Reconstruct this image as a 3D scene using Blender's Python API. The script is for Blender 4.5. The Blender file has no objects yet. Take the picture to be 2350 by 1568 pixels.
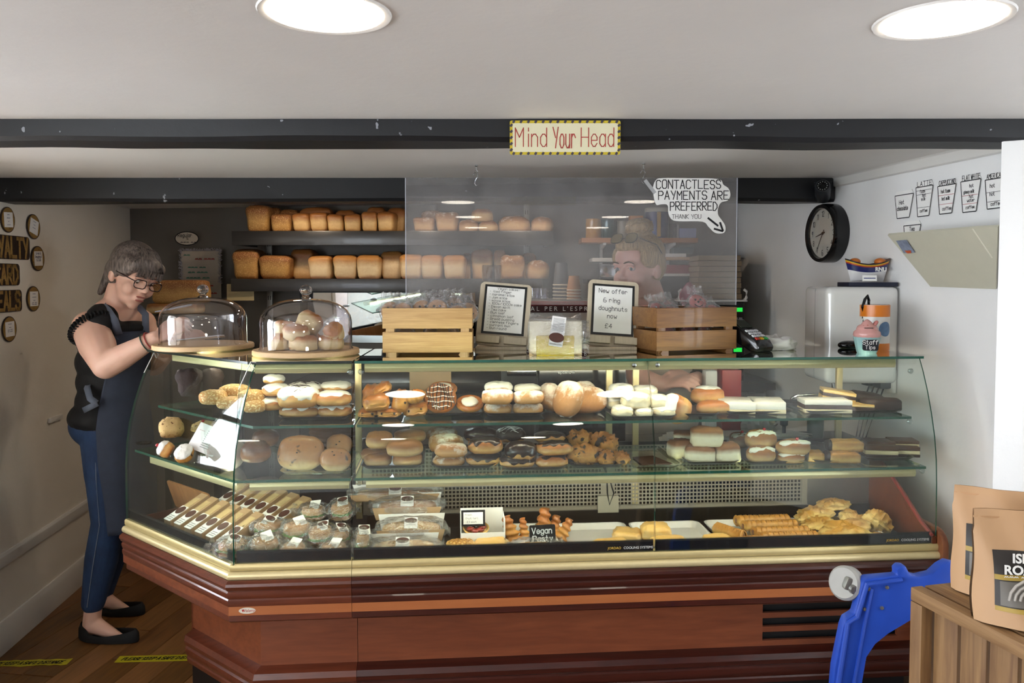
import bpy, bmesh, math, random
from math import sin, cos, tan, pi, radians, sqrt, atan2, floor
from mathutils import Vector as Vec, Matrix, Euler, noise
R = radians
SC = bpy.context.scene
COL = SC.collection
# ---------------------------------------------------------------- camera
F = 28 / 36 * 2350
TH = R(2.5)
HZ = 640.0
PY = HZ + F * tan(TH)
EYE = 1.45
cd = bpy.data.cameras.new('camera'); cam = bpy.data.objects.new('camera', cd); COL.objects.link(cam)
cd.lens = 28; cd.sensor_width = 36; cd.sensor_fit = 'HORIZONTAL'; cd.clip_start = .05
cd.shift_y = (PY - 784) / 2350
cam.location = (0, 0, EYE); cam.rotation_euler = (R(90) - TH, 0, 0)
SC.camera = cam
SC.view_settings.view_transform = 'Standard'; SC.view_settings.look = 'None'
SC.view_settings.exposure = 0.28; SC.view_settings.gamma = 1.0; SC.view_settings.use_curve_mapping = False
try:
    SC.cycles.transparent_max_bounces = 32; SC.cycles.max_bounces = 5; SC.cycles.diffuse_bounces = 3; SC.cycles.glossy_bounces = 4; SC.cycles.transmission_bounces = 4
    SC.cycles.use_adaptive_sampling = True; SC.cycles.adaptive_threshold = .2
    SC.cycles.caustics_reflective = False; SC.cycles.caustics_refractive = False
    SC.cycles.sample_clamp_indirect = 6.0
except Exception:
    pass
# ---------------------------------------------------------------- daylight outside the shop
W = bpy.data.worlds.new('sky'); SC.world = W; W.use_nodes = True
bg = W.node_tree.nodes['Background']; bg.inputs[0].default_value = (.86, .93, 1.0, 1); bg.inputs[1].default_value = SKY = 11.5


def ray(x, y):
    cx = (x - 1175) / F; cy = -(y - PY) / F
    return Vec((cx, cos(TH) + cy * sin(TH), -sin(TH) + cy * cos(TH)))


def at_z(x, y, z):
    d = ray(x, y); return d * ((z - EYE) / d.z) + Vec((0, 0, EYE))


def at_y(x, y, Y):
    d = ray(x, y); return d * (Y / d.y) + Vec((0, 0, EYE))


# window openings let the sky in; portals only guide the sampling of that sky
def portal(loc, rot, sx, sy):
    l = bpy.data.lights.new('window_portal', 'AREA'); l.shape = 'RECTANGLE'; l.size = sx; l.size_y = sy
    l.cycles.is_portal = True
    o = bpy.data.objects.new('window_portal', l); COL.objects.link(o); o.location = loc; o.rotation_euler = rot


# ---------------------------------------------------------------- colours and materials
def lin(c):
    if isinstance(c, str):
        c = [int(c[i:i + 2], 16) / 255 for i in (0, 2, 4)]
    return tuple(((x / 12.92) if x <= .04045 else ((x + .055) / 1.055) ** 2.4) for x in c[:3]) + (1,)


class N:
    def __init__(s, name):
        s.m = bpy.data.materials.new(name); s.m.use_nodes = True; s.t = s.m.node_tree
        s.b = s.t.nodes['Principled BSDF']; s.out = s.t.nodes['Material Output']

    def n(s, typ, **kw):
        q = s.t.nodes.new('ShaderNode' + typ)
        for k, v in kw.items():
            setattr(q, k, v)
        return q

    def l(s, a, b): s.t.links.new(a, b)

    def mix(s, fac, a, b, typ='MIX'):
        q = s.n('Mix', data_type='RGBA', blend_type=typ)
        for i, v in ((0, fac), (6, a), (7, b)):
            if hasattr(v, 'is_linked'): s.l(v, q.inputs[i])
            else: q.inputs[i].default_value = v
        return q.outputs[2]

    def math(s, op, a, b=0.5, c=0.0, clamp=False):
        q = s.n('Math', operation=op, use_clamp=clamp)
        for i, v in enumerate((a, b, c)):
            if hasattr(v, 'is_linked'): s.l(v, q.inputs[i])
            else: q.inputs[i].default_value = v
        return q.outputs[0]

    def co(s, kind='Object', sc=(1, 1, 1), rot=(0, 0, 0), rnd=False):
        tc = s.n('TexCoord'); mp = s.n('Mapping'); s.l(tc.outputs[kind], mp.inputs[0])
        mp.inputs['Scale'].default_value = sc; mp.inputs['Rotation'].default_value = rot
        if rnd:
            oi = s.n('ObjectInfo'); ml = s.math('MULTIPLY', oi.outputs['Random'], 37.0)
            cb = s.n('CombineXYZ'); s.l(ml, cb.inputs[0]); s.l(ml, cb.inputs[1]); s.l(cb.outputs[0], mp.inputs['Location'])
        return mp.outputs[0]

    def noise(s, vec, scale=10, det=4, rough=.55, dist=0):
        q = s.n('TexNoise'); q.inputs['Scale'].default_value = scale; q.inputs['Detail'].default_value = det
        q.inputs['Roughness'].default_value = rough; q.inputs['Distortion'].default_value = dist; s.l(vec, q.inputs['Vector'])
        return q.outputs['Fac']

    def ramp(s, fac, stops):
        q = s.n('ValToRGB'); cr = q.color_ramp
        while len(cr.elements) < len(stops): cr.elements.new(.5)
        for e, (p, c) in zip(cr.elements, stops):
            e.position = p; e.color = c if len(c) == 4 else tuple(c) + (1,)
        s.l(fac, q.inputs[0]); return q.outputs[0]

    def bump(s, h, strength=.3, dist=.002):
        q = s.n('Bump'); q.inputs['Strength'].default_value = strength; q.inputs['Distance'].default_value = dist
        s.l(h, q.inputs['Height']); s.l(q.outputs[0], s.b.inputs['Normal'])

    def set(s, **kw):
        for k, v in kw.items():
            i = s.b.inputs[{'col': 'Base Color', 'rough': 'Roughness', 'metal': 'Metallic', 'spec': 'Specular IOR Level', 'coat': 'Coat Weight',
                            'sss': 'Subsurface Weight', 'em': 'Emission Color', 'ems': 'Emission Strength', 'trans': 'Transmission Weight',
                            'ior': 'IOR', 'sheen': 'Sheen Weight', 'alpha': 'Alpha'}[k]]
            if hasattr(v, 'is_linked'): s.l(v, i)
            else: i.default_value = v
        return s


MATS = {}


def plain(name, c, rough=.5, metal=0., var=.08, scale=30, bump=0., coat=0., sss=0., spec=.5):
    """colour with a little procedural unevenness"""
    if name in MATS: return MATS[name]
    k = N(name); c = lin(c); v = k.co('Object', rnd=True); f = k.noise(v, scale, 5)
    d = tuple(x * (1 - var * 1.6) for x in c[:3]) + (1,); e = tuple(min(1, x * (1 + var)) for x in c[:3]) + (1,)
    k.set(col=k.mix(f, d, e), rough=rough, metal=metal, coat=coat, spec=spec)
    if sss: k.set(sss=sss); k.b.inputs['Subsurface Radius'].default_value = (.012, .005, .003)
    if bump: k.bump(f, bump, .004)
    MATS[name] = k.m; return k.m


def glow(name, c, s):
    k = N(name); k.set(col=(0, 0, 0, 1), em=lin(c), ems=s, rough=.4); MATS[name] = k.m; return k.m


def sheet_glass(name, tint, refl=1.0, rough=0.0, haze=0.0, hazec='FFFFFF', film=False, fs=60, base=.0):
    """thin clear sheet: see-through with a mirror-like fresnel skin"""
    k = N(name); k.t.nodes.remove(k.b)
    tr = k.n('BsdfTransparent'); tr.inputs[0].default_value = lin(tint)
    gl = k.n('BsdfGlossy'); gl.inputs['Roughness'].default_value = rough; gl.inputs['Color'].default_value = (1, 1, 1, 1)
    ge = k.n('NewGeometry'); dt = k.n('VectorMath', operation='DOT_PRODUCT'); k.l(ge.outputs['Incoming'], dt.inputs[0]); k.l(ge.outputs['Normal'], dt.inputs[1])
    fre = k.math('MULTIPLY_ADD', k.math('POWER', k.math('SUBTRACT', 1.0, k.math('ABSOLUTE', dt.outputs['Value']), clamp=True), 5.0), .96, .04)
    fac = k.math('MULTIPLY_ADD', fre, refl, base, clamp=True)
    if film:
        v = k.co('Object', rnd=True); h = k.noise(v, fs, 3, .6, 1.5); vo = k.n('TexVoronoi'); vo.inputs['Scale'].default_value = fs * .8; k.l(v, vo.inputs['Vector'])
        hh = k.math('ADD', h, vo.outputs['Distance'])
        bp = k.n('Bump'); bp.inputs['Strength'].default_value = .9; bp.inputs['Distance'].default_value = .01; k.l(hh, bp.inputs['Height'])
        k.l(bp.outputs[0], gl.inputs['Normal']); k.l(bp.outputs[0], dt.inputs[1])
    mx = k.n('MixShader'); k.l(fac, mx.inputs[0]); k.l(tr.outputs[0], mx.inputs[1]); k.l(gl.outputs[0], mx.inputs[2])
    sh = mx.outputs[0]
    if haze:
        df = k.n('BsdfDiffuse'); df.inputs[0].default_value = lin(hazec)
        hf = haze
        if not film:
            v = k.co('Object'); hf = k.math('MULTIPLY', k.noise(v, 7, 6, .7), haze * 2)
        m2 = k.n('MixShader')
        if hasattr(hf, 'is_linked'): k.l(hf, m2.inputs[0])
        else: m2.inputs[0].default_value = hf
        k.l(sh, m2.inputs[1]); k.l(df.outputs[0], m2.inputs[2]); sh = m2.outputs[0]
    k.l(sh, k.out.inputs[0]); MATS[name] = k.m; return k.m


def wood(name, c1, c2, scale=1.0, axis=0, rough=.5, coat=0., stretch=14, knots=.0, contrast=1.0):
    k = N(name); s = [stretch] * 3; s[axis] = 1.0
    v = k.co('Object', tuple(x * scale for x in s), rnd=True)
    f = k.noise(v, 2.2, 7, .62, 1.2); g = k.noise(v, 9, 3, .5)
    h = k.math('MULTIPLY_ADD', g, .35, k.math('MULTIPLY', f, .65)); h = k.math('MULTIPLY_ADD', k.math('SUBTRACT', h, .5), 2.6 * contrast, .5, clamp=True)
    k.set(col=k.mix(h, lin(c1), lin(c2)), rough=rough, coat=coat); k.bump(h, .12, .001); MATS[name] = k.m; return k.m


def bread(name, bot, side, top, p=(.05, .35, .8), blotch=.5, speck=None, spk=.62, sps=120, rough=.6, coat=0., flour=None, fl=.5, bscale=14, bmp=.35):
    """baked dough: colour runs from the underside over the pale side to the browned top"""
    k = N(name); tc = k.n('TexCoord'); sx = k.n('SeparateXYZ'); k.l(tc.outputs['Generated'], sx.inputs[0])
    v = k.co('Object', rnd=True); nz = k.noise(v, bscale, 5, .6)
    h = k.math('ADD', sx.outputs[2], k.math('MULTIPLY', k.math('SUBTRACT', nz, .5), blotch), clamp=True)
    col = k.ramp(h, [(p[0], lin(bot)), (p[1] * .8, lin(side)), (p[2] * .82, lin(top))])
    fine = k.noise(v, 90, 3, .6)
    col = k.mix(k.math('MULTIPLY', fine, .35), col, (.16, .07, .02, 1), 'MIX') if False else k.mix(.38, col, k.mix(fine, (.25, .25, .25, 1), (.8, .8, .8, 1)), 'OVERLAY')
    if flour:
        f2 = k.math('MULTIPLY', k.math('GREATER_THAN', k.math('ADD', k.noise(v, 26, 6, .7), k.math('MULTIPLY', sx.outputs[2], .35)), 1.05 - fl * .5), .75)
        f3 = k.ramp(k.math('ADD', k.noise(v, 22, 7, .72), k.math('MULTIPLY', sx.outputs[2], .3)), [(.98 - fl * .55, (0, 0, 0)), (1.12 - fl * .5, (1, 1, 1))])
        col = k.mix(f3, col, lin(flour))
    if speck:
        s2 = k.ramp(k.noise(v, sps, 2, .5), [(spk, (0, 0, 0)), (spk + .06, (1, 1, 1))]); col = k.mix(s2, col, lin(speck))
    k.set(col=col, rough=rough, coat=coat); k.b.inputs['Subsurface Weight'].default_value = 0.0
    k.bump(k.math('ADD', nz, k.math('MULTIPLY', fine, .4)), bmp, .004); MATS[name] = k.m; return k.m


# ---------------------------------------------------------------- geometry toolbox
class B:
    """collects shapes into one mesh"""

    def __init__(s): s.v = []; s.f = []; s.m = []

    def add(s, vs, fs, mi=0):
        o = len(s.v); s.v += [tuple(p) for p in vs]
        for q in fs: s.f.append(tuple(i + o for i in q)); s.m.append(mi)
        return s

    def box(s, c, d, mi=0, rot=None):
        x, y, z = (t / 2 for t in d); vs = [Vec((a * x, b * y, e * z)) for a in (-1, 1) for b in (-1, 1) for e in (-1, 1)]
        if rot is not None: M = Euler(rot).to_matrix(); vs = [M @ p for p in vs]
        c = Vec(c); return s.add([p + c for p in vs], [(0, 1, 3, 2), (4, 6, 7, 5), (0, 4, 5, 1), (2, 3, 7, 6), (0, 2, 6, 4), (1, 5, 7, 3)], mi)

    def prism(s, poly, d0, d1, ax='z', mi=0, capmi=None):
        """poly of 2d points pushed along an axis: z -> (x,y), y -> (x,z), x -> (y,z)"""
        n = len(poly)
        def P(p, d): return {'z': (p[0], p[1], d), 'y': (p[0], d, p[1]), 'x': (d, p[0], p[1])}[ax]
        o = len(s.v); s.v += [P(p, d0) for p in poly] + [P(p, d1) for p in poly]
        area = sum(poly[i][0] * poly[(i + 1) % n][1] - poly[(i + 1) % n][0] * poly[i][1] for i in range(n))
        fl = (area > 0) != (ax == 'y')
        if d1 < d0: fl = not fl
        a = [o + i for i in range(n)]; b = [o + n + i for i in range(n)]
        cm = mi if capmi is None else capmi
        s.f += [tuple(a[::-1]) if fl else tuple(a), tuple(b) if fl else tuple(b[::-1])]; s.m += [cm, cm]
        for i in range(n):
            j = (i + 1) % n
            s.f.append((a[i], a[j], b[j], b[i]) if fl else (a[j], a[i], b[i], b[j])); s.m.append(mi)
        return s

    def lathe(s, prof, n=28, c=(0, 0, 0), mi=0, sx=1, sy=1, rot=None):
        o = len(s.v); M = Euler(rot).to_matrix() if rot else None; c = Vec(c); rows = []
        for r, z in prof:
            if r < 1e-6: rows.append([len(s.v)]); p = Vec((0, 0, z)); s.v.append(tuple((M @ p if M else p) + c)); continue
            rows.append(list(range(len(s.v), len(s.v) + n)))
            for i in range(n):
                t = 2 * pi * i / n; p = Vec((r * cos(t) * sx, r * sin(t) * sy, z)); s.v.append(tuple((M @ p if M else p) + c))
        for A, C in zip(rows, rows[1:]):
            for i in range(n):
                j = (i + 1) % n
                if len(A) == 1 and len(C) == 1: continue
                if len(A) == 1: s.f.append((A[0], C[j], C[i]))
                elif len(C) == 1: s.f.append((A[i], A[j], C[0]))
                else: s.f.append((A[i], A[j], C[j], C[i]))
                s.m.append(mi)
        return s

    def tube(s, path, r, n=8, mi=0, caps=True):
        path = [Vec(p) for p in path]; k = len(path); rr = r if isinstance(r, (list, tuple)) else [r] * k
        rows = []; up = Vec((0, 0, 1))
        for i, p in enumerate(path):
            t = (path[min(i + 1, k - 1)] - path[max(i - 1, 0)]).normalized()
            a = t.cross(up)
            if a.length < 1e-3: a = t.cross(Vec((0, 1, 0)))
            a.normalize(); b = a.cross(t).normalized()
            rows.append(list(range(len(s.v), len(s.v) + n)))
            for j in range(n):
                w = 2 * pi * j / n; s.v.append(tuple(p + (a * cos(w) + b * sin(w)) * rr[i]))
        for A, C in zip(rows, rows[1:]):
            for j in range(n):
                q = (j + 1) % n; s.f.append((A[j], C[j], C[q], A[q])); s.m.append(mi)
        if caps:
            s.f.append(tuple(rows[0])); s.m.append(mi); s.f.append(tuple(rows[-1][::-1])); s.m.append(mi)
        return s

    def sq(s, d, e1=1., e2=1., nu=24, nv=14, nz=0., nf=8., seed=0, fn=None, c=(0, 0, 0), rot=None, flat=None, mi=0):
        """rounded lump: superellipsoid of full size d, with noise nz, optional reshaping fn(Vec in -1..1) and flattened base"""
        ex = lambda w, m: math.copysign(abs(w) ** m, w)
        rows = []; M = Euler(rot).to_matrix() if rot else None; c = Vec(c); o = len(s.v); sd = Vec((seed * 7.31, seed * 3.7, seed * 1.9))
        for i in range(nv + 1):
            ph = -pi / 2 + pi * i / nv; ring = []
            cnt = 1 if i in (0, nv) else nu
            for j in range(cnt):
                th = 2 * pi * j / nu
                p = Vec((ex(cos(ph), e1) * ex(cos(th), e2), ex(cos(ph), e1) * ex(sin(th), e2), ex(sin(ph), e1)))
                if fn: p = Vec(fn(p))
                q = Vec((p.x * d[0] / 2, p.y * d[1] / 2, p.z * d[2] / 2))
                if nz: q += q.normalized() * nz * noise.noise(q * nf / max(d) + sd) + q.normalized() * nz * .4 * noise.noise(q * nf * 3 / max(d) + sd)
                if flat is not None and q.z < flat * d[2] / 2: q.z = flat * d[2] / 2 + (q.z - flat * d[2] / 2) * .12
                ring.append(len(s.v)); s.v.append(tuple((M @ q if M else q) + c))
            rows.append(ring)
        for A, C in zip(rows, rows[1:]):
            for j in range(nu):
                q = (j + 1) % nu
                if len(A) == 1: s.f.append((A[0], C[q], C[j]))
                elif len(C) == 1: s.f.append((A[j], A[q], C[0]))
                else: s.f.append((A[j], A[q], C[q], C[j]))
                s.m.append(mi)
        return s

    def grid(s, nu, nv, fn, mi=0, closed=False):
        o = len(s.v)
        for i in range(nu + 1):
            for j in range(nv + 1): s.v.append(tuple(fn(i / nu, j / nv)))
        for i in range(nu):
            for j in range(nv):
                a = o + i * (nv + 1) + j; s.f.append((a, a + nv + 1, a + nv + 2, a + 1)); s.m.append(mi)
        return s

    def mesh(s, name, mats, bev=0., smooth=None, seg=2, ang=35):
        m = bpy.data.meshes.new(name); m.from_pydata(s.v, [], s.f)
        for q in (mats if isinstance(mats, (list, tuple)) else [mats]): m.materials.append(q)
        m.polygons.foreach_set('material_index', s.m)
        bm = bmesh.new(); bm.from_mesh(m)
        bmesh.ops.recalc_face_normals(bm, faces=bm.faces)
        if bev:
            ed = [e for e in bm.edges if len(e.link_faces) == 2 and e.calc_face_angle(0) > R(30)]
            bmesh.ops.bevel(bm, geom=ed, offset=bev, segments=seg, affect='EDGES', profile=.6, clamp_overlap=True)
        bm.to_mesh(m); bm.free()
        if smooth or bev:
            m.polygons.foreach_set('use_smooth', [True] * len(m.polygons)); m.set_sharp_from_angle(angle=R(ang if smooth is None or smooth is True else smooth))
        m.update(); return m

    def obj(s, name, mats, parent=None, loc=(0, 0, 0), rot=(0, 0, 0), **kw):
        return put(name, s.mesh(name, mats, **kw), parent, loc, rot)


def put(name, mesh, parent=None, loc=(0, 0, 0), rot=(0, 0, 0), scale=None):
    o = bpy.data.objects.new(name, mesh); COL.objects.link(o); o.location = loc; o.rotation_euler = rot
    if scale: o.scale = scale
    if parent: o.parent = parent
    return o


def tag(o, label, cat, group=None, kind=None):
    o['label'] = label; o['category'] = cat
    if group: o['group'] = group
    if kind: o['kind'] = kind
    return o


def thing(name, label, cat, loc=(0, 0, 0), rot=(0, 0, 0), group=None):
    o = bpy.data.objects.new(name, None); COL.objects.link(o); o.location = loc
    o.rotation_euler = rot if isinstance(rot, (tuple, list, Euler)) else (0, 0, rot); o.empty_display_size = .05
    return tag(o, label, cat, group)


def struct(o): o['kind'] = 'structure'; return o


ORD = ['first', 'second', 'third', 'fourth', 'fifth', 'sixth', 'seventh', 'eighth', 'ninth', 'tenth', 'eleventh', 'twelfth', 'thirteenth', 'fourteenth', 'fifteenth', 'sixteenth']


def rrect(w, h, r, n=5, cx=0, cy=0):
    pts = []
    for sx, sy, a0 in ((1, -1, -90), (1, 1, 0), (-1, 1, 90), (-1, -1, 180)):
        for i in range(n + 1):
            a = R(a0 + 90 * i / n); pts.append((cx + sx * (w / 2 - r) + r * cos(a), cy + sy * (h / 2 - r) + r * sin(a)))
    return pts


def ell(w, h, n=28, cx=0, cy=0): return [(cx + w / 2 * cos(2 * pi * i / n), cy + h / 2 * sin(2 * pi * i / n)) for i in range(n)]


# marker-pen lettering: one polyline per pen stroke on a 4 x 6 grid
GL = dict(zip("ABCDEFGHIJKLMNOPQRSTUVWXYZ", """002640 1232|0006 063645443303 3342413000|4536160501103041|00062644422000|46060040 0333|460600 0333|453616050110304143 2343|0006 4046 0343|2026|3631201001|0006 460340|060040|0006234640|00064046|163645413010010516|00063645443303|163645413010010516 2240|00063645443303 1340|453616050413334241301001|0646 2620|060110304146|062046|0610243046|0046 0640|0623 4620|06460040""".split('|')))
GL.update(zip("abcdefghijklmnopqrstuvwxyz", """3324140301102031 3430|0600 0214243331201001|3324140301102031|3630 3324140301102031|02323324140301102031|35261510 0424|3324140301102031 343a2b1b0a|0600 0314243330|1410 1516|242a1b0a 2526|0600 340230|1610|0400 03142320 23344340|0400 0314243330|142433312010010314|040b 0314243331201001|343b 3324140301102031|0400 03142433|33241403122231201001|16112030 0424|0401102031 3430|041034|0410223044|0034 0430|0412 340b|04340030""".split('|')))
GL.update({'~': '0213223342', '0': '163645413010010516', '1': '152620', '2': '05163645440040', '3': '051636453423344241301001', '4': '30360242', '5': '46060333424130100 1'.replace(' ', ''), '6': '36160301103041423303', '7': '064620', '8': '2636453413050616 13021030423 4'.replace(' 4', '4'),
           '9': '4516050413344630', '£': '4536261510 0040 0333', ':': '2122 2425', '.': '2021', '/': '0046', '-': '1333', "'": '2625', '|': '2026', '&': '40051626250210204 2'.replace(' ', '')})
YV = {c: int(c) for c in '0123456789'}; YV.update(a=-1, b=-2)


def pen(b, text, h, w=.09, x=0., z=0., y=0., slant=0., align='l', mi=0, sx=1., wob=0., seed=1, fit=None):
    """ribbons in the x-z plane, facing -y; returns the line length"""
    k = h / 6.; rnd = random.Random(seed); adv = []; tot = 0.
    for ch in text:
        g = GL.get(ch)
        if g is None: adv.append(2.6 * k * sx); tot += adv[-1]; continue
        mx = max(int(q[i]) for q in g.split() for i in range(0, len(q) - 1, 2)); adv.append((mx + 1.5) * k * sx); tot += adv[-1]
    if fit:
        sx *= fit / tot; adv = [q * fit / tot for q in adv]; tot = fit
    ox = x - (tot / 2 if align == 'c' else tot if align == 'r' else 0); hw = h * w / 2
    for ch, a in zip(text, adv):
        g = GL.get(ch)
        if g:
            jz = rnd.uniform(-wob, wob) * h
            for q in g.split():
                pts = [(ox + (int(q[i]) * sx + slant * YV[q[i + 1]]) * k, z + jz + YV[q[i + 1]] * k) for i in range(0, len(q) - 1, 2)]
                for (x0, z0), (x1, z1) in zip(pts, pts[1:]):
                    L = sqrt((x1 - x0) ** 2 + (z1 - z0) ** 2) or 1e-6; dx, dz = (x1 - x0) / L * hw, (z1 - z0) / L * hw
                    b.add([(x0 - dx + dz, y, z0 - dz - dx), (x1 + dx + dz, y, z1 + dz - dx), (x1 + dx - dz, y, z1 + dz + dx), (x0 - dx - dz, y, z0 - dz + dx)], [(0, 1, 2, 3)], mi)
        ox += a
    return tot


def writing(name, lines, mat, parent, y=0., label=None, loc=(0, 0, 0), rot=(0, 0, 0)):
    """lines: (text, height, x, z[, options])"""
    b = B()
    for L in lines: pen(b, L[0], L[1], x=L[2], z=L[3], y=y, **(L[4] if len(L) > 4 else {}))
    o = b.obj(name, mat, parent, loc, rot)
    if label: o['label'] = label
    return o


def type_mesh(name, text, size, mat, ext=.0006, shear=0., bold=0., spacing=1.):
    c = bpy.data.curves.new(name, 'FONT'); c.body = text; c.size = size; c.extrude = ext; c.align_x = 'CENTER'; c.align_y = 'CENTER'; c.shear = shear; c.offset = bold; c.space_character = spacing; c.resolution_u = 3
    t = bpy.data.objects.new(name, c); COL.objects.link(t); bpy.context.view_layer.update()
    m = bpy.data.meshes.new_from_object(t.evaluated_get(bpy.context.evaluated_depsgraph_get())); bpy.data.objects.remove(t); bpy.data.curves.remove(c)
    m.name = name; m.materials.clear(); m.materials.append(mat); return m
# ================================================================ materials of the place
def paint(name, c, lump=.35, rough=.55, patch=.05, scale=3):
    k = N(name); v = k.co('Object'); a = k.noise(v, scale, 6, .6); b2 = k.noise(v, 60, 3)
    c = lin(c); k.set(col=k.mix(a, tuple(x * (1 - patch * 1.5) for x in c[:3]) + (1,), tuple(min(1, x * (1 + patch)) for x in c[:3]) + (1,)), rough=rough)
    k.bump(k.math('ADD', a, k.math('MULTIPLY', b2, .12)), lump, .012); MATS[name] = k.m; return k.m


white_paint = paint('white paint', 'E9E8E6'); ceil_paint = paint('ceiling paint', 'E6E2DD', .25); cream_wall = paint('cream wall paint', 'E8E1D4', .45)
grey_wall = paint('dark grey wall paint', '6E6963', .25); white_gloss = paint('white gloss trim', 'DDDAD4', .1, .35)


def beam_mat():
    k = N('black beam paint'); v = k.co('Object'); n1 = k.noise(v, 5, 6, .65); chips = k.ramp(k.noise(v, 34, 2, .5), [(.735, (0, 0, 0)), (.75, (1, 1, 1))])
    k.set(col=k.mix(chips, k.mix(n1, lin('07080A'), lin('111318')), lin('8A8C92')), rough=.5); k.bump(k.noise(v, 6, 5, .6), .25, .01); return k.m


beam_paint = beam_mat()
gold = plain('brushed gold', 'DCCB9A', .38, .45, .05, 90); gold_flat = plain('gold strip', 'CDBA84', .42, .5, .05, 60)
cherry_dark = wood('dark stained wood', '2A100C', '4A1D14', 1.2, 0, .32, .25); cherry = wood('cherry laminate', '64311D', '82462A', 1.0, 0, .4, .1, 9)
orange_strip = wood('orange laminate', '97542C', 'A9663A', 1.0, 0, .4, 0, 9, contrast=.5); cherry_ang = wood('cherry moulding', '4A2014', '6B3522', 1.1, 0, .28, .4)
black_plastic = plain('black plastic', '0E0F11', .4, 0, .1, 40); black_gloss = plain('glossy black', '08090B', .12, 0, .05); navy_print = plain('navy print', '10151F', .25)
white_plastic = plain('white plastic', 'E6E4E0', .35, 0, .03); white_card = plain('white card', 'F0EEEA', .6, 0, .03); ink = plain('black ink', '14141A', .6, 0, .05)
red_ink = plain('red ink', 'A8332E', .6); green_ink = plain('green ink', '3E8A74', .6); blue_ink = plain('blue ink', '2E3C78', .6)
chrome = plain('chrome', 'CFD2D6', .12, 1., .02); steel = plain('brushed steel', 'A9AAA8', .35, .9, .05, 80); rail_metal = plain('shelf rail', '8D8B86', .45, .7)
kraft = plain('kraft card', 'A98A66', .7, 0, .08, 50, .1)
glass = sheet_glass('clear glass', 'F5FAF8', 1.15); shelf_glass = sheet_glass('shelf glass', 'E2F0E9', .9); top_glass = sheet_glass('top glass', 'DCEBE4', 1.9, base=.04)
glass_edge = plain('green glass edge', '1F5A4A', .15, 0, .35, 20, coat=.5); dark_edge = plain('dark glass edge', '16231F', .15, 0, .3, 20)
perspex = sheet_glass('perspex', 'F4F4F6', .8, haze=.11, hazec='DAD6D2'); film = sheet_glass('cellophane', 'F2F2F2', 1.5, .12, film=True, base=.09, haze=.045); dome_glass = sheet_glass('dome glass', 'F3F4FA', 1.7, base=.06)
tray_black = plain('black tray', '131416', .3, 0, .1); tray_clear = sheet_glass('clear tray', 'E6EAEA', 1.4, .05, base=.05)
pine = wood('pine', 'B58A52', 'DDB679', 1.6, 0, .55); pine_end = wood('pine end grain', 'C79F66', 'E2C08A', 2, 2, .6); brown_crate = wood('stained crate wood', '6B4524', '94683A', 1.6, 0, .5, .1)
old_crate = wood('aged crate wood', '63442A', '927048', 1.2, 2, .65); old_crate_x = wood('aged crate rail', '6E4E30', '9E7C54', 1.2, 0, .65); pale_wood = wood('pale washed wood', 'B5A68E', 'D3C6AF', 1.5, 2, .6, contrast=.7)
board_wood = wood('beech board', 'CFA877', 'E3C195', 2, 0, .5, contrast=.6); shelf_dark = wood('dark shelf paint', '1D1D20', '34322F', 1, 0, .3, .1, contrast=.6)
mirror_m = N('mirror').set(col=(.8, .82, .82, 1), metal=1., rough=.02).m
floor_woods = [wood('oak laminate %d' % i, a, b, .9, 1, .42, .05, 10) for i, (a, b) in enumerate((('5E3C20', '83582F'), ('523416', '765026'), ('6B4826', '92653A')))]
lamp_glow = glow('lamp disc', 'FFF4E2', 14.0); warm_glow = glow('warm lamp', 'FFE8CC', 125.0); tube_glow = glow('light tube', 'FFF3DC', 30.0)

# ================================================================ the setting
Zc = 1.88
fl = struct(B().box((-.4, .9, -.03), (7.6, 8.2, .048)).obj('floor', wood('floor base', '43280F', '6E4827', .9, 1, .45, 0, 10)))
pm = []
for i in range(3): pm.append(B().box((0, 0, -.003), (.1215, 1.18, .006)).mesh('plank', floor_woods[i], bev=.0012, seg=1))
pr = random.Random(4); pd = R(-8.2)
for i in range(-9, 10):
    off = pr.uniform(0, 1.18)
    for j in range(-1, 3):
        lx, ly = i * .1235, j * 1.186 + off
        X = -1.3 + lx * cos(pd) - ly * sin(pd); Y = 2.4 + lx * sin(pd) + ly * cos(pd)
        if -2.45 < X < -.05 and 1.2 < Y < 4.9:
            o = put('plank', pm[pr.randrange(3)], fl, (X, Y, 0), (0, 0, pd))


def wall(name, a, b, z0, z1, th, mat, hole=None, out=1):
    """upright slab from a to b; hole = list of (s0, s1, za, zb) openings along its length"""
    a, b = Vec(a), Vec(b); d = (b - a); L = d.length; ang = atan2(d.y, d.x); q = B()
    hs = sorted(hole or [])
    xs = [0] + [t for h in hs for t in h[:2]] + [L]
    for i in range(0, len(xs), 2): q.box(((xs[i] + xs[i + 1]) / 2, out * th / 2, (z0 + z1) / 2), (xs[i + 1] - xs[i], th, z1 - z0))
    for s0, s1, za, zb in hs:
        if za > z0: q.box(((s0 + s1) / 2, out * th / 2, (z0 + za) / 2), (s1 - s0, th, za - z0))
        if zb < z1: q.box(((s0 + s1) / 2, out * th / 2, (zb + z1) / 2), (s1 - s0, th, z1 - zb))
    return struct(q.obj(name, mat, None, (a.x, a.y, 0), (0, 0, ang)))


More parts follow.
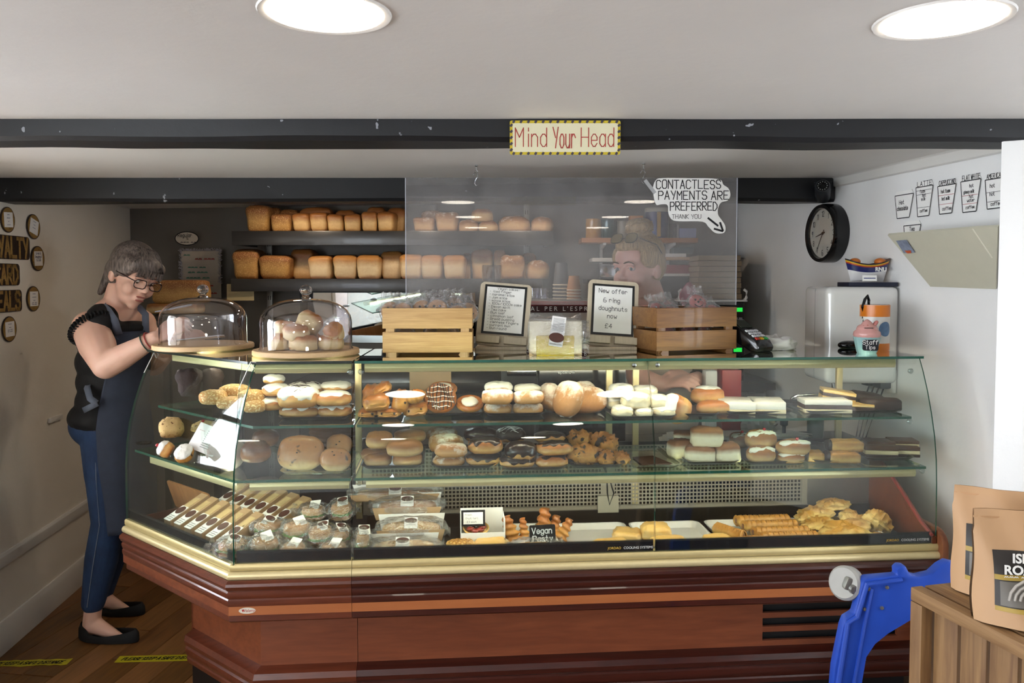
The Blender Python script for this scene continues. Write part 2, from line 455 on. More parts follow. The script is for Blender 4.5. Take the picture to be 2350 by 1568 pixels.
LWA, LWB = (-1.82, 1.45), (-2.12, 4.44)
def lw(Y): return -1.978 - .101 * (Y - 3.017)
def rw(Y): return 1.3779 - .1525 * (Y - 3.402)
wall('wall_left', (lw(1.45), 1.45), (lw(4.5), 4.5), 0, 1.95, .1, cream_wall, [(.2, 1.2, .75, 1.7)])
wall('wall_back', (-2.2, 4.445), (1.35, 4.36), 0, 1.95, .1, grey_wall)
wall('wall_right', (rw(2.2), 2.2), (rw(4.45), 4.45), 0, 1.95, .1, white_paint, out=-1)
pier = struct(B().prism([(1.322, 2.17), (2.5, 2.1), (2.5, 2.36), (1.47, 2.36)], 0, 1.95).obj('wall_pier', white_paint, bev=.006))
wall('wall_shop_left', (-3.1, 1.4), (lw(1.4), 1.4), 0, 1.95, .1, cream_wall)
wall('wall_side', (-3.1, -3.0), (-3.1, 1.5), 0, 1.95, .1, cream_wall, [(.8, 3.8, .6, 1.8)])
wall('wall_shop_right', (2.4, -3.0), (2.4, 2.2), 0, 1.95, .1, white_paint, [(3.7, 4.5, .6, 1.8)], out=-1)
wall('wall_front', (-3.2, -3.0), (2.5, -3.0), 0, 1.95, .1, white_paint, [(.2, 1.25, .35, 1.84)], out=-1)
portal((-2.475, -3.02, 1.095), (R(90), 0, 0), 1.05, 1.49); portal((lw(2.15) - .03, 2.15, 1.225), (R(90), 0, R(-90) + .101), .99, .95); portal((2.42, 1.1, 1.2), (R(90), 0, R(90)), .8, 1.2); portal((-3.12, -.7, 1.2), (R(90), 0, R(-90)), 3.0, 1.2)
wf = plain('window frame paint', 'E8E6E2', .4)
for n, (x0, x1, z0, z1, k) in enumerate(((-3.0, -1.95, .35, 1.84, 1),)):
    q = B()
    for i in range(k + 1): q.box((x0 + (x1 - x0) * i / k, -3.04, (z0 + z1) / 2), (.05, .05, z1 - z0))
    for z in (z0, z1): q.box(((x0 + x1) / 2, -3.04, z), (x1 - x0, .05, .05))
    struct(q.obj('window_%d' % (n + 1), wf))
q = B()
for i in range(4): q.box((-3.14, -2.2 + 1.0 * i, 1.2), (.05, .05, 1.2))
for z in (.6, 1.8): q.box((-3.14, -.7, z), (.05, 3.0, .05))
struct(q.obj('window_2', wf)); q = B()
for Y in (.7, 1.1, 1.5): q.box((2.44, Y, 1.2), (.05, .05, 1.2))
for z in (.6, 1.8): q.box((2.44, 1.1, z), (.05, .8, .05))
struct(q.obj('window_3', wf)); q = B()
for s_ in (.2, .7, 1.2): q.box((s_, .05, 1.225), (.04, .04, .95))
for z in (.75, 1.2, 1.7): q.box((.7, .05, z), (1.0, .04, .04))
struct(q.obj('window_4', wf, None, (lw(1.45), 1.45, 0), (0, 0, atan2(4.5 - 1.45, lw(4.5) - lw(1.45)))))
struct(B().box((-.35, -.42, Zc + .03), (6.0, 5.3, .06)).obj('ceiling', ceil_paint))
struct(B().box((0, 0, .03), (4.6, 2.4, .06)).obj('ceiling', ceil_paint, None, (-.3, 3.42, 1.859), (0, -atan2(.0113, 1), 0)))
def zrear(X): return 1.859 + .0113 * (X + .3)


def rough_beam(name, x0, x1, y0, y1, z0, z1, seed, tilt=0., slew=0.):
    nx = 60
    def P(u, c):
        x = x0 + (x1 - x0) * u; yy, zz = c; j = .006
        return (x, yy + slew * (x - x0) + j * noise.noise(Vec((x * 2, yy * 9, zz * 9 + seed))), zz + tilt * (x - x0) + (j * noise.noise(Vec((x * 3, yy * 5 + seed, zz * 5))) if zz < z1 else .01))
    ring = [(y0, z0 + .012), (y0 + .01, z0), (y1 - .01, z0), (y1, z0 + .01), (y1, z1), (y0, z1), (y0, (z0 + z1) / 2)]
    b = B(); b.grid(nx, len(ring), lambda u, w: P(u, ring[int(round(w * len(ring))) % len(ring)]))
    return struct(b.obj(name, beam_paint, smooth=30))


rough_beam('trim_1', -2.3, 1.62, 2.165, 2.31, 1.826, 1.885, 3, -.002)
rough_beam('trim_2', -2.1, 1.372, 3.085, 3.215, 1.747, 1.845, 8, .0098, .0915)
q = B(); q.prism([(0, 0), (.014, .004), (.014, .036), (.022, .04), (.022, .05), (0, .05)], 0, 1.16, 'x')
struct(q.obj('trim_3', white_gloss, None, (rw(2.28) - .001, 2.28, 1.838), (0, 0, pi / 2 + atan2(.1525, 1)), bev=.002))
# baseboard and dado on the left wall (their long axis follows the wall)
la = atan2(4.5 - 1.45, lw(4.5) - lw(1.45))
for nm, z0, z1, t in (('baseboard_left', 0, .125, .016), ('trim_4', .335, .385, .014)):
    q = B(); h = z1 - z0; q.prism([(0, z0), (-t, z0), (-t, z1 - h * .2), (-t * .5, z1), (0, z1)], 0, 3.05, 'x')
    struct(q.obj(nm, white_gloss, None, (lw(1.45), 1.45, 0), (0, 0, la), bev=.002))
q = B().box((0, -.006, 0), (.12, .012, .022)); p = at_y(162, 952, 3.6)
struct(q.obj('trim_5', white_gloss, None, (lw(3.5) + .001, 3.5, p.z), (0, 0, la), bev=.003))


# ---------------------------------------------------------------- ceiling lights
def downlight(X, Y, Z, r, mat, label, cat='ceiling light'):
    t = thing('ceiling_light', label, cat, (X, Y, Z), group='recessed ceiling lights')
    B().lathe([(r * 1.04, -.001), (r * 1.16, -.003), (r * 1.18, 0), (r * 1.0, 0), (r * 1.0, -.002), (r * 1.04, -.001)], 40).obj('trim_ring', ceil_paint, t, smooth=True)
    B().lathe([(0, -.0035), (r * .6, -.0038), (r * 1.02, -.003), (r * 1.02, 0)], 40).obj('diffuser', mat, t, smooth=True)
    return t


p1, p2 = at_z(746, 30, Zc), at_z(2162, 46, Zc)
downlight(p1.x, p1.y, Zc, .091, lamp_glow, 'round white recessed ceiling light above the cake domes')
downlight(p2.x, p2.y, Zc, .091, lamp_glow, 'round white recessed ceiling light at the right near the pier')
sp = p2.x - p1.x
for i, (dx, Y, lb) in enumerate(((0, .25, 'middle of the second row'), (1, .25, 'right end of the second row'), (-1, .25, 'left end of the second row'), (0, -.9, 'middle of the third row'), (1, -.9, 'right end of the third row'), (-1, -.9, 'left end of the third row'))):
    downlight(p1.x + dx * sp, Y, Zc, .091, lamp_glow, 'round recessed ceiling light over the shop floor, ' + lb)
for i, (X, Y) in enumerate(((-1.08, 3.84), (-.45, 3.80), (.1, 3.80))):
    downlight(X, Y, zrear(X), .04, warm_glow, 'small warm recessed spotlight behind the rear beam, %s from the left' % ORD[i])
# ================================================================ the display counter
CA = R(4.75); C0 = Vec((-.8254, 2.3047, 0)); UR = 2.178; US = (.351, 1.268); LP = (-.483, .483)
def CL(u, v, z=0.): return Vec((C0.x + u * cos(CA) - v * sin(CA), C0.y + u * sin(CA) + v * cos(CA), z))
def toc(P): d = Vec(P) - C0; return Vec((d.x * cos(CA) + d.y * sin(CA), -d.x * sin(CA) + d.y * cos(CA), P[2]))


CT = thing('display_counter', 'long curved-glass bakery display counter with cherry wood base and gold trim', 'display counter', C0, CA)
T8 = tan(R(22.5))
def corner(o): return Vec((-T8 * o, -o))
def leftend(o, cut=0.):
    n = Vec((-.7071, -.7071)); d = Vec((.7071, -.7071)); return Vec(LP) + n * o + d * cut


def run(name, prof, mat, seg, caps=True, cut=0., smooth=None, u1=None, closed=True):
    """sweep a closed profile [(outward, z)] along one stretch of the counter front"""
    b = B(); n = len(prof); A = []; C = []
    for o, z in prof:
        if seg == 'angle': s, e = leftend(o, cut), corner(o)
        elif seg == 'corner': s, e = corner(o), Vec((US[0] - .0006, -o))
        elif seg == 'main': s, e = Vec((US[0] + .0006, -o)), Vec((u1 or UR, -o))
        else: s, e = Vec((seg[0], -o)), Vec((seg[1], -o))
        A.append((s.x, s.y, z)); C.append((e.x, e.y, z))
    m = n if closed else n - 1
    b.add(A + C, [(i, (i + 1) % n, n + (i + 1) % n, n + i) for i in range(m)])
    if caps and closed: b.add(A, [tuple(range(n))]); b.add(C, [tuple(range(n))[::-1]])
    return b.obj(name, mat, CT, smooth=smooth)


arc = lambda cx, cz, r, a0, a1, n=8: [(cx + r * cos(R(a0 + (a1 - a0) * i / n)), cz + r * sin(R(a0 + (a1 - a0) * i / n))) for i in range(n + 1)]
P_flat = [(-.03, .592), (.004, .592), (.006, .596), (.006, .608), (.002, .613), (-.03, .613)]
P_round = [(-.03, .566)] + arc(.004, .578, .0125, -80, 80) + [(-.03, .592)]
P_mould = [(-.05, .49), (.014, .49), (.016, .499), (.016, .508), (.013, .512), (.016, .516), (.018, .525), (.018, .531), (.014, .535), (.02, .54), (.026, .552), (.024, .56), (.014, .567), (-.05, .567)]
P_strip = [(-.05, .463), (.013, .463), (.013, .49), (-.05, .49)]
P_lip = [(-.14, .44), (.006, .44), (.011, .445), (.011, .463), (-.14, .463)]
P_low = [(-.2, .135), (-.10, .135), (-.098, .15), (-.101, .155), (-.096, .162), (-.092, .175), (-.092, .188), (-.098, .193), (-.092, .199), (-.088, .215), (-.094, .232), (-.122, .243), (-.2, .243)]
for sg, mm, mo in (('angle', cherry_ang, cherry), ('corner', cherry_ang, orange_strip), ('main', cherry_dark, orange_strip)):
    run('gold_strip', P_flat, gold_flat, sg, smooth=40); run('gold_bumper', P_round, gold, sg, smooth=40)
    run('upper_moulding', P_mould, mm, sg, smooth=30); run('front_strip', P_strip, mo, sg); run('lower_lip', P_lip, mm, sg, cut=.02)
    run('lower_moulding', P_low, cherry_ang if sg != 'main' else cherry_dark, sg, cut=.22 if sg == 'angle' else 0, smooth=30)
IN = -.128
run('base_panel', [(IN, .243), (IN, .44), (IN - .012, .44), (IN - .012, .243)], cherry, 'angle', cut=.2)
run('base_panel', [(IN, .243), (IN, .44), (IN - .012, .44), (IN - .012, .243)], cherry, 'corner')
UV = 1.665
run('base_panel', [(IN, .243), (IN, .44), (IN - .012, .44), (IN - .012, .243)], cherry, (US[0] + .001, UV))
for i in range(5):
    z = .252 + i * .0462
    run('vent_slat', [(IN, z - .009), (IN, z + .009), (IN - .012, z + .009), (IN - .012, z - .009)], cherry, (UV, UR - .05))
run('base_panel', [(IN, .243), (IN, .44), (IN - .012, .44), (IN - .012, .243)], cherry, (UR - .05, UR))
run('vent_recess', [(IN - .09, .243), (IN - .09, .44), (IN - .1, .44), (IN - .1, .243)], black_plastic, (UV - .05, UR - .02))
b = B(); b.tube([(UV + .17 + .012 * sin(i * .9) + i * .0016, .19 + .012 * cos(i * .9), .25 + i * .0022) for i in range(75)], .002, 5); b.obj('vent_coil', steel, CT, smooth=True)
for sg, c in (('angle', .24), ('corner', 0), ('main', 0)):
    run('plinth', [(-.2, 0), (-.2, .135), (-.26, .135), (-.26, 0)], black_plastic, sg, cut=c)
# carcass behind the trim: floor of the case, back, end boards
b = B(); b.prism([(LP[0], LP[1]), (0, 0), (UR, 0), (UR, .40), (.2, .40), (-.22, .72)], .55, .588); b.obj('deck', plain('deck dark steel', '24221F', .35, .3), CT)
b = B(); b.prism([(.05, .15), (UR - .01, .15), (UR - .01, .40), (.2, .40), (-.16, .66), (-.26, .46)], .02, .55); b.obj('carcass', black_plastic, CT)
for sg in ('angle', 'corner', 'main'):
    run('inner_ledge', [(0, .566), (0, .611), (-.03, .611), (-.03, .566)], plain('dark ledge', '2A2723', .5), sg)
# perforated grille at the back of the well
gz0, gz1, gv = .635, .86, .385
b = B(); gu0, gu1 = .36, 1.92
b.box(((gu0 + UR) / 2, gv + .02, .72), (UR - gu0, .004, .3), 1)
nb = 118
for i in range(nb + 1):
    u = gu0 + (gu1 - gu0) * i / nb; b.box((u, gv, (gz0 + gz1) / 2), (.0042, .002, gz1 - gz0), 0)
for j in range(18):
    z = gz0 + (gz1 - gz0) * j / 17; b.box(((gu0 + gu1) / 2, gv - .0006, z), (gu1 - gu0, .0022, .0045 if j % 9 else .03), 0)
for u, w in ((gu0, .03), (1.2, .05), (gu1, .02)): b.box((u, gv - .001, (gz0 + gz1) / 2), (w, .003, gz1 - gz0), 0)
g = b.obj('grille', [plain('grille enamel', 'A9A294', .4, .4), black_plastic], CT)
B().box(((gu0 + UR) / 2, gv - .005, .61), (UR - gu0, .012, .05)).obj('grille_skirt', plain('skirt', '1B1916', .35), CT)
B().box((2.05, gv, .74), (.26, .004, .24)).obj('back_plate', steel, CT)
B().box((1.2, gv - .006, .655), (.075, .012, .06)).obj('socket_plate', plain('beige plate', 'A8A08E', .5), CT, bev=.002)
b = B(); b.tube([(1.165, .36, .845), (1.175, .352, .8), (1.2, .352, .75), (1.215, .352, .70), (1.2, .352, .66), (1.192, .352, .70), (1.19, .352, .76), (1.178, .356, .83)], .003, 6); b.obj('lamp_cable', black_plastic, CT, smooth=True)
# wood end board of the well on the right, with its red edging, and outer end cap
b = B(); b.prism([(.0, .585), (.39, .585), (.39, .82), (.30, .80), (.18, .735), (.06, .66), (.0, .635)], UR - .016, UR - .004, 'x'); b.obj('end_board', cherry, CT)
b = B(); b.tube([(UR - .018, v, z) for v, z in ((.0, .64), (.06, .665), (.18, .74), (.30, .805), (.39, .825))], .006, 6); b.obj('end_edging', plain('red edging', '8C3A34', .4), CT, smooth=True)
b = B(); b.prism([(-.03, .49)] + [(.028 - .058 * cos(R(a)), .61 + .05 * sin(R(a))) for a in range(0, 91, 15)] + [(.36, .66), (.40, .44), (.12, .44), (.10, .13), (-.0, .44)], UR, UR + .02, 'x'); b.obj('end_cap', wood('end cap wood', '6A3A22', '8E5634', 1, 2, .4), CT, bev=.004)
b = B(); b.prism([(LP[0] + .001, LP[1]), (LP[0] + .22, LP[1] + .22), (LP[0] + .225, LP[1] + .215), (LP[0] + .006, LP[1] - .004)], .44, .611); b.obj('end_panel', cherry_ang, CT)
b = B(); b.prism([(-.251, .432), (-.11, .573), (-.103, .566), (-.244, .425)], .135, .44); b.obj('end_panel', cherry_ang, CT)

# glass panes: (v, z) section of the curved front
GS = [(.0, .611), (.0, .70), (.001, .80), (.006, .88), (.017, .95), (.036, 1.02), (.06, 1.09), (.086, 1.15), (.108, 1.192)]


def pane(name, seg, th=.006):
    b = B(); n = len(GS); rows = []
    for k in (0, 1):
        for v, z in GS:
            o = -v - k * th
            if seg == 'angle': s, e = leftend(o), corner(o) + Vec((.7071, -.7071)) * .012
            else: s, e = Vec((seg[0], -o)), Vec((seg[1], -o))
            rows.append(((s.x, s.y, z), (e.x, e.y, z)))
    vs = [p for r in rows for p in r]; fs = []; ms = []
    for i in range(n - 1):
        for k in (0, 1):
            o = k * 2 * n; a = o + 2 * i; fs.append((a, a + 1, a + 3, a + 2)); ms.append(0)
        for c in (0, 1): a = 2 * i + c; fs.append((a, a + 2, a + 2 + 2 * n, a + 2 * n)); ms.append(1)
    for i in (0, n - 1): a = 2 * i; fs.append((a, a + 1, a + 1 + 2 * n, a + 2 * n)); ms.append(1)
    for f, m in zip(fs, ms): b.f.append(f); b.m.append(m)
    b.v = vs
    return b.obj(name, [glass, glass_edge], CT, smooth=25)


pane('glass_pane', 'angle'); pane('glass_pane', (.012, US[0] - .002)); pane('glass_pane', (US[0] + .002, US[1] - .0012)); pane('glass_pane', (US[1] + .0012, UR - .004))
bn = [(-.0075, .6115), (-.0075, .642), (-.0085, .642), (-.0085, .6115)]
def dotmat():
    k = N('dotted black print'); tc = k.n('TexCoord'); sx = k.n('SeparateXYZ'); k.l(tc.outputs['Generated'], sx.inputs[0])
    v = k.co('Object', (1, 1, 1), (0, R(45), 0)); vo = k.n('TexVoronoi'); vo.inputs['Scale'].default_value = 420; vo.inputs['Randomness'].default_value = 0; k.l(v, vo.inputs['Vector'])
    al = k.math('LESS_THAN', vo.outputs['Distance'], k.math('SUBTRACT', 1.0, sx.outputs[2])); k.set(col=lin('0C0F15'), alpha=al); return k.m
dots = dotmat()
for sg in ('angle', (.014, US[0] - .004), (US[0] + .004, US[1] - .003), (US[1] + .003, UR - .006)):
    run('printed_band', bn, navy_print, sg)
    run('dotted_band', [(o, z if z > .63 and False else (.642 if z < .63 else .655)) for o, z in bn], dots, sg)
# glass shelves
def shelfpoly(v0, v1): return [tuple(leftend(-v0 - .006, .02)), tuple(corner(-v0)), (US[0] - .003, v0), (US[0] - .003, v1), (.13, v1), tuple(Vec(leftend(-v0 - .006, .02)) + Vec((.7071, .7071)) * (v1 - v0) * .9)]
Z1, Z2, ZT = 1.0, .855, 1.2
for z, v0, v1 in ((Z1, .105, .40), (Z2, .02, .40)):
    B().prism(shelfpoly(v0, v1), z - .008, z, mi=1, capmi=0).obj('glass_shelf', [shelf_glass, glass_edge], CT)
    B().prism([(US[0] + .006, v0), (UR - .03, v0), (UR - .03, v1), (US[0] + .006, v1)], z - .008, z, mi=1, capmi=0).obj('glass_shelf', [shelf_glass, glass_edge], CT)
tl = leftend(-.085, .0)
B().prism([tuple(tl), tuple(corner(-.085)), (US[0] - .004, .085), (US[0] + .02, .50), (.1, .60), tuple(tl + Vec((.33, .30)))], ZT - .008, ZT, mi=1, capmi=0).obj('glass_top', [top_glass, dark_edge], CT)
B().prism([(US[0] + .003, .08), (UR - .008, .08), (UR - .008, .50), (US[0] + .027, .50)], ZT - .008, ZT, mi=1, capmi=0).obj('glass_top', [top_glass, glass_edge], CT)
# lamp rails under the top and under the lower shelf, with their light tubes
def rail(name, u0, u1, v, z0, z1, d=.035):
    b = B(); b.prism([(v, z1), (v - .004, (z0 + z1) / 2), (v, z0), (v + .006, z0 - .002), (v + .008, z0 + .006), (v + d, z1 - .006), (v + d, z1)], u0, u1, 'x'); o = b.obj(name, gold, CT, bev=.0015)
    b = B(); b.tube([(u0 + .03, v + .018, z0 + .004), (u1 - .03, v + .018, z0 + .004)], .006, 10); t = b.obj('light_tube', tube_glow, o)
    t.parent = o
    return o
rail('lamp_rail', US[0] + .03, UR - .085, .112, 1.162, 1.188); rail('lamp_rail', .05, US[0] - .01, .112, 1.162, 1.188)
rail('lamp_rail', US[0] + .04, UR - .06, .028, .822, .845); rail('lamp_rail', .05, US[0] - .01, .028, .822, .845)
def railA(v, z0, z1):
    s, e = leftend(-v, .12), corner(-v); s2, e2 = leftend(-v - .03, .12), corner(-v - .03)
    b = B(); b.prism([tuple(s), tuple(e), tuple(e2), tuple(s2)], z0, z1); o = b.obj('lamp_rail', gold, CT, bev=.003)
    m0, m1 = s.lerp(e, .08).lerp(s2.lerp(e2, .08), 1.25), s.lerp(e, .92).lerp(s2.lerp(e2, .92), 1.25); B().tube([(m0.x, m0.y, z0 + .008), (m1.x, m1.y, z0 + .008)], .006, 10).obj('light_tube', tube_glow, o)
railA(.115, 1.165, 1.188); railA(.03, .822, .845)
# posts holding shelves and top
for u, v in ((1.205, .395), (1.30, .395), (UR - .13, .395), (US[0] - .02, .395)):
    B().box((u, v, (.62 + 1.19) / 2), (.022, .014, .57)).obj('post', gold, CT, bev=.002)
for u in (1.225, 1.30): B().lathe([(.007, 0), (.007, .003), (.004, .004), (0, .004)], 16, (u, .109, 1.176), rot=(R(90), 0, 0)).obj('rail_screw', chrome, CT, smooth=True)
for u, z in ((US[0] - .012, 1.165), (US[0] + .02, 1.165), (UR - .04, 1.15), (UR - .04, .985), (UR - .04, .84), (US[0] + .02, .84)):
    B().lathe([(0, 0), (.008, .001), (.009, .008), (.005, .012), (0, .012)], 14, (u, .105 if z > .9 else .03, z), rot=(R(90), 0, 0)).obj('shelf_clip', sheet_glass('clip plastic', 'E8ECEC', 1.6, .05, base=.1), CT, smooth=True)
# makers' lettering printed on the band and the oval badge
for uc in (1.19, UR - .10):
    for tx, dx, mt in (('JORDAO', -.048, 'C9A23C'), ('COOLING SYSTEMS', .026, 'D8D8D2')):
        put('maker_lettering', type_mesh('maker_lettering', tx, .0105, plain('print ' + mt, mt, .5), .0002, .1), CT, (uc + dx, -.0005, .6275), (R(90), 0, 0))
bd = B(); bd.prism(ell(.048, .018), 0, .0012); bo = bd.obj('maker_badge', plain('badge cream', 'D8D2C4', .3), CT, (.048, -.0132, .4775), (R(90), 0, 0))
put('badge_lettering', type_mesh('badge_lettering', 'Valero', .0125, red_ink, .0002, .2), bo, (.005, 0, .0015))
bb = B().add([(-.016, .004, .0016), (-.008, .004, .0016), (-.012, -.005, .0016)], [(0, 1, 2)]); bb.obj('badge_mark', red_ink, bo)
# string ties of the angled pane
for u in (0, 1):
    q = leftend(-.108, .02) if u == 0 else corner(-.104) + Vec((.002, -.014))
    b = B(); z = 1.196
    b.tube([(q.x + .03, q.y + .0, z), (q.x, q.y - .008, z + .004), (q.x - .012, q.y - .02, z - .03), (q.x - .03, q.y - .035, z - .075)], .0014, 5)
    b.tube([(q.x, q.y - .008, z), (q.x + .012, q.y - .012, z - .014), (q.x + .004, q.y - .012, z - .026), (q.x - .004, q.y - .01, z - .006)], .0012, 5)
    b.obj('string_tie', white_plastic, CT, smooth=True)
# ================================================================ baked goods in the counter
NV = Vec((-sin(CA), cos(CA), 0))
def at_v(x, y, v):
    d = ray(x, y); e = Vec((0, 0, EYE)); t = (v - NV.dot(e - C0)) / NV.dot(d); return e + d * t


b_gold = bread('golden dough', 'B87A3C', 'D9A864', 'A9652E', (.05, .4, .85), .35, rough=.45, coat=.15)
b_roll = bread('soft roll crust', 'C79A62', 'D8B27A', '96602F', (.05, .35, .75), .3, rough=.5)
b_dark = bread('dark bun crust', '8A5A34', '9A6238', '5E331C', (.05, .4, .8), .4, rough=.4, coat=.2)
b_currant = bread('currant bun crust', 'D9B98A', 'B98450', 'A46A3E', (.05, .3, .8), .3, speck='3A221A', spk=.655, sps=30, rough=.4, coat=.1)
b_white = bread('pale sponge', 'D6B47C', 'EBDDBB', 'E7D6AE', (.02, .3, .8), .3, rough=.7)
b_flaky = bread('flaky pastry', 'B77A34', 'D59B4E', 'A8642A', (.05, .45, .9), .9, rough=.4, coat=.25, bscale=26)
b_sugar = bread('sugared dough', 'B9803F', 'CF9C62', 'A9713F', (.05, .5, .9), .4, flour='EBDDCB', fl=.58, rough=.7)
b_flour = bread('floured bap', 'A9713F', 'C08A56', 'B27C4B', (.05, .5, .9), .4, flour='E9DCCB', fl=.62, rough=.8)
b_sesame = bread('sesame crust', 'C9A068', 'C08C4A', 'B98A4A', (.05, .35, .7), .4, speck='EAD6A0', spk=.55, sps=170, rough=.6)
b_choc = bread('chocolate muffin', '22130D', '2A1810', '24140E', (.1, .5, .9), .5, flour='D8CCC4', fl=.2, rough=.8, bscale=30, bmp=.8)
b_rock = bread('rock cake', '9A6A2E', 'C58C42', 'A9682C', (.05, .5, .9), .9, speck='2A1810', spk=.585, sps=40, rough=.6, bscale=30, bmp=1.)
b_past = bread('pasty crust', 'A87A34', 'E2C681', 'B98A40', (.05, .45, .95), 1.1, rough=.5, bscale=22, bmp=.6)
b_saus = bread('ridged roll crust', '8E6026', 'D6AC64', 'B07C36', (.05, .45, .9), .8, rough=.45, coat=.15, bscale=20)
b_puff = bread('puff pastry', 'D0A458', 'EBD29A', 'D8AE66', (.05, .45, .95), 1.0, rough=.45, coat=.15, bscale=18)
b_crumb = bread('crumble', '8E6A3A', 'C8A871', 'BFA06C', (.1, .5, .9), .7, speck='6B4A2A', spk=.6, sps=90, rough=.9, bmp=1.)
b_tear = bread('torn white bun', 'E5D3A6', 'EDE0BC', '8E5A30', (.05, .6, .92), .25, rough=.7)
b_scone = bread('scone', 'D6BA82', 'E2C894', 'B06E34', (.05, .62, .92), .35, rough=.6, coat=.05, bscale=18, speck='A8642E', spk=.68, sps=40)
icing = plain('white icing', 'F2EEE4', .3, 0, .03, 30, .05, .2); cream_m = plain('whipped cream', 'F6F1E2', .6, 0, .03, 40, .2); choc = plain('chocolate icing', '2E1810', .3, 0, .2, 30, .1, .3)
choc_dark = plain('dark chocolate', '22120C', .45, 0, .2, 50, .2); cherry_m = plain('glace cherry', 'B3202A', .15, 0, .1, 40, 0, .6); jam = plain('dark filling', '3A2218', .6, 0, .3, 60, .4)
currant = plain('currant', '2A1A16', .5, 0, .2); caramel = plain('cream filling', 'E3CFA0', .6); spongec = plain('chocolate base', '3B2217', .7, 0, .2, 60, .3); chocmilk = plain('milk chocolate top', '5A3A28', .5, 0, .25, 60, .2)
_seed = [0]
def sd(): _seed[0] += 1; return _seed[0]


def cap(b, thr, amp, s, f=60., up=True):
    """keep only the faces above a wavy line: a coat of icing"""
    keep = []; km = []
    for q, m in zip(b.f, b.m):
        c = sum((Vec(b.v[i]) for i in q), Vec()) / len(q)
        if c.z > thr + amp * noise.noise(Vec((c.x * f, c.y * f, s * 3.3))): keep.append(q); km.append(m)
    b.f, b.m = keep, km; return b


def frame(x0, x1, y0, y1, z, v=None, dep=None):
    xc = (x0 + x1) / 2
    if v is not None and z < .7: v = max(v, (dep or .05) / 2 + .022)
    P = at_z(xc, y1, z) if v is None else at_v(xc, y1, v)
    P.z = max(P.z, z)
    s = P.y / F; w = (x1 - x0) * s; d = dep or w
    if v is None: P = P + NV * (d * .5)
    h = (y1 - y0) * s; te = (EYE - P.z) / P.y
    h = max(h - d * te * .55, h * .55)
    return P, w, d, h


def bake(kind, box, z, label, cat='bun', v=None, dep=None, rz=None, tilt=(0, 0), group=None, name=None, **kw):
    P, w, d, h = frame(*box, z, v, dep); s = sd(); rz = CA + (random.Random(s).uniform(-.25, .25) if rz is None else rz)
    rot = (R(tilt[0]), R(tilt[1]), rz)
    return KIND[kind](P, w, d, h, s, rot, label, cat, group, **kw)


def body(name, mat, P, w, d, h, s, rot, e1=.8, e2=.9, nz=.04, fn=None, nf=6, flat=-.75, res=(26, 14), parent=None):
    q = B().sq((w, d, h / (1 + (-flat if flat else 1)) * 2 if flat is not None else h), e1, e2, res[0], res[1], nz * min(w, d), nf, s, fn, flat=flat)
    zmin = min(p[2] for p in q.v); q.v = [(p[0], p[1], p[2] - zmin) for p in q.v]
    return q, q.obj(name, mat, parent, P, rot, smooth=60)


def top_at(q, x, y):
    best = None
    for p in q.v:
        t = (p[0] - x) ** 2 + (p[1] - y) ** 2 - p[2] * .02
        if best is None or t < best[0]: best = (t, p[2])
    return best[1]


def K_bun(P, w, d, h, s, rot, label, cat, group, mat=None, name='bun', ice=None, thr=.5, amp=.25, cherry=False, fill=None, drizzle=None, dots=0, e1=.8, e2=.85, nz=.04, nf=6, flat=-.75, fn=None, res=(26, 14)):
    if ice: res = (60, 34)
    q, o = body(name, mat, P, w, d, h, s, rot, e1, e2, nz, fn, nf, flat, res); tag(o, label, cat, group)
    hh = max(p[2] for p in q.v)
    if ice:
        k = B(); k.v = [(p[0] * 1.035, p[1] * 1.035, p[2] * 1.012 + .0012) for p in q.v]; k.f = list(q.f); k.m = list(q.m)
        for i, p in enumerate(q.v):
            f = (p[2] - hh * thr - hh * amp * noise.noise(Vec((p[0] * 45, p[1] * 45, s * 3.3)))) / (hh * .07); f = min(1., max(0., f * .5 + .5)); m_ = .93 + .105 * f
            k.v[i] = (p[0] * m_, p[1] * m_, hh * .5 + (p[2] - hh * .5) * (m_ if f < .5 else 1.01) + .0012 * f)
        k.obj('icing', ice, o, smooth=60)
    if fill:
        k = B().sq((w * .96, d * .55, h * .5), .8, .8, 18, 8, .1 * h, 9, s + 50, c=(0, -d * .12, hh * .72)); k.obj('cream', fill, o, smooth=60)
    if cherry: B().sq((.011, .011, .010), 1, 1, 12, 8, c=(w * .04, -d * .2, hh + .003)).obj('cherry', cherry_m, o, smooth=60)
    if drizzle:
        k = B(); n = 7
        for i in range(n):
            y = (i / (n - 1) - .5) * d * .9; pts = []
            for j in range(12):
                x = (j / 11 - .5) * w * .98; yy = y + .12 * d * sin(j * 1.3 + i)
                r = 1 - (2 * x / w) ** 2 - (2 * yy / d) ** 2
                if r > .02: pts.append((x, yy, hh * (.5 + .5 * r ** .45) + .0015))
            if len(pts) > 2: k.tube(pts, .0013, 5)
        k.obj('drizzle', drizzle, o, smooth=60)
    rr = random.Random(s)
    for i in range(dots):
        a = rr.uniform(-2.6, -.5); zz = hh * rr.uniform(.3, .8); k2 = sqrt(max(.05, 1 - (2 * zz / hh - 1) ** 2)) ** .6
        B().sq((.006, .004, .005), 1, 1, 8, 6, c=(w * .49 * k2 * cos(a), d * .49 * k2 * sin(a), zz)).obj('currant', currant, o, smooth=60)
    return o


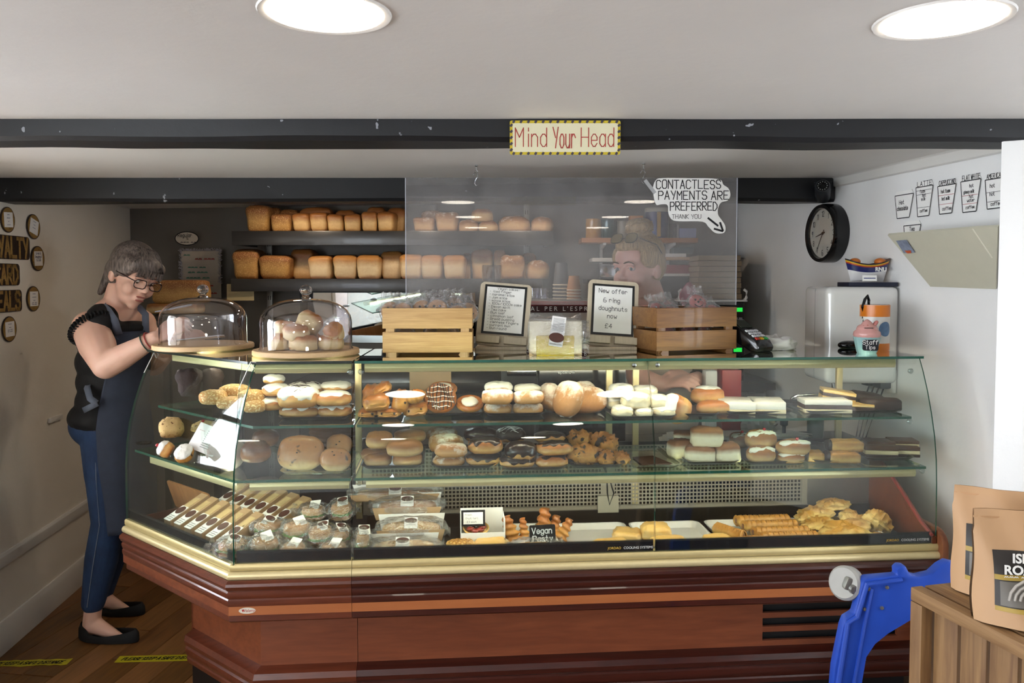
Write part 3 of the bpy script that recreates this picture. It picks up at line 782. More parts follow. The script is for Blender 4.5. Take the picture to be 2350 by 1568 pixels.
def K_pain(P, w, d, h, s, rot, label, cat, group, mat=None, dots=2):
    def fn(p): return (p.x * (1 + .04 * sin(p.z * 14)), p.y * (1 + .05 * sin(p.z * 14 + 2)), p.z + .05 * sin(p.x * 9))
    q, o = body('pastry', mat or b_flaky, P, w, d, h, s, rot, .7, .6, .05, fn, 5, -.8, (34, 20)); tag(o, label, cat, group)
    for i in range(dots):
        x = (-.25 + .5 * i) * w if dots > 1 else .1 * w
        B().sq((.010, .008, .009), 1, 1, 10, 6, .002, 9, s + i, c=(x, -d * .46, h * .5)).obj('chocolate_stick', choc_dark, o, smooth=60)
    return o


def K_croissant(P, w, d, h, s, rot, label, cat, group):
    b = B(); n = 30; pts = []; rr = []
    for i in range(n + 1):
        t = i / n * 2 - 1; pts.append((t * w * .5, (1 - t * t) * -d * .25, h * .42 + 0)); rr.append((h * .46 * max(.12, (1 - abs(t) ** 2.2)) * (.9 + .14 * abs(sin(t * 11)))))
    b.tube(pts, rr, 16); zmin = min(p[2] for p in b.v); b.v = [(x, y, z - zmin) for x, y, z in b.v]
    o = b.obj('croissant', b_flaky, None, P, rot, smooth=60); return tag(o, label, cat, group)


def K_danish(P, w, d, h, s, rot, label, cat, group, driz=True, up=55):
    t = thing('danish', label, cat, P, (R(up), 0, rot[2]), group); t.location.z += .004
    r = w / 2; rr = random.Random(s)
    B().lathe([(0, 0), (r * .8, 0), (r * .98, .008), (r, .016), (r * .9, .022), (r * .7, .016), (r * .3, .02), (0, .021)], 30).obj('pastry_disc', b_flaky, t, (0, r * .9, 0), smooth=60)
    if driz:
        k = B()
        for i in range(9):
            x = (i / 8 - .5) * 1.5 * r; L = sqrt(max(0, r * r * .8 - x * x))
            k.tube([(x + .004 * sin(j + i), r * .9 + L * (j / 5 * 2 - 1), .0262) for j in range(6)], .002, 5, 0)
        k.obj('chocolate_drizzle', choc, t, smooth=60); k = B()
        for i in range(5):
            y = (i / 4 - .5) * 1.3 * r; L = sqrt(max(0, r * r * .7 - y * y)); k.tube([(L * (j / 5 * 2 - 1), r * .9 + y + .003 * sin(j * 2 + i), .0265) for j in range(6)], .0016, 5)
        k.obj('icing_drizzle', icing, t, smooth=60)
    else:
        B().sq((r * 1.2, r * 1.2, .02), .9, 1, 18, 8, .004, 9, s, c=(0, r * .9, .02)).obj('custard', cream_m, t, smooth=60)
    return t


def K_slice(P, w, d, h, s, rot, label, cat, group, layers=(), bev=.002):
    t = thing('slice', label, cat, P, rot, group); z = 0.; tot = sum(l[0] for l in layers)
    for i, (f, m, nm, ins) in enumerate(layers):
        hh = h * f / tot; b = B(); k = 10; ww, dd = w * (1 - ins) / 2, d * (1 - ins) / 2
        ring = []
        for (ax, ay), (bx, by) in zip([(-1, -1), (1, -1), (1, 1), (-1, 1)], [(1, -1), (1, 1), (-1, 1), (-1, -1)]):
            for j in range(k):
                u = j / k; x = (ax + (bx - ax) * u) * ww; y = (ay + (by - ay) * u) * dd; jt = .0016 * noise.noise(Vec((x * 160, y * 160, s + i * 5)))
                ring.append((x + jt, y + jt))
        b.prism(ring, z, z + hh); b.obj(nm, m, t, bev=min(bev, hh * .3), seg=2); z += hh
    return t


def K_pasty(P, w, d, h, s, rot, label, cat, group):
    def fn(p):
        r = p.z; k = 1 + .07 * sin(p.x * 22) * max(0, .5 - abs(p.y + .55) * .9)
        return (p.x * (1 - .12 * abs(p.x) * abs(p.y)), p.y * k * (1.05 if p.y < 0 else .85), p.z * (1 - .25 * p.x * p.x) * (1 if p.y > -.5 else .55))
    q, o = body('pasty', b_past, P, w, d, h, s, rot, .85, .85, .15, fn, 9, -.6, (48, 22)); return tag(o, label, cat, group)


def K_sausage(P, w, d, h, s, rot, label, cat, group, along='x'):
    b = B(); n = 64; L = max(w, .11); r = h / 2; pts, rr = [], []
    for i in range(n + 1):
        t = i / n - .5; pts.append((t * L, .001 * sin(i), r)); rr.append(r * (1 + .10 * sin(i * 2.05)) * (.86 if i in (0, n) else 1))
    b.tube(pts, rr, 16); o = b.obj('sausage_roll', b_saus, None, P, rot, smooth=50); tag(o, label, cat, group)
    for sg in (-1, 1): B().sq((.004, h * .5, h * .5), .9, .9, 12, 8, .001, 9, s, c=(sg * L / 2, 0, r)).obj('filling', plain('sausage meat', '8A6248', .7, 0, .15, 60, .3), o, smooth=60)
    return o


def K_puff(P, w, d, h, s, rot, label, cat, group, lattice=False):
    t = thing('puff_pastry', label, cat, P, rot, group)
    def fn(p): return (p.x, p.y, p.z * (1 - .35 * (abs(p.x) ** 4 + abs(p.y) ** 4) * .5))
    q = B().sq((w, d, h * 1.15), .5, .35, 36, 16, .06 * w, 8, s, fn, flat=-.7); zm = min(p[2] for p in q.v); q.v = [(x, y, z - zm) for x, y, z in q.v]; q.obj('crust', b_puff, t, smooth=60)
    for i in range(3): B().prism(rrect(w * (.97 - .02 * i), d * (.97 - .02 * i), .008), h * .1 * i + .001, h * .1 * i + h * .06).obj('leaf_layer', b_flaky, t)
    if lattice:
        k = B()
        for i in range(6):
            for sg in (-1, 1):
                x = (i / 5 - .5) * w * .9; pts = []
                for j in range(8):
                    u = (j / 7 - .5); xx = x + sg * u * w * .45; yy = u * d * .95
                    if abs(xx) < w * .48: pts.append((xx, yy, h * (1.0 - .55 * (abs(2 * xx / w) ** 4 + abs(2 * yy / d) ** 4) * .5)))
                if len(pts) > 1: k.tube(pts, .0035, 6)
        k.obj('lattice_top', b_saus, t, smooth=60)['kind'] = 'stuff'
    return t


def K_twist(P, w, d, h, s, rot, label, cat, group):
    b = B(); n = 40; nn = 12; L = h
    for i in range(n + 1):
        t = i / n; r0_ = w * .5 * (1 - .5 * t)
        for j in range(nn):
            a = 2 * pi * j / nn; r = r0_ * (1 + .2 * cos(a + t * 24)); b.v.append((r * cos(a), r * sin(a) * .8, t * L))
    for i in range(n):
        for j in range(nn): q = (j + 1) % nn; b.f.append((i * nn + j, i * nn + q, (i + 1) * nn + q, (i + 1) * nn + j)); b.m.append(0)
    b.f.append(tuple(range(nn))[::-1]); b.m.append(0); b.f.append(tuple(n * nn + j for j in range(nn))); b.m.append(0)
    o = b.obj('pastry_twist', b_flaky, None, P, rot, smooth=60); return tag(o, label, cat, group)


KIND = dict(bun=K_bun, pain=K_pain, croissant=K_croissant, danish=K_danish, slice=K_slice, pasty=K_pasty, sausage=K_sausage, puff=K_puff, twist=K_twist)


def tray(x0, x1, yf, z, label, mat=None, dep=.27, hgt=.012, name='serving_tray', white=False):
    A, C = at_z(x0, yf, z), at_z(x1, yf, z); P = (A + C) / 2 + NV * dep / 2; w = (C - A).length
    n = 6; o_ = rrect(w, dep, .03, n); i_ = rrect(w - .012, dep - .012, .026, n); k_ = rrect(w - .03, dep - .03, .02, n)
    b = B(); m = len(o_)
    b.add([(x, y, 0) for x, y in k_] + [(x, y, hgt) for x, y in o_] + [(x, y, hgt) for x, y in i_] + [(x, y, .002) for x, y in k_],
          [tuple(range(m))[::-1]] + [(i, (i + 1) % m, m + (i + 1) % m, m + i) for i in range(m)] + [(m + i, m + (i + 1) % m, 2 * m + (i + 1) % m, 2 * m + i) for i in range(m)] +
          [(2 * m + i, 2 * m + (i + 1) % m, 3 * m + (i + 1) % m, 3 * m + i) for i in range(m)] + [tuple(range(3 * m, 4 * m))])
    o = b.obj(name, mat or tray_black, None, P, (0, 0, CA), smooth=40); return tag(o, label, 'tray', 'serving trays')


TZ = .0025
u_, l_ = Z1 + TZ, Z2 + TZ
for x0, x1, y, z, lb in ((822, 922, 962, Z1, 'black tray under the pains au chocolat on the upper shelf'), (970, 1112, 957, Z1, 'black tray under the drizzled danish pastries'), (1112, 1252, 957, Z1, 'black tray under the sugared cream doughnuts'),
                          (1405, 1560, 964, Z1, 'black tray under the pile of white iced rolls'), (1560, 1660, 958, Z1, 'black tray under the iced bun lying on its side'), (1668, 1832, 953, Z1, 'black tray under the white iced slab slices'), (1850, 2082, 951, Z1, 'black tray under the mince and dark slices at the right end'),
                          (636, 800, 966, Z1, 'black tray under the chocolate drizzled iced buns'), (640, 800, 1092, Z2, 'clear tray under the large currant buns', ), (826, 972, 1078, Z2, 'black tray under the plain soft rolls'), (990, 1140, 1078, Z2, 'black tray under the sugared rolls'), (1152, 1306, 1082, Z2, 'black tray under the chocolate topped eclairs'),
                          (1306, 1440, 1076, Z2, 'black tray under the rock cakes'), (1446, 1572, 1077, Z2, 'clear empty tray with brown paper on the lower shelf'), (1578, 1705, 1069, Z2, 'black tray under the torn white buns'), (1715, 1860, 1068, Z2, 'black tray under the cream buns with cherries'), (1868, 1984, 1066, Z2, 'black tray under the chocolate dipped fingers'), (1990, 2110, 1060, Z2, 'black tray under the layered chocolate slices')):
    tray(x0, x1, y, z, lb, tray_clear if 'clear' in lb else tray_black, .26 if z == Z1 else .30)
B().prism([(-.05, -.06), (.05, -.06), (.03, .06), (-.045, .05)], 0, .0015).obj('paper', plain('brown paper', '5A3A30', .7), None)
o = bpy.data.objects['paper']; o.name = 'paper_sheet'; o.location = at_z(1508, 1070, Z2 + .004) + NV * .08; o.rotation_euler = (0, 0, CA + .1); tag(o, 'brown paper lining the empty clear tray', 'paper')

# ---- upper shelf, left to right
V1, V2 = .2, .3
bake('bun', (406, 465, 843, 909), u_, 'tall chocolate muffin with sugar dusting at the far left of the upper shelf', 'muffin', v=.33, dep=.07, mat=b_choc, name='muffin', e1=.6, nz=.1, fn=lambda p: (p.x * (1.1 if p.z > .1 else .8), p.y * (1.1 if p.z > .1 else .8), p.z))
bake('bun', (463, 512, 843, 905), u_, 'chocolate muffin behind the sesame rolls on the upper shelf', 'muffin', v=.36, dep=.065, mat=b_choc, name='muffin', e1=.6, nz=.1, fn=lambda p: (p.x * (1.1 if p.z > .1 else .8), p.y * (1.1 if p.z > .1 else .8), p.z))
SG = 'sesame rolls in the angled corner'
for bx, v, lb in (((459, 520, 890, 927), .24, 'sesame topped roll nearest the muffins'), ((505, 575, 878, 908), .29, 'sesame topped roll at the back of the roll heap'), ((499, 560, 906, 937), .22, 'sesame topped roll at the front of the roll heap'), ((545, 610, 890, 925), .24, 'sesame topped roll beside the iced fingers'), ((560, 610, 915, 945), .2, 'small sesame roll in front beside the corner glass')):
    bake('bun', bx, u_, lb + ' in the angled corner', 'roll', v=v, dep=.07, mat=b_sesame, name='sesame_roll', group=SG, e2=.7)
IG = 'iced buns in the corner'
bake('bun', (606, 652, 857, 880), u_, 'white iced ring bun behind the iced fingers', 'bun', v=.33, dep=.07, mat=b_gold, ice=icing, thr=.3, amp=.3, group=IG)
bake('bun', (604, 664, 877, 907), u_, 'iced finger bun on top of another at the corner', 'bun', v=.25, dep=.09, mat=b_gold, ice=icing, thr=.55, amp=.3, group=IG)
bake('bun', (600, 652, 906, 939), u_, 'iced finger bun underneath at the corner', 'bun', v=.24, dep=.09, mat=b_gold, ice=icing, thr=.6, amp=.3, group=IG)
bake('bun', (635, 730, 926, 962), u_, 'iced bun with dripping chocolate, bottom of the drizzled pair', 'bun', mat=b_gold, dep=.10, ice=icing, thr=.62, amp=.3, group=IG, drizzle=choc_dark, rz=0)
bake('bun', (638, 733, 880, 934), u_, 'iced bun with heavy chocolate drizzle, top of the pair', 'bun', v=.2, mat=b_gold, dep=.10, ice=icing, thr=.5, amp=.3, group=IG, drizzle=choc_dark, rz=0)
bake('bun', (660, 740, 873, 905), u_, 'drizzled iced bun behind the drizzled pair', 'bun', v=.32, mat=b_gold, dep=.08, ice=icing, thr=.4, group=IG, drizzle=choc_dark)
bake('bun', (726, 804, 926, 961), u_, 'long iced bun, bottom one beside the glass seam', 'bun', mat=b_gold, dep=.09, ice=icing, thr=.7, amp=.3, group=IG, rz=.1)
bake('bun', (721, 806, 892, 929), u_, 'long iced bun, top one beside the glass seam', 'bun', v=.21, mat=b_gold, dep=.09, ice=icing, thr=.75, amp=.2, group=IG, rz=.05)
bake('bun', (738, 806, 872, 896), u_, 'white iced bun at the back beside the glass seam', 'bun', v=.32, mat=b_gold, dep=.09, ice=icing, thr=.4, group=IG)
PG = 'pains au chocolat'
for bx, v, lb, tl, dt in (((820, 865, 936, 961), None, 'small pain au chocolat at the front left of the pile', (0, 0), 2), ((863, 919, 934, 961), None, 'pain au chocolat at the front of the pile showing two chocolate ends', (0, 0), 2), ((832, 880, 878, 937), .31, 'tall pain au chocolat at the back of the pile', (0, 0), 0), ((836, 897, 899, 940), .21, 'pain au chocolat on top of the front two', (0, -6), 1),
                       ((896, 935, 889, 943), .23, 'pain au chocolat standing upright at the right of the pile', (0, 12), 2), ((862, 903, 873, 902), .28, 'pain au chocolat perched at the top of the pile', (0, -25), 0), ((927, 983, 921, 958), None, 'pain au chocolat under the croissant', (0, -8), 2)):
    bake('pain', bx, u_, lb, 'pastry', v=v, dep=.075, group=PG, rz=0, tilt=tl, dots=dt)
bake('croissant', (934, 984, 884, 925), u_, 'butter croissant resting on a pain au chocolat', 'croissant', v=.22, dep=.06, tilt=(0, -20), rz=0)
bake('danish', (972, 1050, 900, 955), u_, 'round danish tilted up with chocolate and icing drizzle', 'pastry', rz=.1, dep=.04)
bake('danish', (983, 1050, 891, 915), u_, 'round danish lying at the back of its tray', 'pastry', v=.3, rz=0, dep=.04, driz=False, up=15)
bake('danish', (1046, 1112, 916, 954), u_, 'custard danish lying flat beside the drizzled one', 'pastry', rz=0, dep=.03, driz=False, up=22)
SGp = 'sugared cream doughnuts'
for bx, v, lb, f in (((1112, 1178, 922, 954), None, 'sugared doughnut at the lower left of the cream doughnuts', None), ((1105, 1179, 887, 926), .2, 'sugared doughnut with cream at the upper left of the four', cream_m), ((1179, 1250, 922, 954), None, 'sugared doughnut at the lower right of the cream doughnuts', None), ((1177, 1248, 890, 925), .2, 'sugared doughnut with cream at the upper right of the four', cream_m)):
    bake('bun', bx, u_, lb, 'doughnut', v=v, dep=.085, mat=b_sugar, name='doughnut', group=SGp, fill=f, rz=0, e1=.7)
for bx, lb in (((1112, 1176, 873, 900), 'cream bun at the back left behind the sugared doughnuts'), ((1180, 1240, 879, 900), 'cream bun at the back right behind the sugared doughnuts')):
    bake('bun', bx, u_, lb, 'bun', v=.31, dep=.07, mat=b_gold, ice=cream_m, thr=.1, amp=.2, rz=0)
FG = 'floured baps'
bake('bun', (1244, 1288, 872, 943), u_, 'floured bap standing on edge at the left of the baps', 'bread', v=.3, dep=.10, mat=b_flour, name='bap', group=FG, e1=.8, rz=.4, tilt=(0, -6), flat=None)
bake('bun', (1272, 1314, 864, 957), u_, 'floured bap leaning on edge in the middle of the baps', 'bread', v=.19, dep=.13, mat=b_flour, name='bap', group=FG, e1=.8, rz=.5, tilt=(0, 18), flat=None)
bake('bun', (1300, 1396, 890, 957), u_, 'large floured bap leaning with its face forward', 'bread', v=.24, dep=.045, mat=b_flour, name='bap', group=FG, e1=.8, rz=0, tilt=(-22, 0), flat=None, nz=.03)
bake('bun', (1312, 1372, 877, 945), u_, 'floured bap behind the large leaning one', 'bread', v=.33, dep=.05, mat=b_flour, name='bap', group=FG, e1=.8, rz=0, tilt=(-15, 0), flat=None)
WG = 'white iced finger rolls'
for bx, v, lb in (((1410, 1462, 930, 961), None, 'white iced roll at the front left of the heap'), ((1463, 1507, 934, 961), None, 'white iced roll at the front centre of the heap'), ((1505, 1553, 931, 960), None, 'white iced roll at the front right of the heap'), ((1388, 1428, 900, 936), .3, 'white iced roll at the back left of the heap'), ((1424, 1492, 895, 936), .2, 'white iced roll in the middle layer, left one'), ((1480, 1533, 899, 936), .21, 'white iced roll in the middle layer, right one'),
                   ((1396, 1455, 876, 912), .27, 'white iced roll on top of the heap, left one'), ((1452, 1508, 880, 908), .28, 'white iced roll on top of the heap, right one')):
    bake('bun', bx, u_, lb, 'bun', v=v, dep=.10, mat=b_white, name='iced_roll', group=WG, ice=icing, thr=.62, amp=.3, rz=random.Random(len(lb)).uniform(-.4, .4), e2=.75)
bake('bun', (1540, 1604, 884, 953), u_, 'iced bun lying on its side with white icing facing left', 'bun', v=.2, dep=.085, mat=b_gold, rz=.3, tilt=(0, -62), ice=icing, thr=.7, amp=.1, dots=1)
bake('bun', (1604, 1686, 918, 952), u_, 'plain long golden bun in front beside the iced one', 'bun', mat=b_gold, dep=.07, rz=.1)
bake('bun', (1585, 1662, 882, 926), u_, 'golden bun behind the long bun', 'bun', v=.31, mat=b_gold, dep=.08, ice=icing, thr=.85, amp=.05)
LAY = [(.35, b_white, 'pastry_base', 0), (.65, icing, 'icing_top', .0)]
for x0, x1, lb in ((1664, 1752, 'white iced slab slice, left of the two'), (1738, 1822, 'white iced slab slice, right of the two')): bake('slice', (x0, x1 - 8, 915, 950), u_, lb, 'cake slice', dep=.13, rz=-.25, layers=LAY)
MIN = [(.3, b_white, 'pastry_base', 0), (.35, jam, 'mincemeat', .01), (.35, icing, 'icing_top', 0)]
bake('slice', (1852, 1960, 914, 949), u_, 'mince slice with dark filling and white top', 'cake slice', dep=.09, rz=-.15, layers=MIN)
bake('slice', (1883, 1955, 890, 920), u_, 'pastry slice with dark filling on top of the mince slice', 'cake slice', v=.29, dep=.08, rz=-.3, tilt=(0, 8), layers=[(.4, b_puff, 'pastry_base', 0), (.3, jam, 'mincemeat', .02), (.3, b_puff, 'pastry_top', 0)])
bake('slice', (1955, 2012, 925, 945), u_, 'thin pastry slice in front of the dark cookies', 'cake slice', dep=.06, rz=-.3, layers=[(.6, jam, 'mincemeat', 0), (.4, b_puff, 'pastry_top', 0)])
bake('bun', (1940, 2026, 894, 928), u_, 'dark chocolate cookie sandwich at the back right', 'biscuit', v=.31, dep=.09, mat=bread('dark cookie', '24140E', '2E1B14', '33201A', speck='6A4A3A', spk=.66), name='cookie', e1=.5, nz=.06, tilt=(0, 8))
bake('bun', (1990, 2084, 912, 946), u_, 'dark chocolate cookie sandwich at the front right', 'biscuit', dep=.09, mat=MATS['dark cookie'], name='cookie', e1=.45, nz=.06)

# ---- lower shelf, left to right
bake('bun', (368, 420, 952, 1002), l_, 'crumble topped round bun at the far left of the lower shelf', 'bun', v=.26, dep=.08, mat=b_crumb, nz=.08)
bake('bun', (440, 500, 962, 990), l_, 'crumble topped bun with a cherry behind the notice', 'bun', v=.34, dep=.08, mat=b_crumb, nz=.08, cherry=True)
bake('bun', (376, 412, 1002, 1038), l_, 'white iced bakewell standing on edge with a cherry', 'cake', v=.16, dep=.05, mat=b_gold, ice=icing, thr=.5, amp=.05, tilt=(0, -60), cherry=True)
bake('bun', (406, 446, 1016, 1050), l_, 'white iced round tart tilted forward', 'cake', v=.13, dep=.06, mat=b_rock, ice=icing, thr=.55, amp=.05, tilt=(35, 0))
bake('bun', (468, 548, 992, 1066), l_, 'pale wrapped loaf lying behind the angled glass', 'bread', v=.17, dep=.12, mat=bread('pale loaf', 'B39A8A', 'C3B4AE', 'B9A8A4', blotch=.3), name='loaf', e2=.6, tilt=(0, 25))
bake('bun', (554, 620, 1004, 1058), l_, 'dark crusted cottage bun at the corner, front one', 'bun', v=.14, dep=.09, mat=b_dark)
bake('bun', (580, 640, 978, 1022), l_, 'dark crusted cottage bun at the corner, back one', 'bun', v=.26, dep=.09, mat=b_dark)
bake('bun', (634, 742, 1000, 1088), l_, 'very large currant bun leaning with its face forward', 'bun', v=.12, dep=.06, mat=b_currant, dots=6, flat=None, tilt=(-24, 0), rz=0)
bake('bun', (733, 804, 1024, 1084), l_, 'round currant bun leaning beside the large one', 'bun', v=.1, dep=.05, mat=b_currant, dots=4, flat=None, tilt=(-24, 0), rz=0)
bake('bun', (748, 807, 992, 1046), l_, 'round currant bun behind, half hidden', 'bun', v=.2, dep=.05, mat=b_currant, dots=3, flat=None, tilt=(-24, 0), rz=0)
RG = 'plain soft rolls'
for bx, v, lb in (((832, 898, 1036, 1074), None, 'soft roll at the front left'), ((899, 968, 1036, 1074), None, 'soft roll at the front right'), ((828, 889, 1022, 1052), .2, 'soft roll at the left behind the front one'), ((887, 970, 1001, 1044), .12, 'soft roll on top of the front right one'), ((840, 902, 984, 1026), .15, 'soft roll at the upper left'), ((904, 978, 980, 1012), .27, 'soft roll at the back right')):
    bake('bun', bx, l_, lb + ' of the plain roll stack', 'roll', v=v, dep=.085, mat=b_roll, name='soft_roll', group=RG, rz=0, e1=.7)
RG = 'sugared rolls'
for bx, v, lb in (((993, 1068, 1042, 1074), None, 'sugared roll at the bottom'), ((998, 1073, 1010, 1046), .1, 'sugared roll second from the bottom'), ((983, 1064, 990, 1034), .22, 'sugared roll at the back'), ((978, 1050, 976, 1008), .31, 'sugared roll at the very top')):
    bake('bun', bx, l_, lb + ' of the sugared stack', 'roll', v=v, dep=.085, mat=b_sugar, name='sugared_roll', group=RG, rz=0, e1=.7)
RG = 'chocolate topped buns'
for bx, v, lb, th in (((1069, 1150, 1034, 1073), None, 'chocolate topped bun at the bottom of the first chocolate stack', .45), ((1073, 1155, 998, 1038), .12, 'chocolate topped bun in the middle of the first chocolate stack', .7), ((1066, 1142, 976, 1012), .28, 'dark chocolate bun at the top of the first chocolate stack', .15),
                      ((1148, 1232, 1042, 1078), None, 'chocolate eclair at the bottom of the second chocolate stack', .4), ((1158, 1230, 1006, 1053), .12, 'chocolate eclair tilted forward in the second chocolate stack', .2), ((1138, 1206, 976, 1012), .27, 'chocolate eclair with white lines at the top of the second stack', .1),
                      ((1231, 1308, 1042, 1077), None, 'long chocolate bun at the bottom of the third chocolate stack', .75), ((1228, 1316, 1006, 1041), .12, 'long chocolate bun in the middle of the third chocolate stack', .78), ((1225, 1298, 986, 1012), .25, 'long chocolate bun at the top of the third chocolate stack', .5)):
    bake('bun', bx, l_, lb, 'bun', v=v, dep=.085, mat=b_gold, name='chocolate_bun', group=RG, ice=choc, thr=th, amp=.35, rz=0, drizzle=icing if 'white lines' in lb else None)
RG = 'rock cakes'
for bx, v, lb in (((1306, 1384, 1020, 1070), None, 'large rock cake at the front left'), ((1376, 1414, 1034, 1072), None, 'small rock cake at the front centre'), ((1412, 1450, 1038, 1070), None, 'small rock cake at the front right'), ((1304, 1358, 984, 1026), .24, 'rock cake at the back left'), ((1356, 1418, 988, 1040), .2, 'rock cake leaning at the back right')):
    bake('bun', bx, l_, lb + ' of the rock cakes', 'cake', v=v, dep=.075, mat=b_rock, name='rock_cake', group=RG, nz=.22, nf=9)
RG = 'torn white buns'
for bx, v, lb in (((1579, 1650, 1020, 1064), None, 'torn white bun at the front left'), ((1645, 1704, 1014, 1064), None, 'torn white bun at the front right'), ((1584, 1658, 974, 1022), .15, 'torn white bun on top'), ((1533, 1588, 1002, 1048), .2, 'torn white bun at the left'), ((1545, 1592, 984, 1010), .3, 'torn white bun at the back left')):
    bake('bun', bx, l_, lb + ' of the torn bun pile', 'bun', v=v, dep=.075, mat=b_tear, name='torn_bun', group=RG, e1=.5, e2=.5, nz=.08, rz=random.Random(len(lb)).uniform(-.3, .3))
RG = 'cream buns with cherries'
for bx, v, lb, ch in (((1724, 1790, 1022, 1066), None, 'cream bun at the front left', 0), ((1793, 1858, 1036, 1066), None, 'cream bun at the front right', 0), ((1709, 1782, 980, 1026), .17, 'cream bun with a cherry at the top left', 1), ((1781, 1859, 1002, 1042), .12, 'cream bun with a cherry at the upper right', 1), ((1675, 1718, 986, 1024), .28, 'small cream bun with a cherry at the back left', 1)):
    bake('bun', bx, l_, lb + ' of the cream bun pile', 'bun', v=v, dep=.08, mat=b_roll, name='cream_bun', group=RG, fill=cream_m, cherry=bool(ch), rz=.1)
RG = 'chocolate dipped fingers'
for bx, v, lb in (((1907, 1982, 1036, 1065), None, 'ridged biscuit finger with chocolate end, bottom one'), ((1900, 1978, 1004, 1035), .13, 'ridged biscuit finger with chocolate end, top one'), ((1858, 1898, 1034, 1062), None, 'biscuit finger with chocolate end at the left, half hidden')):
    o = bake('bun', bx, l_, lb, 'biscuit', v=v, dep=.06, mat=b_saus, name='biscuit_finger', group=RG, rz=-.15, e1=.5, e2=.35, fn=lambda p: (p.x, p.y, p.z * (1 + .1 * sin(p.y * 14))))
    w = (bx[1] - bx[0]) * .0014; B().sq((.022, .055, .036), .7, .7, 14, 8, .005, 9, 3, c=(-w * .48, 0, .016)).obj('chocolate_dip', choc_dark, o, smooth=60)
LAYC = [(.28, spongec, 'chocolate_base', 0), (.34, caramel, 'cream_layer', .012), (.38, chocmilk, 'chocolate_top', 0)]
RG = 'layered chocolate slices'
for x0, x1, y0, y1, v, lb in ((1992, 2066, 1018, 1052, None, 'layered chocolate slice at the front left'), (2062, 2116, 1020, 1050, None, 'layered chocolate slice at the front right'), (1984, 2046, 1004, 1026, .2, 'layered chocolate slice at the back left'), (2040, 2100, 1002, 1026, .2, 'layered chocolate slice at the back right')):
    bake('slice', (x0, x1, y0, y1), l_, lb, 'cake slice', v=v, dep=.07, rz=-.22, layers=LAYC, group=RG)

# ---- the well at the bottom
ZD = .590
def wt(x0, x1, yb, lb): # white tray in the well
    return tray(x0, x1, yb, ZD, lb, white_plastic, .26, .022, 'white_tray')
wt(1296, 1474, 1274, 'white plastic tray with crumbs left of the centre of the well'); wt(1480, 1662, 1270, 'white plastic tray right of the centre of the well'); wt(1150, 1290, 1276, 'white plastic tray holding the pastry twists'); wt(1668, 1850, 1264, 'white plastic tray under the sausage rolls'); wt(1862, 2060, 1258, 'white plastic tray under the pasties')
zt = ZD + .003
bake('puff', (1405, 1474, 1205, 1246), zt, 'square puff pastry at the back of the crumb tray', 'pastry', v=.16, dep=.085, rz=-.3)
bake('puff', (1365, 1447, 1228, 1260), zt, 'puff pastry at the front of the crumb tray', 'pastry', v=.06, dep=.08, rz=.2)
bake('puff', (1470, 1538, 1190, 1236), zt, 'tall square puff pastry in the right white tray', 'pastry', v=.14, dep=.08, rz=-.1)
bake('puff', (1494, 1578, 1222, 1256), zt, 'puff pastry at the front of the right white tray', 'pastry', v=.06, dep=.08, rz=.1)
bake('puff', (1616, 1682, 1218, 1250), zt, 'pale lattice pastry beside the sausage rolls', 'pastry', v=.07, dep=.08, rz=.1)
bake('puff', (1026, 1090, 1231, 1268), ZD, 'golden lattice pastry in front of the tart box', 'pastry', v=.05, dep=.07, rz=.15, lattice=True)
bake('puff', (1088, 1168, 1226, 1268), ZD, 'pale flaky pastry beside the lattice pastry', 'pastry', v=.05, dep=.075, rz=-.1)
RG = 'pastry twists'
for x0, x1, y0, y1, v, tl, lb in ((1160, 1198, 1178, 1240, .14, (0, -18), 'pastry twist leaning left'), (1192, 1218, 1184, 1236, .16, (0, -8), 'slim pastry twist beside the leaning one'), (1222, 1266, 1162, 1236, .2, (0, 6), 'tall pastry twist behind the vegan tag'), (1250, 1284, 1178, 1234, .22, (0, 12), 'pastry twist behind the tall one'), (1270, 1302, 1182, 1236, .16, (0, 28), 'pastry twist leaning right')):
    bake('twist', (x0, x1, y0, y1), zt, lb, 'pastry', v=v, dep=.03, tilt=tl, group=RG)
RG = 'ridged sausage rolls'
for x0, x1, y0, y1, v, rz, lb in ((1686, 1812, 1178, 1206, .22, 0, 'ridged sausage roll at the back of the heap'), (1702, 1830, 1190, 1218, .18, 0, 'ridged sausage roll second from the back'), (1725, 1856, 1204, 1232, .13, 0, 'ridged sausage roll second from the front'), (1738, 1878, 1216, 1248, .08, 0, 'ridged sausage roll at the front of the heap'), (1640, 1708, 1204, 1236, .13, -1.05, 'ridged sausage roll pointing towards the front glass'), (1686, 1740, 1226, 1252, .06, .1, 'short sausage roll end at the front left')):
    bake('sausage', (x0, x1, y0, y1), zt, lb, 'sausage roll', v=v, rz=rz, group=RG, dep=.03)
RG = 'baked pasties'
for x0, x1, y0, y1, v, tl, lb in ((1873, 1952, 1138, 1168, .28, (0, -5), 'pasty at the very top of the heap'), (1822, 1918, 1156, 1194, .26, (0, -12), 'pasty at the upper left of the heap'), (1918, 1990, 1166, 1206, .22, (0, 20), 'pasty in the upper middle of the heap'), (1841, 1912, 1180, 1212, .2, (0, -10), 'pasty at the left of the heap'), (1878, 1998, 1184, 1228, .14, (0, -8), 'large pasty in the middle of the heap'), (1962, 2032, 1158, 1222, .18, (0, 35), 'pasty sloping down at the right of the heap'), (1872, 2006, 1202, 1246, .07, (0, -6), 'large pasty at the front of the heap'), (1988, 2048, 1216, 1244, .08, (0, 10), 'small pasty at the front right of the heap')):
    bake('pasty', (x0, x1, y0, y1), zt, lb, 'pasty', v=v, dep=.09, tilt=tl, group=RG, rz=0)

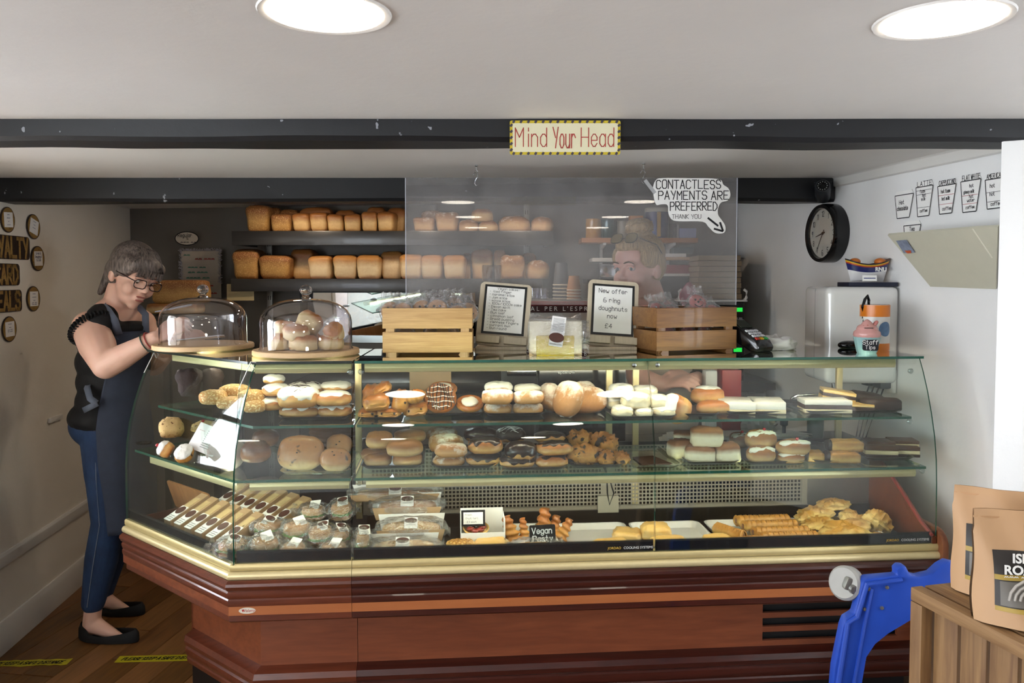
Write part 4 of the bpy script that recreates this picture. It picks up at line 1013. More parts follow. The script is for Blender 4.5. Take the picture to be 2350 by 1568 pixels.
# ---- packed goods
oval_brown = plain('brown label print', '4A2418', .6, 0, .2)
def label_part(parent, w, h, loc, rot, oval=True, lines=3):
    b = B(); b.prism(rrect(w, h, .002, 2), 0, .0006); o = b.obj('price_label', white_card, parent, loc, rot)
    if oval: B().prism(ell(w * .95, h * .5, 20, 0, h * .22), .0008, .0012).obj('logo_oval', oval_brown, o)
    k = B()
    for i in range(lines): k.box((0, -h * .18 - i * h * .1, .0009), (w * .7, h * .035, .0003))
    k.obj('small_print', plain('grey print', '8A8A88', .7), o)['kind'] = 'stuff'
    return o


def wrap(parent, w, d, h, s, loc=(0, 0, 0), puff=1.08, ends=True, nz=.18):
    q = B().sq((w * puff, d * puff, h * puff), .7, .7, 26, 14, nz * min(w, d, h), 11, s, c=(0, 0, h * .52)); 
    zmin = min(p[2] for p in q.v); q.v = [(x, y, max(z, .0005)) for x, y, z in q.v]
    if ends:
        for sg in (-1, 1):
            q.grid(6, 5, lambda a, c, sg=sg: (sg * (w * .5 * puff * .8 + a * .03), (c - .5) * d * (.4 + .5 * a), h * .5 + .012 * sin(c * 9 + a * 5 + s) + a * .012 * sin(s)))
    return q.obj('wrapper', film, parent, loc, smooth=25)


# kraft baguette boxes running in from the angled glass
def kbox(base, ang, L, wd, hh, label, tilt=0.):
    t = thing('sandwich_box', label, 'box', base, (0, R(tilt), ang), 'kraft sandwich boxes')
    B().prism([(0, 0), (L, 0), (L, hh), (hh * .5, hh)], -wd / 2, wd / 2, 'y').obj('carton', kraft, t, bev=.0015)
    B().box((L * .55, 0, hh + .0005), (L * .6, wd * .62, .001)).obj('window_film', plain('filling view', 'C9AE7C', .3, 0, .3, 30), t)
    label_part(t, wd * .9, .075, (L * .34, 0, hh + .0015), (0, 0, R(-90)))
    return t
dl = Vec((-.7071, .7071)); nr = Vec((.7071, .7071))
for row, (s0, n, tt) in enumerate(((.12, 6, .035), (.10, 6, .20))):
    for i in range(n):
        pl = dl * (s0 + i * .068) + nr * tt
        nm = ['nearest the corner', 'second from the corner', 'third from the corner', 'fourth from the corner', 'fifth from the corner', 'farthest from the corner'][i]
        kbox(CL(pl.x, pl.y, ZD + .004 + row * .02), CA + R(45), .17, .046, .045, 'kraft sandwich box in the %s row, %s' % ('front' if row == 0 else 'back', nm), tilt=-24)
b = B(); b.prism(rrect(.12, .09, .006), 0, .012); 
t = tag(B().prism(rrect(.11, .30, .01), 0, .008, mi=0).obj('cutting_board', wood('board end', '8E5A30', 'B57E4A', 1, 0, .5), None, CL(-.30, .60, ZD + .05), (0, R(72), CA + R(45)), bev=.002), 'wooden board standing behind the kraft boxes at the far left', 'board')
roll_bag = bread('filled roll', 'C79A5C', 'D6AE72', 'B98548', blotch=.5, rough=.5); lettuce = plain('lettuce', '6E9A3A', .5, 0, .3, 40, .3)
for i, (x0, x1, y0, y1, v, lb, ry) in enumerate(((495, 575, 1222, 1276, .05, 'bagged roll at the corner of the well', 0), (571, 645, 1215, 1280, .05, 'bagged salad roll at the front, left one', .3), (578, 655, 1180, 1226, .17, 'bagged roll behind the front salad roll', -.2), (645, 720, 1182, 1242, .13, 'bagged roll standing in the middle of the bags', .5), (700, 772, 1192, 1252, .12, 'bagged salad roll right of the middle one', .2), (640, 706, 1230, 1282, .04, 'bagged roll at the front, label facing up', 0),
                               (758, 806, 1196, 1250, .12, 'bagged roll against the seam, upper one', .1), (687, 752, 1146, 1194, .24, 'bagged round bap at the back, left one', 0), (754, 812, 1138, 1194, .24, 'bagged round bap at the back, right one', 0), (732, 800, 1230, 1280, .04, 'bagged roll against the seam, front one', -.1), (816, 850, 1200, 1276, .06, 'bagged roll squeezed right of the seam', 0))):
    P, w, d, h = frame(x0, x1, y0, y1, ZD, v, .09)
    t = thing('bagged_roll', lb, 'sandwich', P, (0, 0, CA + ry), 'rolls in clear bags'); sdd = sd()
    q = B().sq((w * .8, d * .85, h * .62), .75, .85, 22, 10, .006, 7, sdd, c=(0, 0, h * .62)); q.obj('bread_top', roll_bag, t, smooth=60)
    B().sq((w * .8, d * .85, h * .4), .7, .85, 22, 8, .005, 7, sdd, c=(0, 0, h * .25)).obj('bread_base', b_roll, t, smooth=60)
    B().sq((w * .86, d * .9, h * .22), .7, .85, 24, 8, .012, 16, sdd + 9, c=(0, 0, h * .4)).obj('salad', lettuce, t, smooth=60)
    label_part(t, .034, .040, (.006, -d * .1, h * 1.02), (R(28), R(random.Random(i).uniform(-20, 20)), R(random.Random(i + 9).uniform(-30, 30))), oval=i % 2 == 0)
    wrap(t, w, d, h * 1.02, sdd, ends=True, nz=.14)
# long loaves in kraft trays
for i, (x0, x1, y0, y1, v, lb, mt) in enumerate(((806, 1010, 1112, 1142, .31, 'wrapped long loaf at the back of the loaf stack', b_roll), (857, 1014, 1134, 1184, .24, 'wrapped long loaf third from the front with a blue tinted label', b_roll), (866, 1022, 1182, 1238, .15, 'wrapped seeded loaf second from the front', b_sesame), (842, 1008, 1226, 1275, .05, 'wrapped seeded loaf at the front of the loaf stack', b_sesame))):
    P, w, d, h = frame(x0, x1, y0, y1, ZD, v, .085); P.z = max(P.z, ZD)
    t = thing('wrapped_loaf', lb, 'bread', P, (0, 0, CA), 'long loaves in kraft trays')
    B().prism([(-w / 2, h * .7), (w / 2, h * .7), (w / 2 - .012, 0), (-w / 2 + .012, 0)], -d / 2, -d / 2 + .002, 'y').obj('tray_front', kraft, t)
    B().prism([(-w / 2, h * 1.15), (w / 2, h * 1.15), (w / 2 - .012, 0), (-w / 2 + .012, 0)], d / 2 - .002, d / 2, 'y').obj('tray_back', white_card, t)
    B().box((0, 0, .001), (w - .024, d, .002)).obj('tray_base', kraft, t)
    B().sq((w * .86, d * .8, h * .7), .8, .55, 30, 10, .004, 7, sd(), c=(0, 0, h * .55)).obj('loaf', mt, t, smooth=60)
    lo = label_part(t, .042, .036, (.0, -d * .28, h * .98), (R(50), 0, 0), True, 1)
    wrap(t, w * 1.02, d, h * 1.1, sd(), nz=.1)
# fruit tart box with its little sign
P, w, d, h = frame(1057, 1157, 1186, 1240, ZD, .13, .10)
t = thing('tart_box', 'open white card box holding a glazed fruit tart', 'box', P, (0, 0, CA))
for nm, c, dd in (('box_base', (0, 0, .001), (w, d, .002)), ('box_front', (0, -d / 2, .02), (w, .002, .04)), ('box_back', (0, d / 2, .045), (w, .002, .09)), ('box_side', (-w / 2, 0, .04), (.002, d, .08)), ('box_side', (w / 2, 0, .04), (.002, d, .08))): B().box(c, dd).obj(nm, white_card, t)
t = thing('fruit_tart', 'glazed red fruit tart inside the white box', 'tart', P + Vec((-.02, 0, .028)), (R(15), 0, CA)); B().lathe([(0, 0), (.036, 0), (.042, .014), (.038, .015), (.034, .008), (0, .008)], 26).obj('tart_shell', b_puff, t, smooth=60)
for i in range(7): B().sq((.026, .02, .012), .9, .9, 12, 8, .002, 6, i, c=(.02 * cos(i * .9), .02 * sin(i * .9), .016)).obj('fruit_slice', plain('red fruit', '8E2418', .15, 0, .2, 40, 0, .5), t, rot=(0, 0, 0), smooth=60)
B().sq((.010, .010, .008), 1, 1, 10, 6, c=(0, -.012, .024)).obj('grape', black_gloss, t, smooth=60)
P = at_v(1086, 1208, .12); t = thing('price_sign', 'small framed sign reading fresh fruit tart three pounds each', 'sign', P, (R(-8), 0, CA))
B().box((0, 0, .025), (.075, .003, .05)).obj('sign_board', black_plastic, t); B().box((0, -.002, .025), (.062, .001, .037)).obj('sign_paper', white_card, t)
writing('lettering', [('fresh', .006, -.026, .033), ('fruit tart', .006, -.024, .022), ('£3 each', .006, -.02, .011)], ink, t, -.003)
P = at_v(1246, 1252, .05); t = thing('pasty_tag', 'black chalk tag reading Vegan Pasty in white script', 'sign', P, (R(-12), 0, CA + .08))
B().prism(rrect(.082, .062, .004, 3, 0, .031), -.001, .001, 'y').obj('tag_board', black_plastic, t); writing('lettering', [('Vegan', .017, 0, .036, dict(align='c', w=.16)), ('Pasty', .017, .002, .012, dict(align='c', w=.16))], white_card, t, -.0016)
P, w, d, h = frame(1172, 1278, 1228, 1272, ZD, .025, .05); t = thing('bagged_pasty', 'pasty in a crinkled clear bag in front of the vegan tag', 'pasty', P, (0, 0, CA)); B().sq((w * .8, d * .9, h * .8), .8, .8, 22, 10, .005, 6, 5, c=(0, 0, h * .4)).obj('pasty', b_past, t, smooth=60); wrap(t, w, d, h, 77, nz=.3)
# notice card and black mats on the lower corner shelf
P = at_v(458, 1038, .13); t = thing('notice_card', 'white printed card leaning on the lower shelf behind the angled glass', 'card', P, (R(-30), R(14), CA + R(-25))); B().prism(rrect(.10, .085, .003, 2, 0, .043), -.0006, .0006, 'y').obj('card', white_card, t)
k = B()
for i in range(9): k.box((.016, -.0012, .068 - i * .0065), (.05, .0004, .0018))
k.obj('small_print', plain('grey print', '8A8A88', .7), t)['kind'] = 'stuff'; writing('lettering', [('~~~', .008, -.04, .06)], red_ink, t, -.0012)
for x, y, lb in ((382, 1046, 'black round mat under the iced tart'), (466, 1062, 'black round mat at the front edge of the lower corner shelf'), (330, 1018, 'black round mat at the far left of the lower corner shelf')):
    o = B().lathe([(0, 0), (.026, 0), (.027, .004), (.022, .005), (.020, .003), (.012, .003), (.010, .005), (0, .005)], 26).obj('round_mat', black_gloss, None, at_z(x, y, Z2 + .001), smooth=40); tag(o, lb, 'mat', 'black round mats')
# ================================================================ behind the counter
YS = 4.10
def span(x0, x1, y0, y1, Y):
    a, c = at_y(x0, y1, Y), at_y(x1, y0, Y); return a, c.x - a.x, c.z - a.z       # lower left corner, width, height


wallm = {}
for i, (x0, x1, y0, y1, lb) in enumerate(((532, 1270, 530, 563, 'upper dark bread shelf on the back wall'), (530, 1245, 640, 669, 'lower dark bread shelf on the back wall'))):
    a, w, h = span(x0, x1, y0, y1, YS); t = thing('bread_shelf', lb, 'shelf', (a.x, YS, a.z), group='bread shelves')
    B().box((w / 2, .009, h / 2), (w, .018, h)).obj('front_board', shelf_dark, t, bev=.002); B().box((w / 2, .15, h - .012), (w - .01, .27, .018)).obj('shelf_board', wood('shelf slats', '6A3A1C', '8E5528', 1, 0, .5), t)
    for f in (0.02, .98): B().box((w * f, .15, h / 2), (.018, .27, h)).obj('side_board', shelf_dark, t)
    wallm[i] = a.z + h - .003
for x, lb in ((621, 'left'), (1208, 'right')):
    p = at_y(x, 640, 4.36); q = B()
    q.box((0, 0, 0), (.03, .016, .95)); o = q.obj('shelf_upright', rail_metal, None, (p.x, 4.345, 1.38), bev=.001); tag(o, 'slotted metal shelf upright on the back wall, %s one' % lb, 'shelf rail', 'shelf uprights')
    k = B()
    for j in range(16):
        for sx in (-.006, .006): k.box((sx, -.0085, -.44 + j * .058), (.004, .001, .022))
    k.obj('slot', black_plastic, o)['kind'] = 'stuff'

lo_gold = bread('tin loaf crust', 'C29A62', 'D4B27C', '96602F', (.05, .55, .9), .35, rough=.5)
lo_pale = bread('pale tin loaf', 'D6BC90', 'E0C9A0', 'A8763E', (.05, .6, .92), .25, rough=.55)
lo_seed = bread('seeded loaf', 'A0743A', 'B58A4C', '85532A', (.05, .5, .9), .5, speck='D9B070', spk=.58, sps=300, rough=.65)
lo_flour = bread('floured loaf', 'C6A074', 'CDAA7C', '946A42', (.05, .5, .85), .4, flour='E6DCCB', fl=.42, rough=.7)
lo_dark = bread('dark tin loaf', '8A5A2A', 'A06A32', '55301A', (.05, .5, .9), .4, rough=.5)


def tin(p): # sides taper down into the tin, top swells over the rim
    k = .92 + .06 * (p.z + 1) + (.05 if .2 < p.z < .8 else 0); return (p.x * k, p.y * k, p.z)


def loaf(x0, x1, y0, y1, zs, mat, label, Y=None, dep=.24, kind='tin', group=None):
    Y = Y or YS + .03; a, w, h = span(x0, x1, y0, y1, Y); s = sd(); P = Vec((a.x + w / 2, Y + dep / 2, zs)); h = a.z + h - zs
    if kind == 'tin': q = B().sq((w * 1.02, dep, h * 1.04), .42, .32, 32, 18, .05 * w, 5, s, tin, flat=-.9)
    elif kind == 'split': q = B().sq((w * 1.02, dep, h * 1.04), .45, .35, 34, 20, .06 * w, 6, s, lambda p: tin(Vec((p.x, p.y, p.z - (.22 * math.exp(-(p.x / .22) ** 2) if p.z > .3 else 0)))), flat=-.9)
    else: q = B().sq((w, dep, h * 1.2), .8, .9, 30, 16, .04 * w, 5, s, flat=-.62)
    zm = min(p[2] for p in q.v); q.v = [(x, y, z - zm) for x, y, z in q.v]
    o = q.obj('cob_loaf' if kind == 'cob' else 'tin_loaf', mat, None, P, (0, 0, random.Random(s).uniform(-.06, .06)), smooth=60); return tag(o, label, 'bread', group)


U, L = wallm[0], wallm[1]; g1, g2 = 'loaves on the upper bread shelf', 'loaves on the lower bread shelf'
def SH(i): return ORD[i] + ' from the left in the front of the %s bread shelf'
up = [(561, 612, 469, 530, lo_seed, 'tall oat crusted loaf', 'tin', .2), (618, 664, 489, 530, lo_seed, 'seeded golden loaf', 'tin', .2), (670, 711, 487, 531, lo_gold, 'golden farmhouse loaf', 'tin', .24), (709, 749, 485, 531, lo_gold, 'golden farmhouse loaf', 'tin', .24), (750, 786, 490, 531, lo_gold, 'small golden tin loaf', 'tin', .2), (788, 825, 490, 532, lo_gold, 'small golden tin loaf', 'tin', .2), (828, 863, 484, 532, lo_gold, 'small golden tin loaf', 'tin', .2), (865, 903, 484, 532, lo_gold, 'small golden tin loaf', 'tin', .2),
      (949, 997, 496, 533, lo_flour, 'floured square loaf', 'split', .2), (999, 1049, 484, 533, lo_flour, 'floured split top loaf', 'split', .2), (1051, 1098, 502, 532, lo_flour, 'round golden roll', 'cob', .12), (1097, 1143, 505, 532, lo_gold, 'round golden roll', 'cob', .12), (1142, 1219, 493, 532, lo_flour, 'large floured cob loaf', 'cob', .18), (1219, 1272, 496, 532, lo_flour, 'floured round cob loaf', 'cob', .14)]
for i, (x0, x1, y0, y1, m, d, k, dp) in enumerate(up): loaf(x0, x1, y0, y1, U, m, '%s, %s' % (d, SH(i) % 'upper'), None, dp, k, g1)
loaf(1080, 1131, 477, 510, at_y(1100, 509, YS + .06).z, lo_gold, 'round golden roll resting on top of two others', YS + .04, .12, 'cob', g1)
for x0, x1, y0, m, d in ((610, 640, 476, lo_seed, 'seeded loaf behind the tall oat loaf'), (642, 682, 480, lo_seed, 'seeded loaf behind the second seeded loaf'), (690, 757, 475, lo_gold, 'broad golden loaf behind the farmhouse loaves'), (770, 812, 482, lo_gold, 'golden loaf behind the small tin loaves'), (842, 880, 474, lo_gold, 'tall golden loaf behind the last small tin loaves'), (890, 928, 476, lo_gold, 'golden loaf behind, nearest the hanging screen edge'), (968, 1010, 482, lo_flour, 'floured loaf behind the square floured loaf')):
    loaf(x0, x1, y0, 528, U, m, d, YS + .17, .1, 'tin', g1)
lw_ = [(531, 588, 571, 640, lo_seed, 'tall seeded loaf', 'tin', .2), (592, 663, 585, 640, lo_seed, 'broad seeded loaf', 'tin', .24), (708, 760, 585, 640, lo_pale, 'pale square tin loaf', 'tin', .24), (761, 815, 584, 640, lo_pale, 'pale square tin loaf', 'tin', .24), (815, 869, 584, 640, lo_pale, 'pale square tin loaf', 'tin', .24), (914, 965, 582, 640, lo_pale, 'pale square tin loaf', 'tin', .24), (966, 1016, 584, 640, lo_pale, 'pale square tin loaf', 'tin', .24), (1017, 1067, 584, 640, lo_pale, 'pale square tin loaf', 'tin', .24), (1150, 1203, 585, 638, lo_flour, 'white split top loaf', 'split', .16), (1208, 1262, 597, 638, lo_flour, 'round white topped cob', 'cob', .14)]
for i, (x0, x1, y0, y1, m, d, k, dp) in enumerate(lw_): loaf(x0, x1, y0, y1, L, m, '%s, %s' % (d, SH(i) % 'lower'), None, dp, k, g2)
for x0, x1, y0, m, d, Y in ((667, 718, 571, lo_gold, 'golden loaf standing back beside the broad seeded loaf', YS + .13), (873, 922, 576, lo_pale, 'pale loaf standing back in the gap of the lower row', YS + .1), (1062, 1080, 580, lo_gold, 'narrow golden loaf behind the last pale loaf', YS + .13), (1082, 1130, 571, lo_gold, 'golden loaf alone in the gap before the white loaf', YS + .12), (1133, 1160, 572, lo_gold, 'golden loaf behind the white split loaf', YS + .13), (1198, 1230, 580, lo_gold, 'golden loaf behind the round cob', YS + .14),
                        ):
    loaf(x0, x1, y0, 632, L, m, d, Y, .13, 'tin', g2)
# things on the left of the back wall
def back_sheet(name, x0, x1, y0, y1, label, cat, mat, Y=4.385, shape=None):
    a, w, h = span(x0, x1, y0, y1, Y); t = thing(name, label, cat, (a.x + w / 2, Y, a.z), (0, 0, R(-1.4)))
    B().prism(shape(w, h) if shape else rrect(w, h, .004, 2, 0, h / 2), -.002, 0, 'y').obj('sheet', mat, t); return t, w, h
t, w, h = back_sheet('wall_poster', 417, 507, 575, 692, 'white price poster with red and green writing and tinsel edge', 'poster', plain('poster paper', 'BDB3A6', .7))
writing('red_lettering', [('~~ ~~~', .022, -.03, h * .8, dict(w=.2)), ('~~~ ~~', .02, -.03, h * .28, dict(w=.2)), ('~~ ~~~', .022, -.02, h * .13, dict(w=.2))], red_ink, t, -.004)
writing('green_lettering', [('~~', .02, -w * .42, h * .88, dict(w=.2)), ('~~~ ~~', .02, -.07, h * .64, dict(w=.2)), ('~~ ~~~', .022, -.07, h * .54, dict(w=.2)), ('~~~~ ~~', .022, -.08, h * .43, dict(w=.2))], green_ink, t, -.004)
k = B(); rr = random.Random(5)
for i in range(260):
    e = rr.random(); x, z = ((rr.uniform(-.5, .5) * w, h * rr.choice((.99, 1.0))) if e < .4 else (w * rr.choice((-.49, .49)), rr.uniform(.35, 1) * h)); a = rr.uniform(0, 3)
    k.tube([(x, -.004, z), (x + .014 * cos(a), -.012, z + .014 * sin(a))], .0014, 4)
k.obj('tinsel', plain('silver tinsel', 'C6C3CC', .3, .6), t)['kind'] = 'stuff'
t, w, h = back_sheet('oval_sign', 401, 457, 531, 564, 'white oval sign with black rim on the dark wall', 'sign', black_plastic, shape=lambda w, h: ell(w, h, 28, 0, h / 2))
B().prism(ell(w * .92, h * .86, 28, 0, h / 2), -.003, -.002, 'y').obj('face', plain('sign cream', 'D0C6B8', .6), t); writing('lettering', [('Regular', .019, -w * .36, h * .6, dict(w=.13, fit=w * .6)), ('&', .014, 0, h * .42, dict(w=.13)), ('~~~ ~~', .018, -w * .25, h * .14, dict(w=.15))], ink, t, -.004)
a, w, h = span(345, 464, 643, 698, 3.95); o = B().sq((w, .13, h), .25, .3, 34, 14, .004, 6, 4, c=(0, 0, h / 2)).obj('long_loaf', lo_seed, None, (a.x + w / 2, 4.02, a.z), smooth=60); tag(o, 'long dark seeded sandwich loaf on the left behind the serving woman', 'bread')
a2, w2, h2 = span(330, 450, 698, 724, 3.95); o = B().sq((w2, .13, h2), .3, .3, 30, 12, .004, 6, 9, c=(0, 0, h2 / 2)).obj('long_loaf', lo_gold, None, (a2.x + w2 / 2, 4.02, a2.z + .004), smooth=60); tag(o, 'pale long loaf underneath the dark seeded one', 'bread')
t = thing('bread_table', 'dark side table carrying the long loaves at the left wall', 'table', (a2.x + w2 / 2 + .06, 4.05, 0)); zt_ = a2.z
B().box((0, 0, zt_ - .012), (.42, .38, .024)).obj('table_top', shelf_dark, t, bev=.002)
for sx in (-1, 1):
    for sy in (-1, 1): B().box((sx * .19, sy * .16, (zt_ - .024) / 2), (.035, .035, zt_ - .024)).obj('leg', shelf_dark, t, bev=.002)
t, w, h = back_sheet('price_card', 521, 583, 652, 690, 'blank cream card tucked under the lower bread shelf', 'card', plain('cream card', 'B7A77E', .7), 4.12)
t = thing('wall_mirror', 'large mirror on the back wall under the bread shelf', 'mirror', (0, 4.36, 1.38), (R(7), 0, R(-1.4))); a, w, h = span(692, 1090, 672, 860, 4.36); a.z -= 1.38
B().box((a.x + w / 2, 0, a.z + h / 2), (w, .006, h)).obj('mirror_glass', mirror_m, t); B().box((a.x + w / 2, .005, a.z + h / 2), (w + .03, .006, h + .03)).obj('mirror_frame', black_plastic, t)
# back worktop with cupboards
t = thing('back_worktop', 'dark worktop with black cupboards along the back wall', 'counter', (.1, 4.08, 0)); B().box((0, 0, .93), (2.35, .5, .035)).obj('worktop', plain('dark worktop', '2B2A2C', .35), t, bev=.003)
B().box((0, .03, .46), (2.3, .42, .9)).obj('cupboard_body', plain('cupboard', '232225', .5), t)
for i in range(4): B().box((-.86 + i * .573, -.19, .47), (.555, .018, .84)).obj('cupboard_door', plain('cupboard door', '2C2B2E', .45), t, bev=.002)
WZ = .948
# espresso machine
a, w, h = span(1150, 1420, 689, 790, 3.8); mx = a.x + w / 2; ztop = a.z + h
t = thing('espresso_machine', 'red and steel espresso machine with white lettering, behind the signs', 'coffee machine', (mx, 3.98, WZ)); H_ = ztop - WZ
B().box((0, 0, H_ / 2), (w, .34, H_)).obj('machine_body', steel, t, bev=.006)
B().box((0, -.175, H_ - .016), (w + .01, .03, .022)).obj('red_band', plain('machine red', '8A1E22', .3, 0, .05, 30, 0, .4), t, bev=.008)
B().box((0, -.178, H_ - .042), (w + .008, .012, .034)).obj('letter_panel', plain('machine dark red', '3A1216', .3), t)
put('lettering', type_mesh('lettering', "CAL PER L'ESPRESSO", .030, white_card, .0005, .0, 0., 1.5), t, (.03, -.186, H_ - .042), (R(90), 0, 0))
B().box((0, -.1, .05), (w * .9, .16, .03)).obj('drip_tray', chrome, t, bev=.004)
for sx in (-.14, .12):
    q = B().lathe([(0, 0), (.03, 0), (.032, .02), (.032, .05), (0, .05)], 20, (sx, -.15, .2)); q.obj('brew_group', chrome, t, smooth=40)
    B().tube([(sx, -.16, .2), (sx, -.27, .19)], .011, 10).obj('handle', black_plastic, t, smooth=True)
B().lathe([(0, 0), (.045, 0), (.05, .16), (.046, .17), (0, .17)], 24, (-.33, -.02, H_)).obj('bean_hopper', sheet_glass('smoky clear', 'C8C8C8', 1.3, base=.05), t, smooth=40)


def cup_stack(x, y1, y0, Y, r, col, lip, label, n):
    p = at_y(x, y1, Y); q = at_y(x, y0, Y); t = thing('cup_stack', label, 'cups', (p.x, Y, ztop + .002), group='stacks of takeaway cups'); H2 = q.z - ztop; hc = H2 * .62; st = (H2 - hc) / (n - 1)
    for i in range(n):
        m = B().lathe([(r, 0), (r * 1.05, .002), (r * 1.05, .006), (r, .007), (r * .72, hc), (0, hc)], 24); o = m.obj('paper_cup', [col], t, (0, 0, i * st), smooth=40)
        B().lathe([(r * 1.03, -.001), (r * 1.08, .002), (r * 1.03, .006)], 24).obj('cup_rim', lip, o, smooth=40)
grey_cup = plain('grey cup', '4C4E52', .5); brown_cup = plain('brown cup', 'A06E40', .55); cream_rim = plain('cream rim', 'D8CDB6', .6)
cup_stack(1288, 690, 604, 3.92, .040, grey_cup, cream_rim, 'tall stack of upturned grey paper cups on the coffee machine', 5); cup_stack(1317, 691, 634, 3.86, .034, brown_cup, cream_rim, 'shorter stack of upturned brown paper cups on the coffee machine', 4)
for x, lb in ((1227, 'clear drinking glass on the coffee machine, left one'), (1247, 'clear drinking glass on the coffee machine, right one')):
    p = at_y(x, 690, 3.9); o = B().lathe([(0, 0), (.024, 0), (.028, .055), (.026, .055), (.022, .004), (0, .004)], 22).obj('drinking_glass', dome_glass, None, (p.x, p.y, ztop + .001), smooth=40); tag(o, lb, 'glass', 'drinking glasses')
# small shelves on the right of the back wall
YR = 4.15
def shelf(x0, x1, y0, y1, lb, mat, brk=True, dep=.2, Y=YR):
    a, w, h = span(x0, x1, y0, y1, Y); t = thing('wall_shelf', lb, 'shelf', (a.x, Y, a.z), group='small wall shelves'); B().box((w / 2, dep / 2, h / 2), (w, dep, h)).obj('shelf_board', mat, t, bev=.002)
    if brk:
        for f in (.2, .8): B().prism([(.01, 0), (dep, 0), (dep, -.12), (dep - .02, -.12), (dep - .03, -.03), (.01, -.012)], w * f - .008, w * f + .008, 'x').obj('bracket', white_gloss, t, bev=.002)
    return a.z + h
zs1 = shelf(1335, 1602, 546, 557, 'upper wooden wall shelf with mugs behind the hanging screen', wood('orange shelf', '9A6236', 'B97E4C', 1, 0, .5))
zs2 = shelf(1360, 1480, 592, 601, 'white wall shelf left of the blonde woman', white_gloss, False); zs3 = shelf(1515, 1625, 628, 634, 'white wire shelf right of the blonde woman', white_gloss, False)
zs4 = shelf(1515, 1612, 590, 597, 'short wooden shelf with papers right of the blonde woman', wood('orange shelf 2', '9A7246', 'B98E5C', 1, 0, .5), False)
def mug(x, y0, col, label, r=.042, handle=True, Y=YR + .09):
    p = at_y(x, 546, Y); hh = at_y(x, y0, Y).z - zs1; t = thing('mug', label, 'mug', (p.x, Y, zs1))
    B().lathe([(0, 0), (r * .9, 0), (r, .006), (r, hh), (r * .92, hh), (r * .9, .01), (0, .01)], 28).obj('mug_body', col, t, smooth=40)
    if handle: B().tube([(r * .95 + .03 * sin(pi * i / 8), 0, hh * (.2 + .6 * i / 8)) for i in range(9)], .005, 8).obj('handle', col, t, smooth=True)
mug(1362, 503, plain('mustard glaze', 'B8863A', .15, 0, .05, 30, 0, .5), 'mustard yellow mug on the upper wall shelf'); mug(1396, 504, plain('teal glaze', '1F4A4E', .1, .3, .05, 30, 0, .6), 'dark teal glossy mug beside the yellow one', .04, False)
mug(1430, 508, plain('jar glaze', '8A8272', .3), 'small grey jar with a dark green lid on the upper wall shelf', .034, False)
def bx(name, x0, x1, y0, y1, Y, dep, mat, label, cat, z=None, rz=0., group=None, bev=.002):
    a, w, h = span(x0, x1, y0, y1, Y); zz = a.z if z is None else z; hh = a.z + h - zz; o = B().box((0, dep / 2, hh / 2), (w, dep, hh)).obj(name, mat, None, (a.x + w / 2, Y, zz), (0, 0, rz), bev=bev); return tag(o, label, cat, group)
bx('orange_box', 1446, 1476, 495, 545, YR + .06, .06, plain('orange card', 'C47A2E', .6), 'plain orange carton on the upper wall shelf', 'box', zs1)
p = at_y(1507, 545, YR + .1); t = thing('storage_tin', 'tall blue storage tin with pale lid on the upper wall shelf', 'tin', (p.x, YR + .1, zs1)); hh = at_y(1507, 478, YR + .1).z - zs1
B().lathe([(0, 0), (.062, 0), (.062, hh * .88), (0, hh * .88)], 28).obj('tin_body', plain('blue tin', '2A3566', .3, .2), t, smooth=40); B().lathe([(.064, hh * .86), (.065, hh * .96), (.06, hh), (0, hh)], 28).obj('tin_lid', plain('pale lid', 'B9B4A8', .4), t, smooth=40); B().box((0, -.061, hh * .45), (.02, .006, hh * .8)).obj('tin_stripe', plain('gold stripe', 'B08A50', .4), t)
for i, (x0, x1, y0, c) in enumerate(((1545, 1552, 512, '38343A'), (1553, 1558, 516, '8A8488'), (1559, 1598, 524, '7E86B0'))): bx('book', x0, x1, y0, 545, YR + .04, .12, plain('book ' + c, c, .6), 'small book or box on the upper wall shelf, %s from the left' % ORD[i], 'book', zs1, group='books on the upper wall shelf')
bx('steel_canister', 1378, 1413, 606, 640, 4.05, .1, chrome, 'shiny steel canister beside the blonde woman', 'canister'); bx('steel_canister', 1417, 1440, 606, 640, 4.05, .1, chrome, 'narrow steel canister nearest the blonde woman', 'canister')
p = at_y(1375, 641, 4.1); t = thing('canister_shelf', 'narrow dark shelf carrying the steel canisters', 'shelf', (p.x, 4.02, p.z - .012)); B().box((.08, .1, 0), (.3, .26, .022)).obj('shelf_board', shelf_dark, t)
bx('folder', 1520, 1612, 608, 628, YR + .01, .15, plain('red folder', '8E2A30', .5), 'dark red folders lying on the white wire shelf', 'folder', zs3); bx('paper_pile', 1520, 1575, 582, 590, YR + .02, .14, white_card, 'pile of white papers on the short wooden shelf', 'paper', zs4)
bx('radio', 1545, 1592, 552 + 16, 590, YR + .05, .06, plain('teal plastic', '24424A', .4), 'small teal box on the short wooden shelf', 'box', at_y(1560, 582, YR + .02).z)
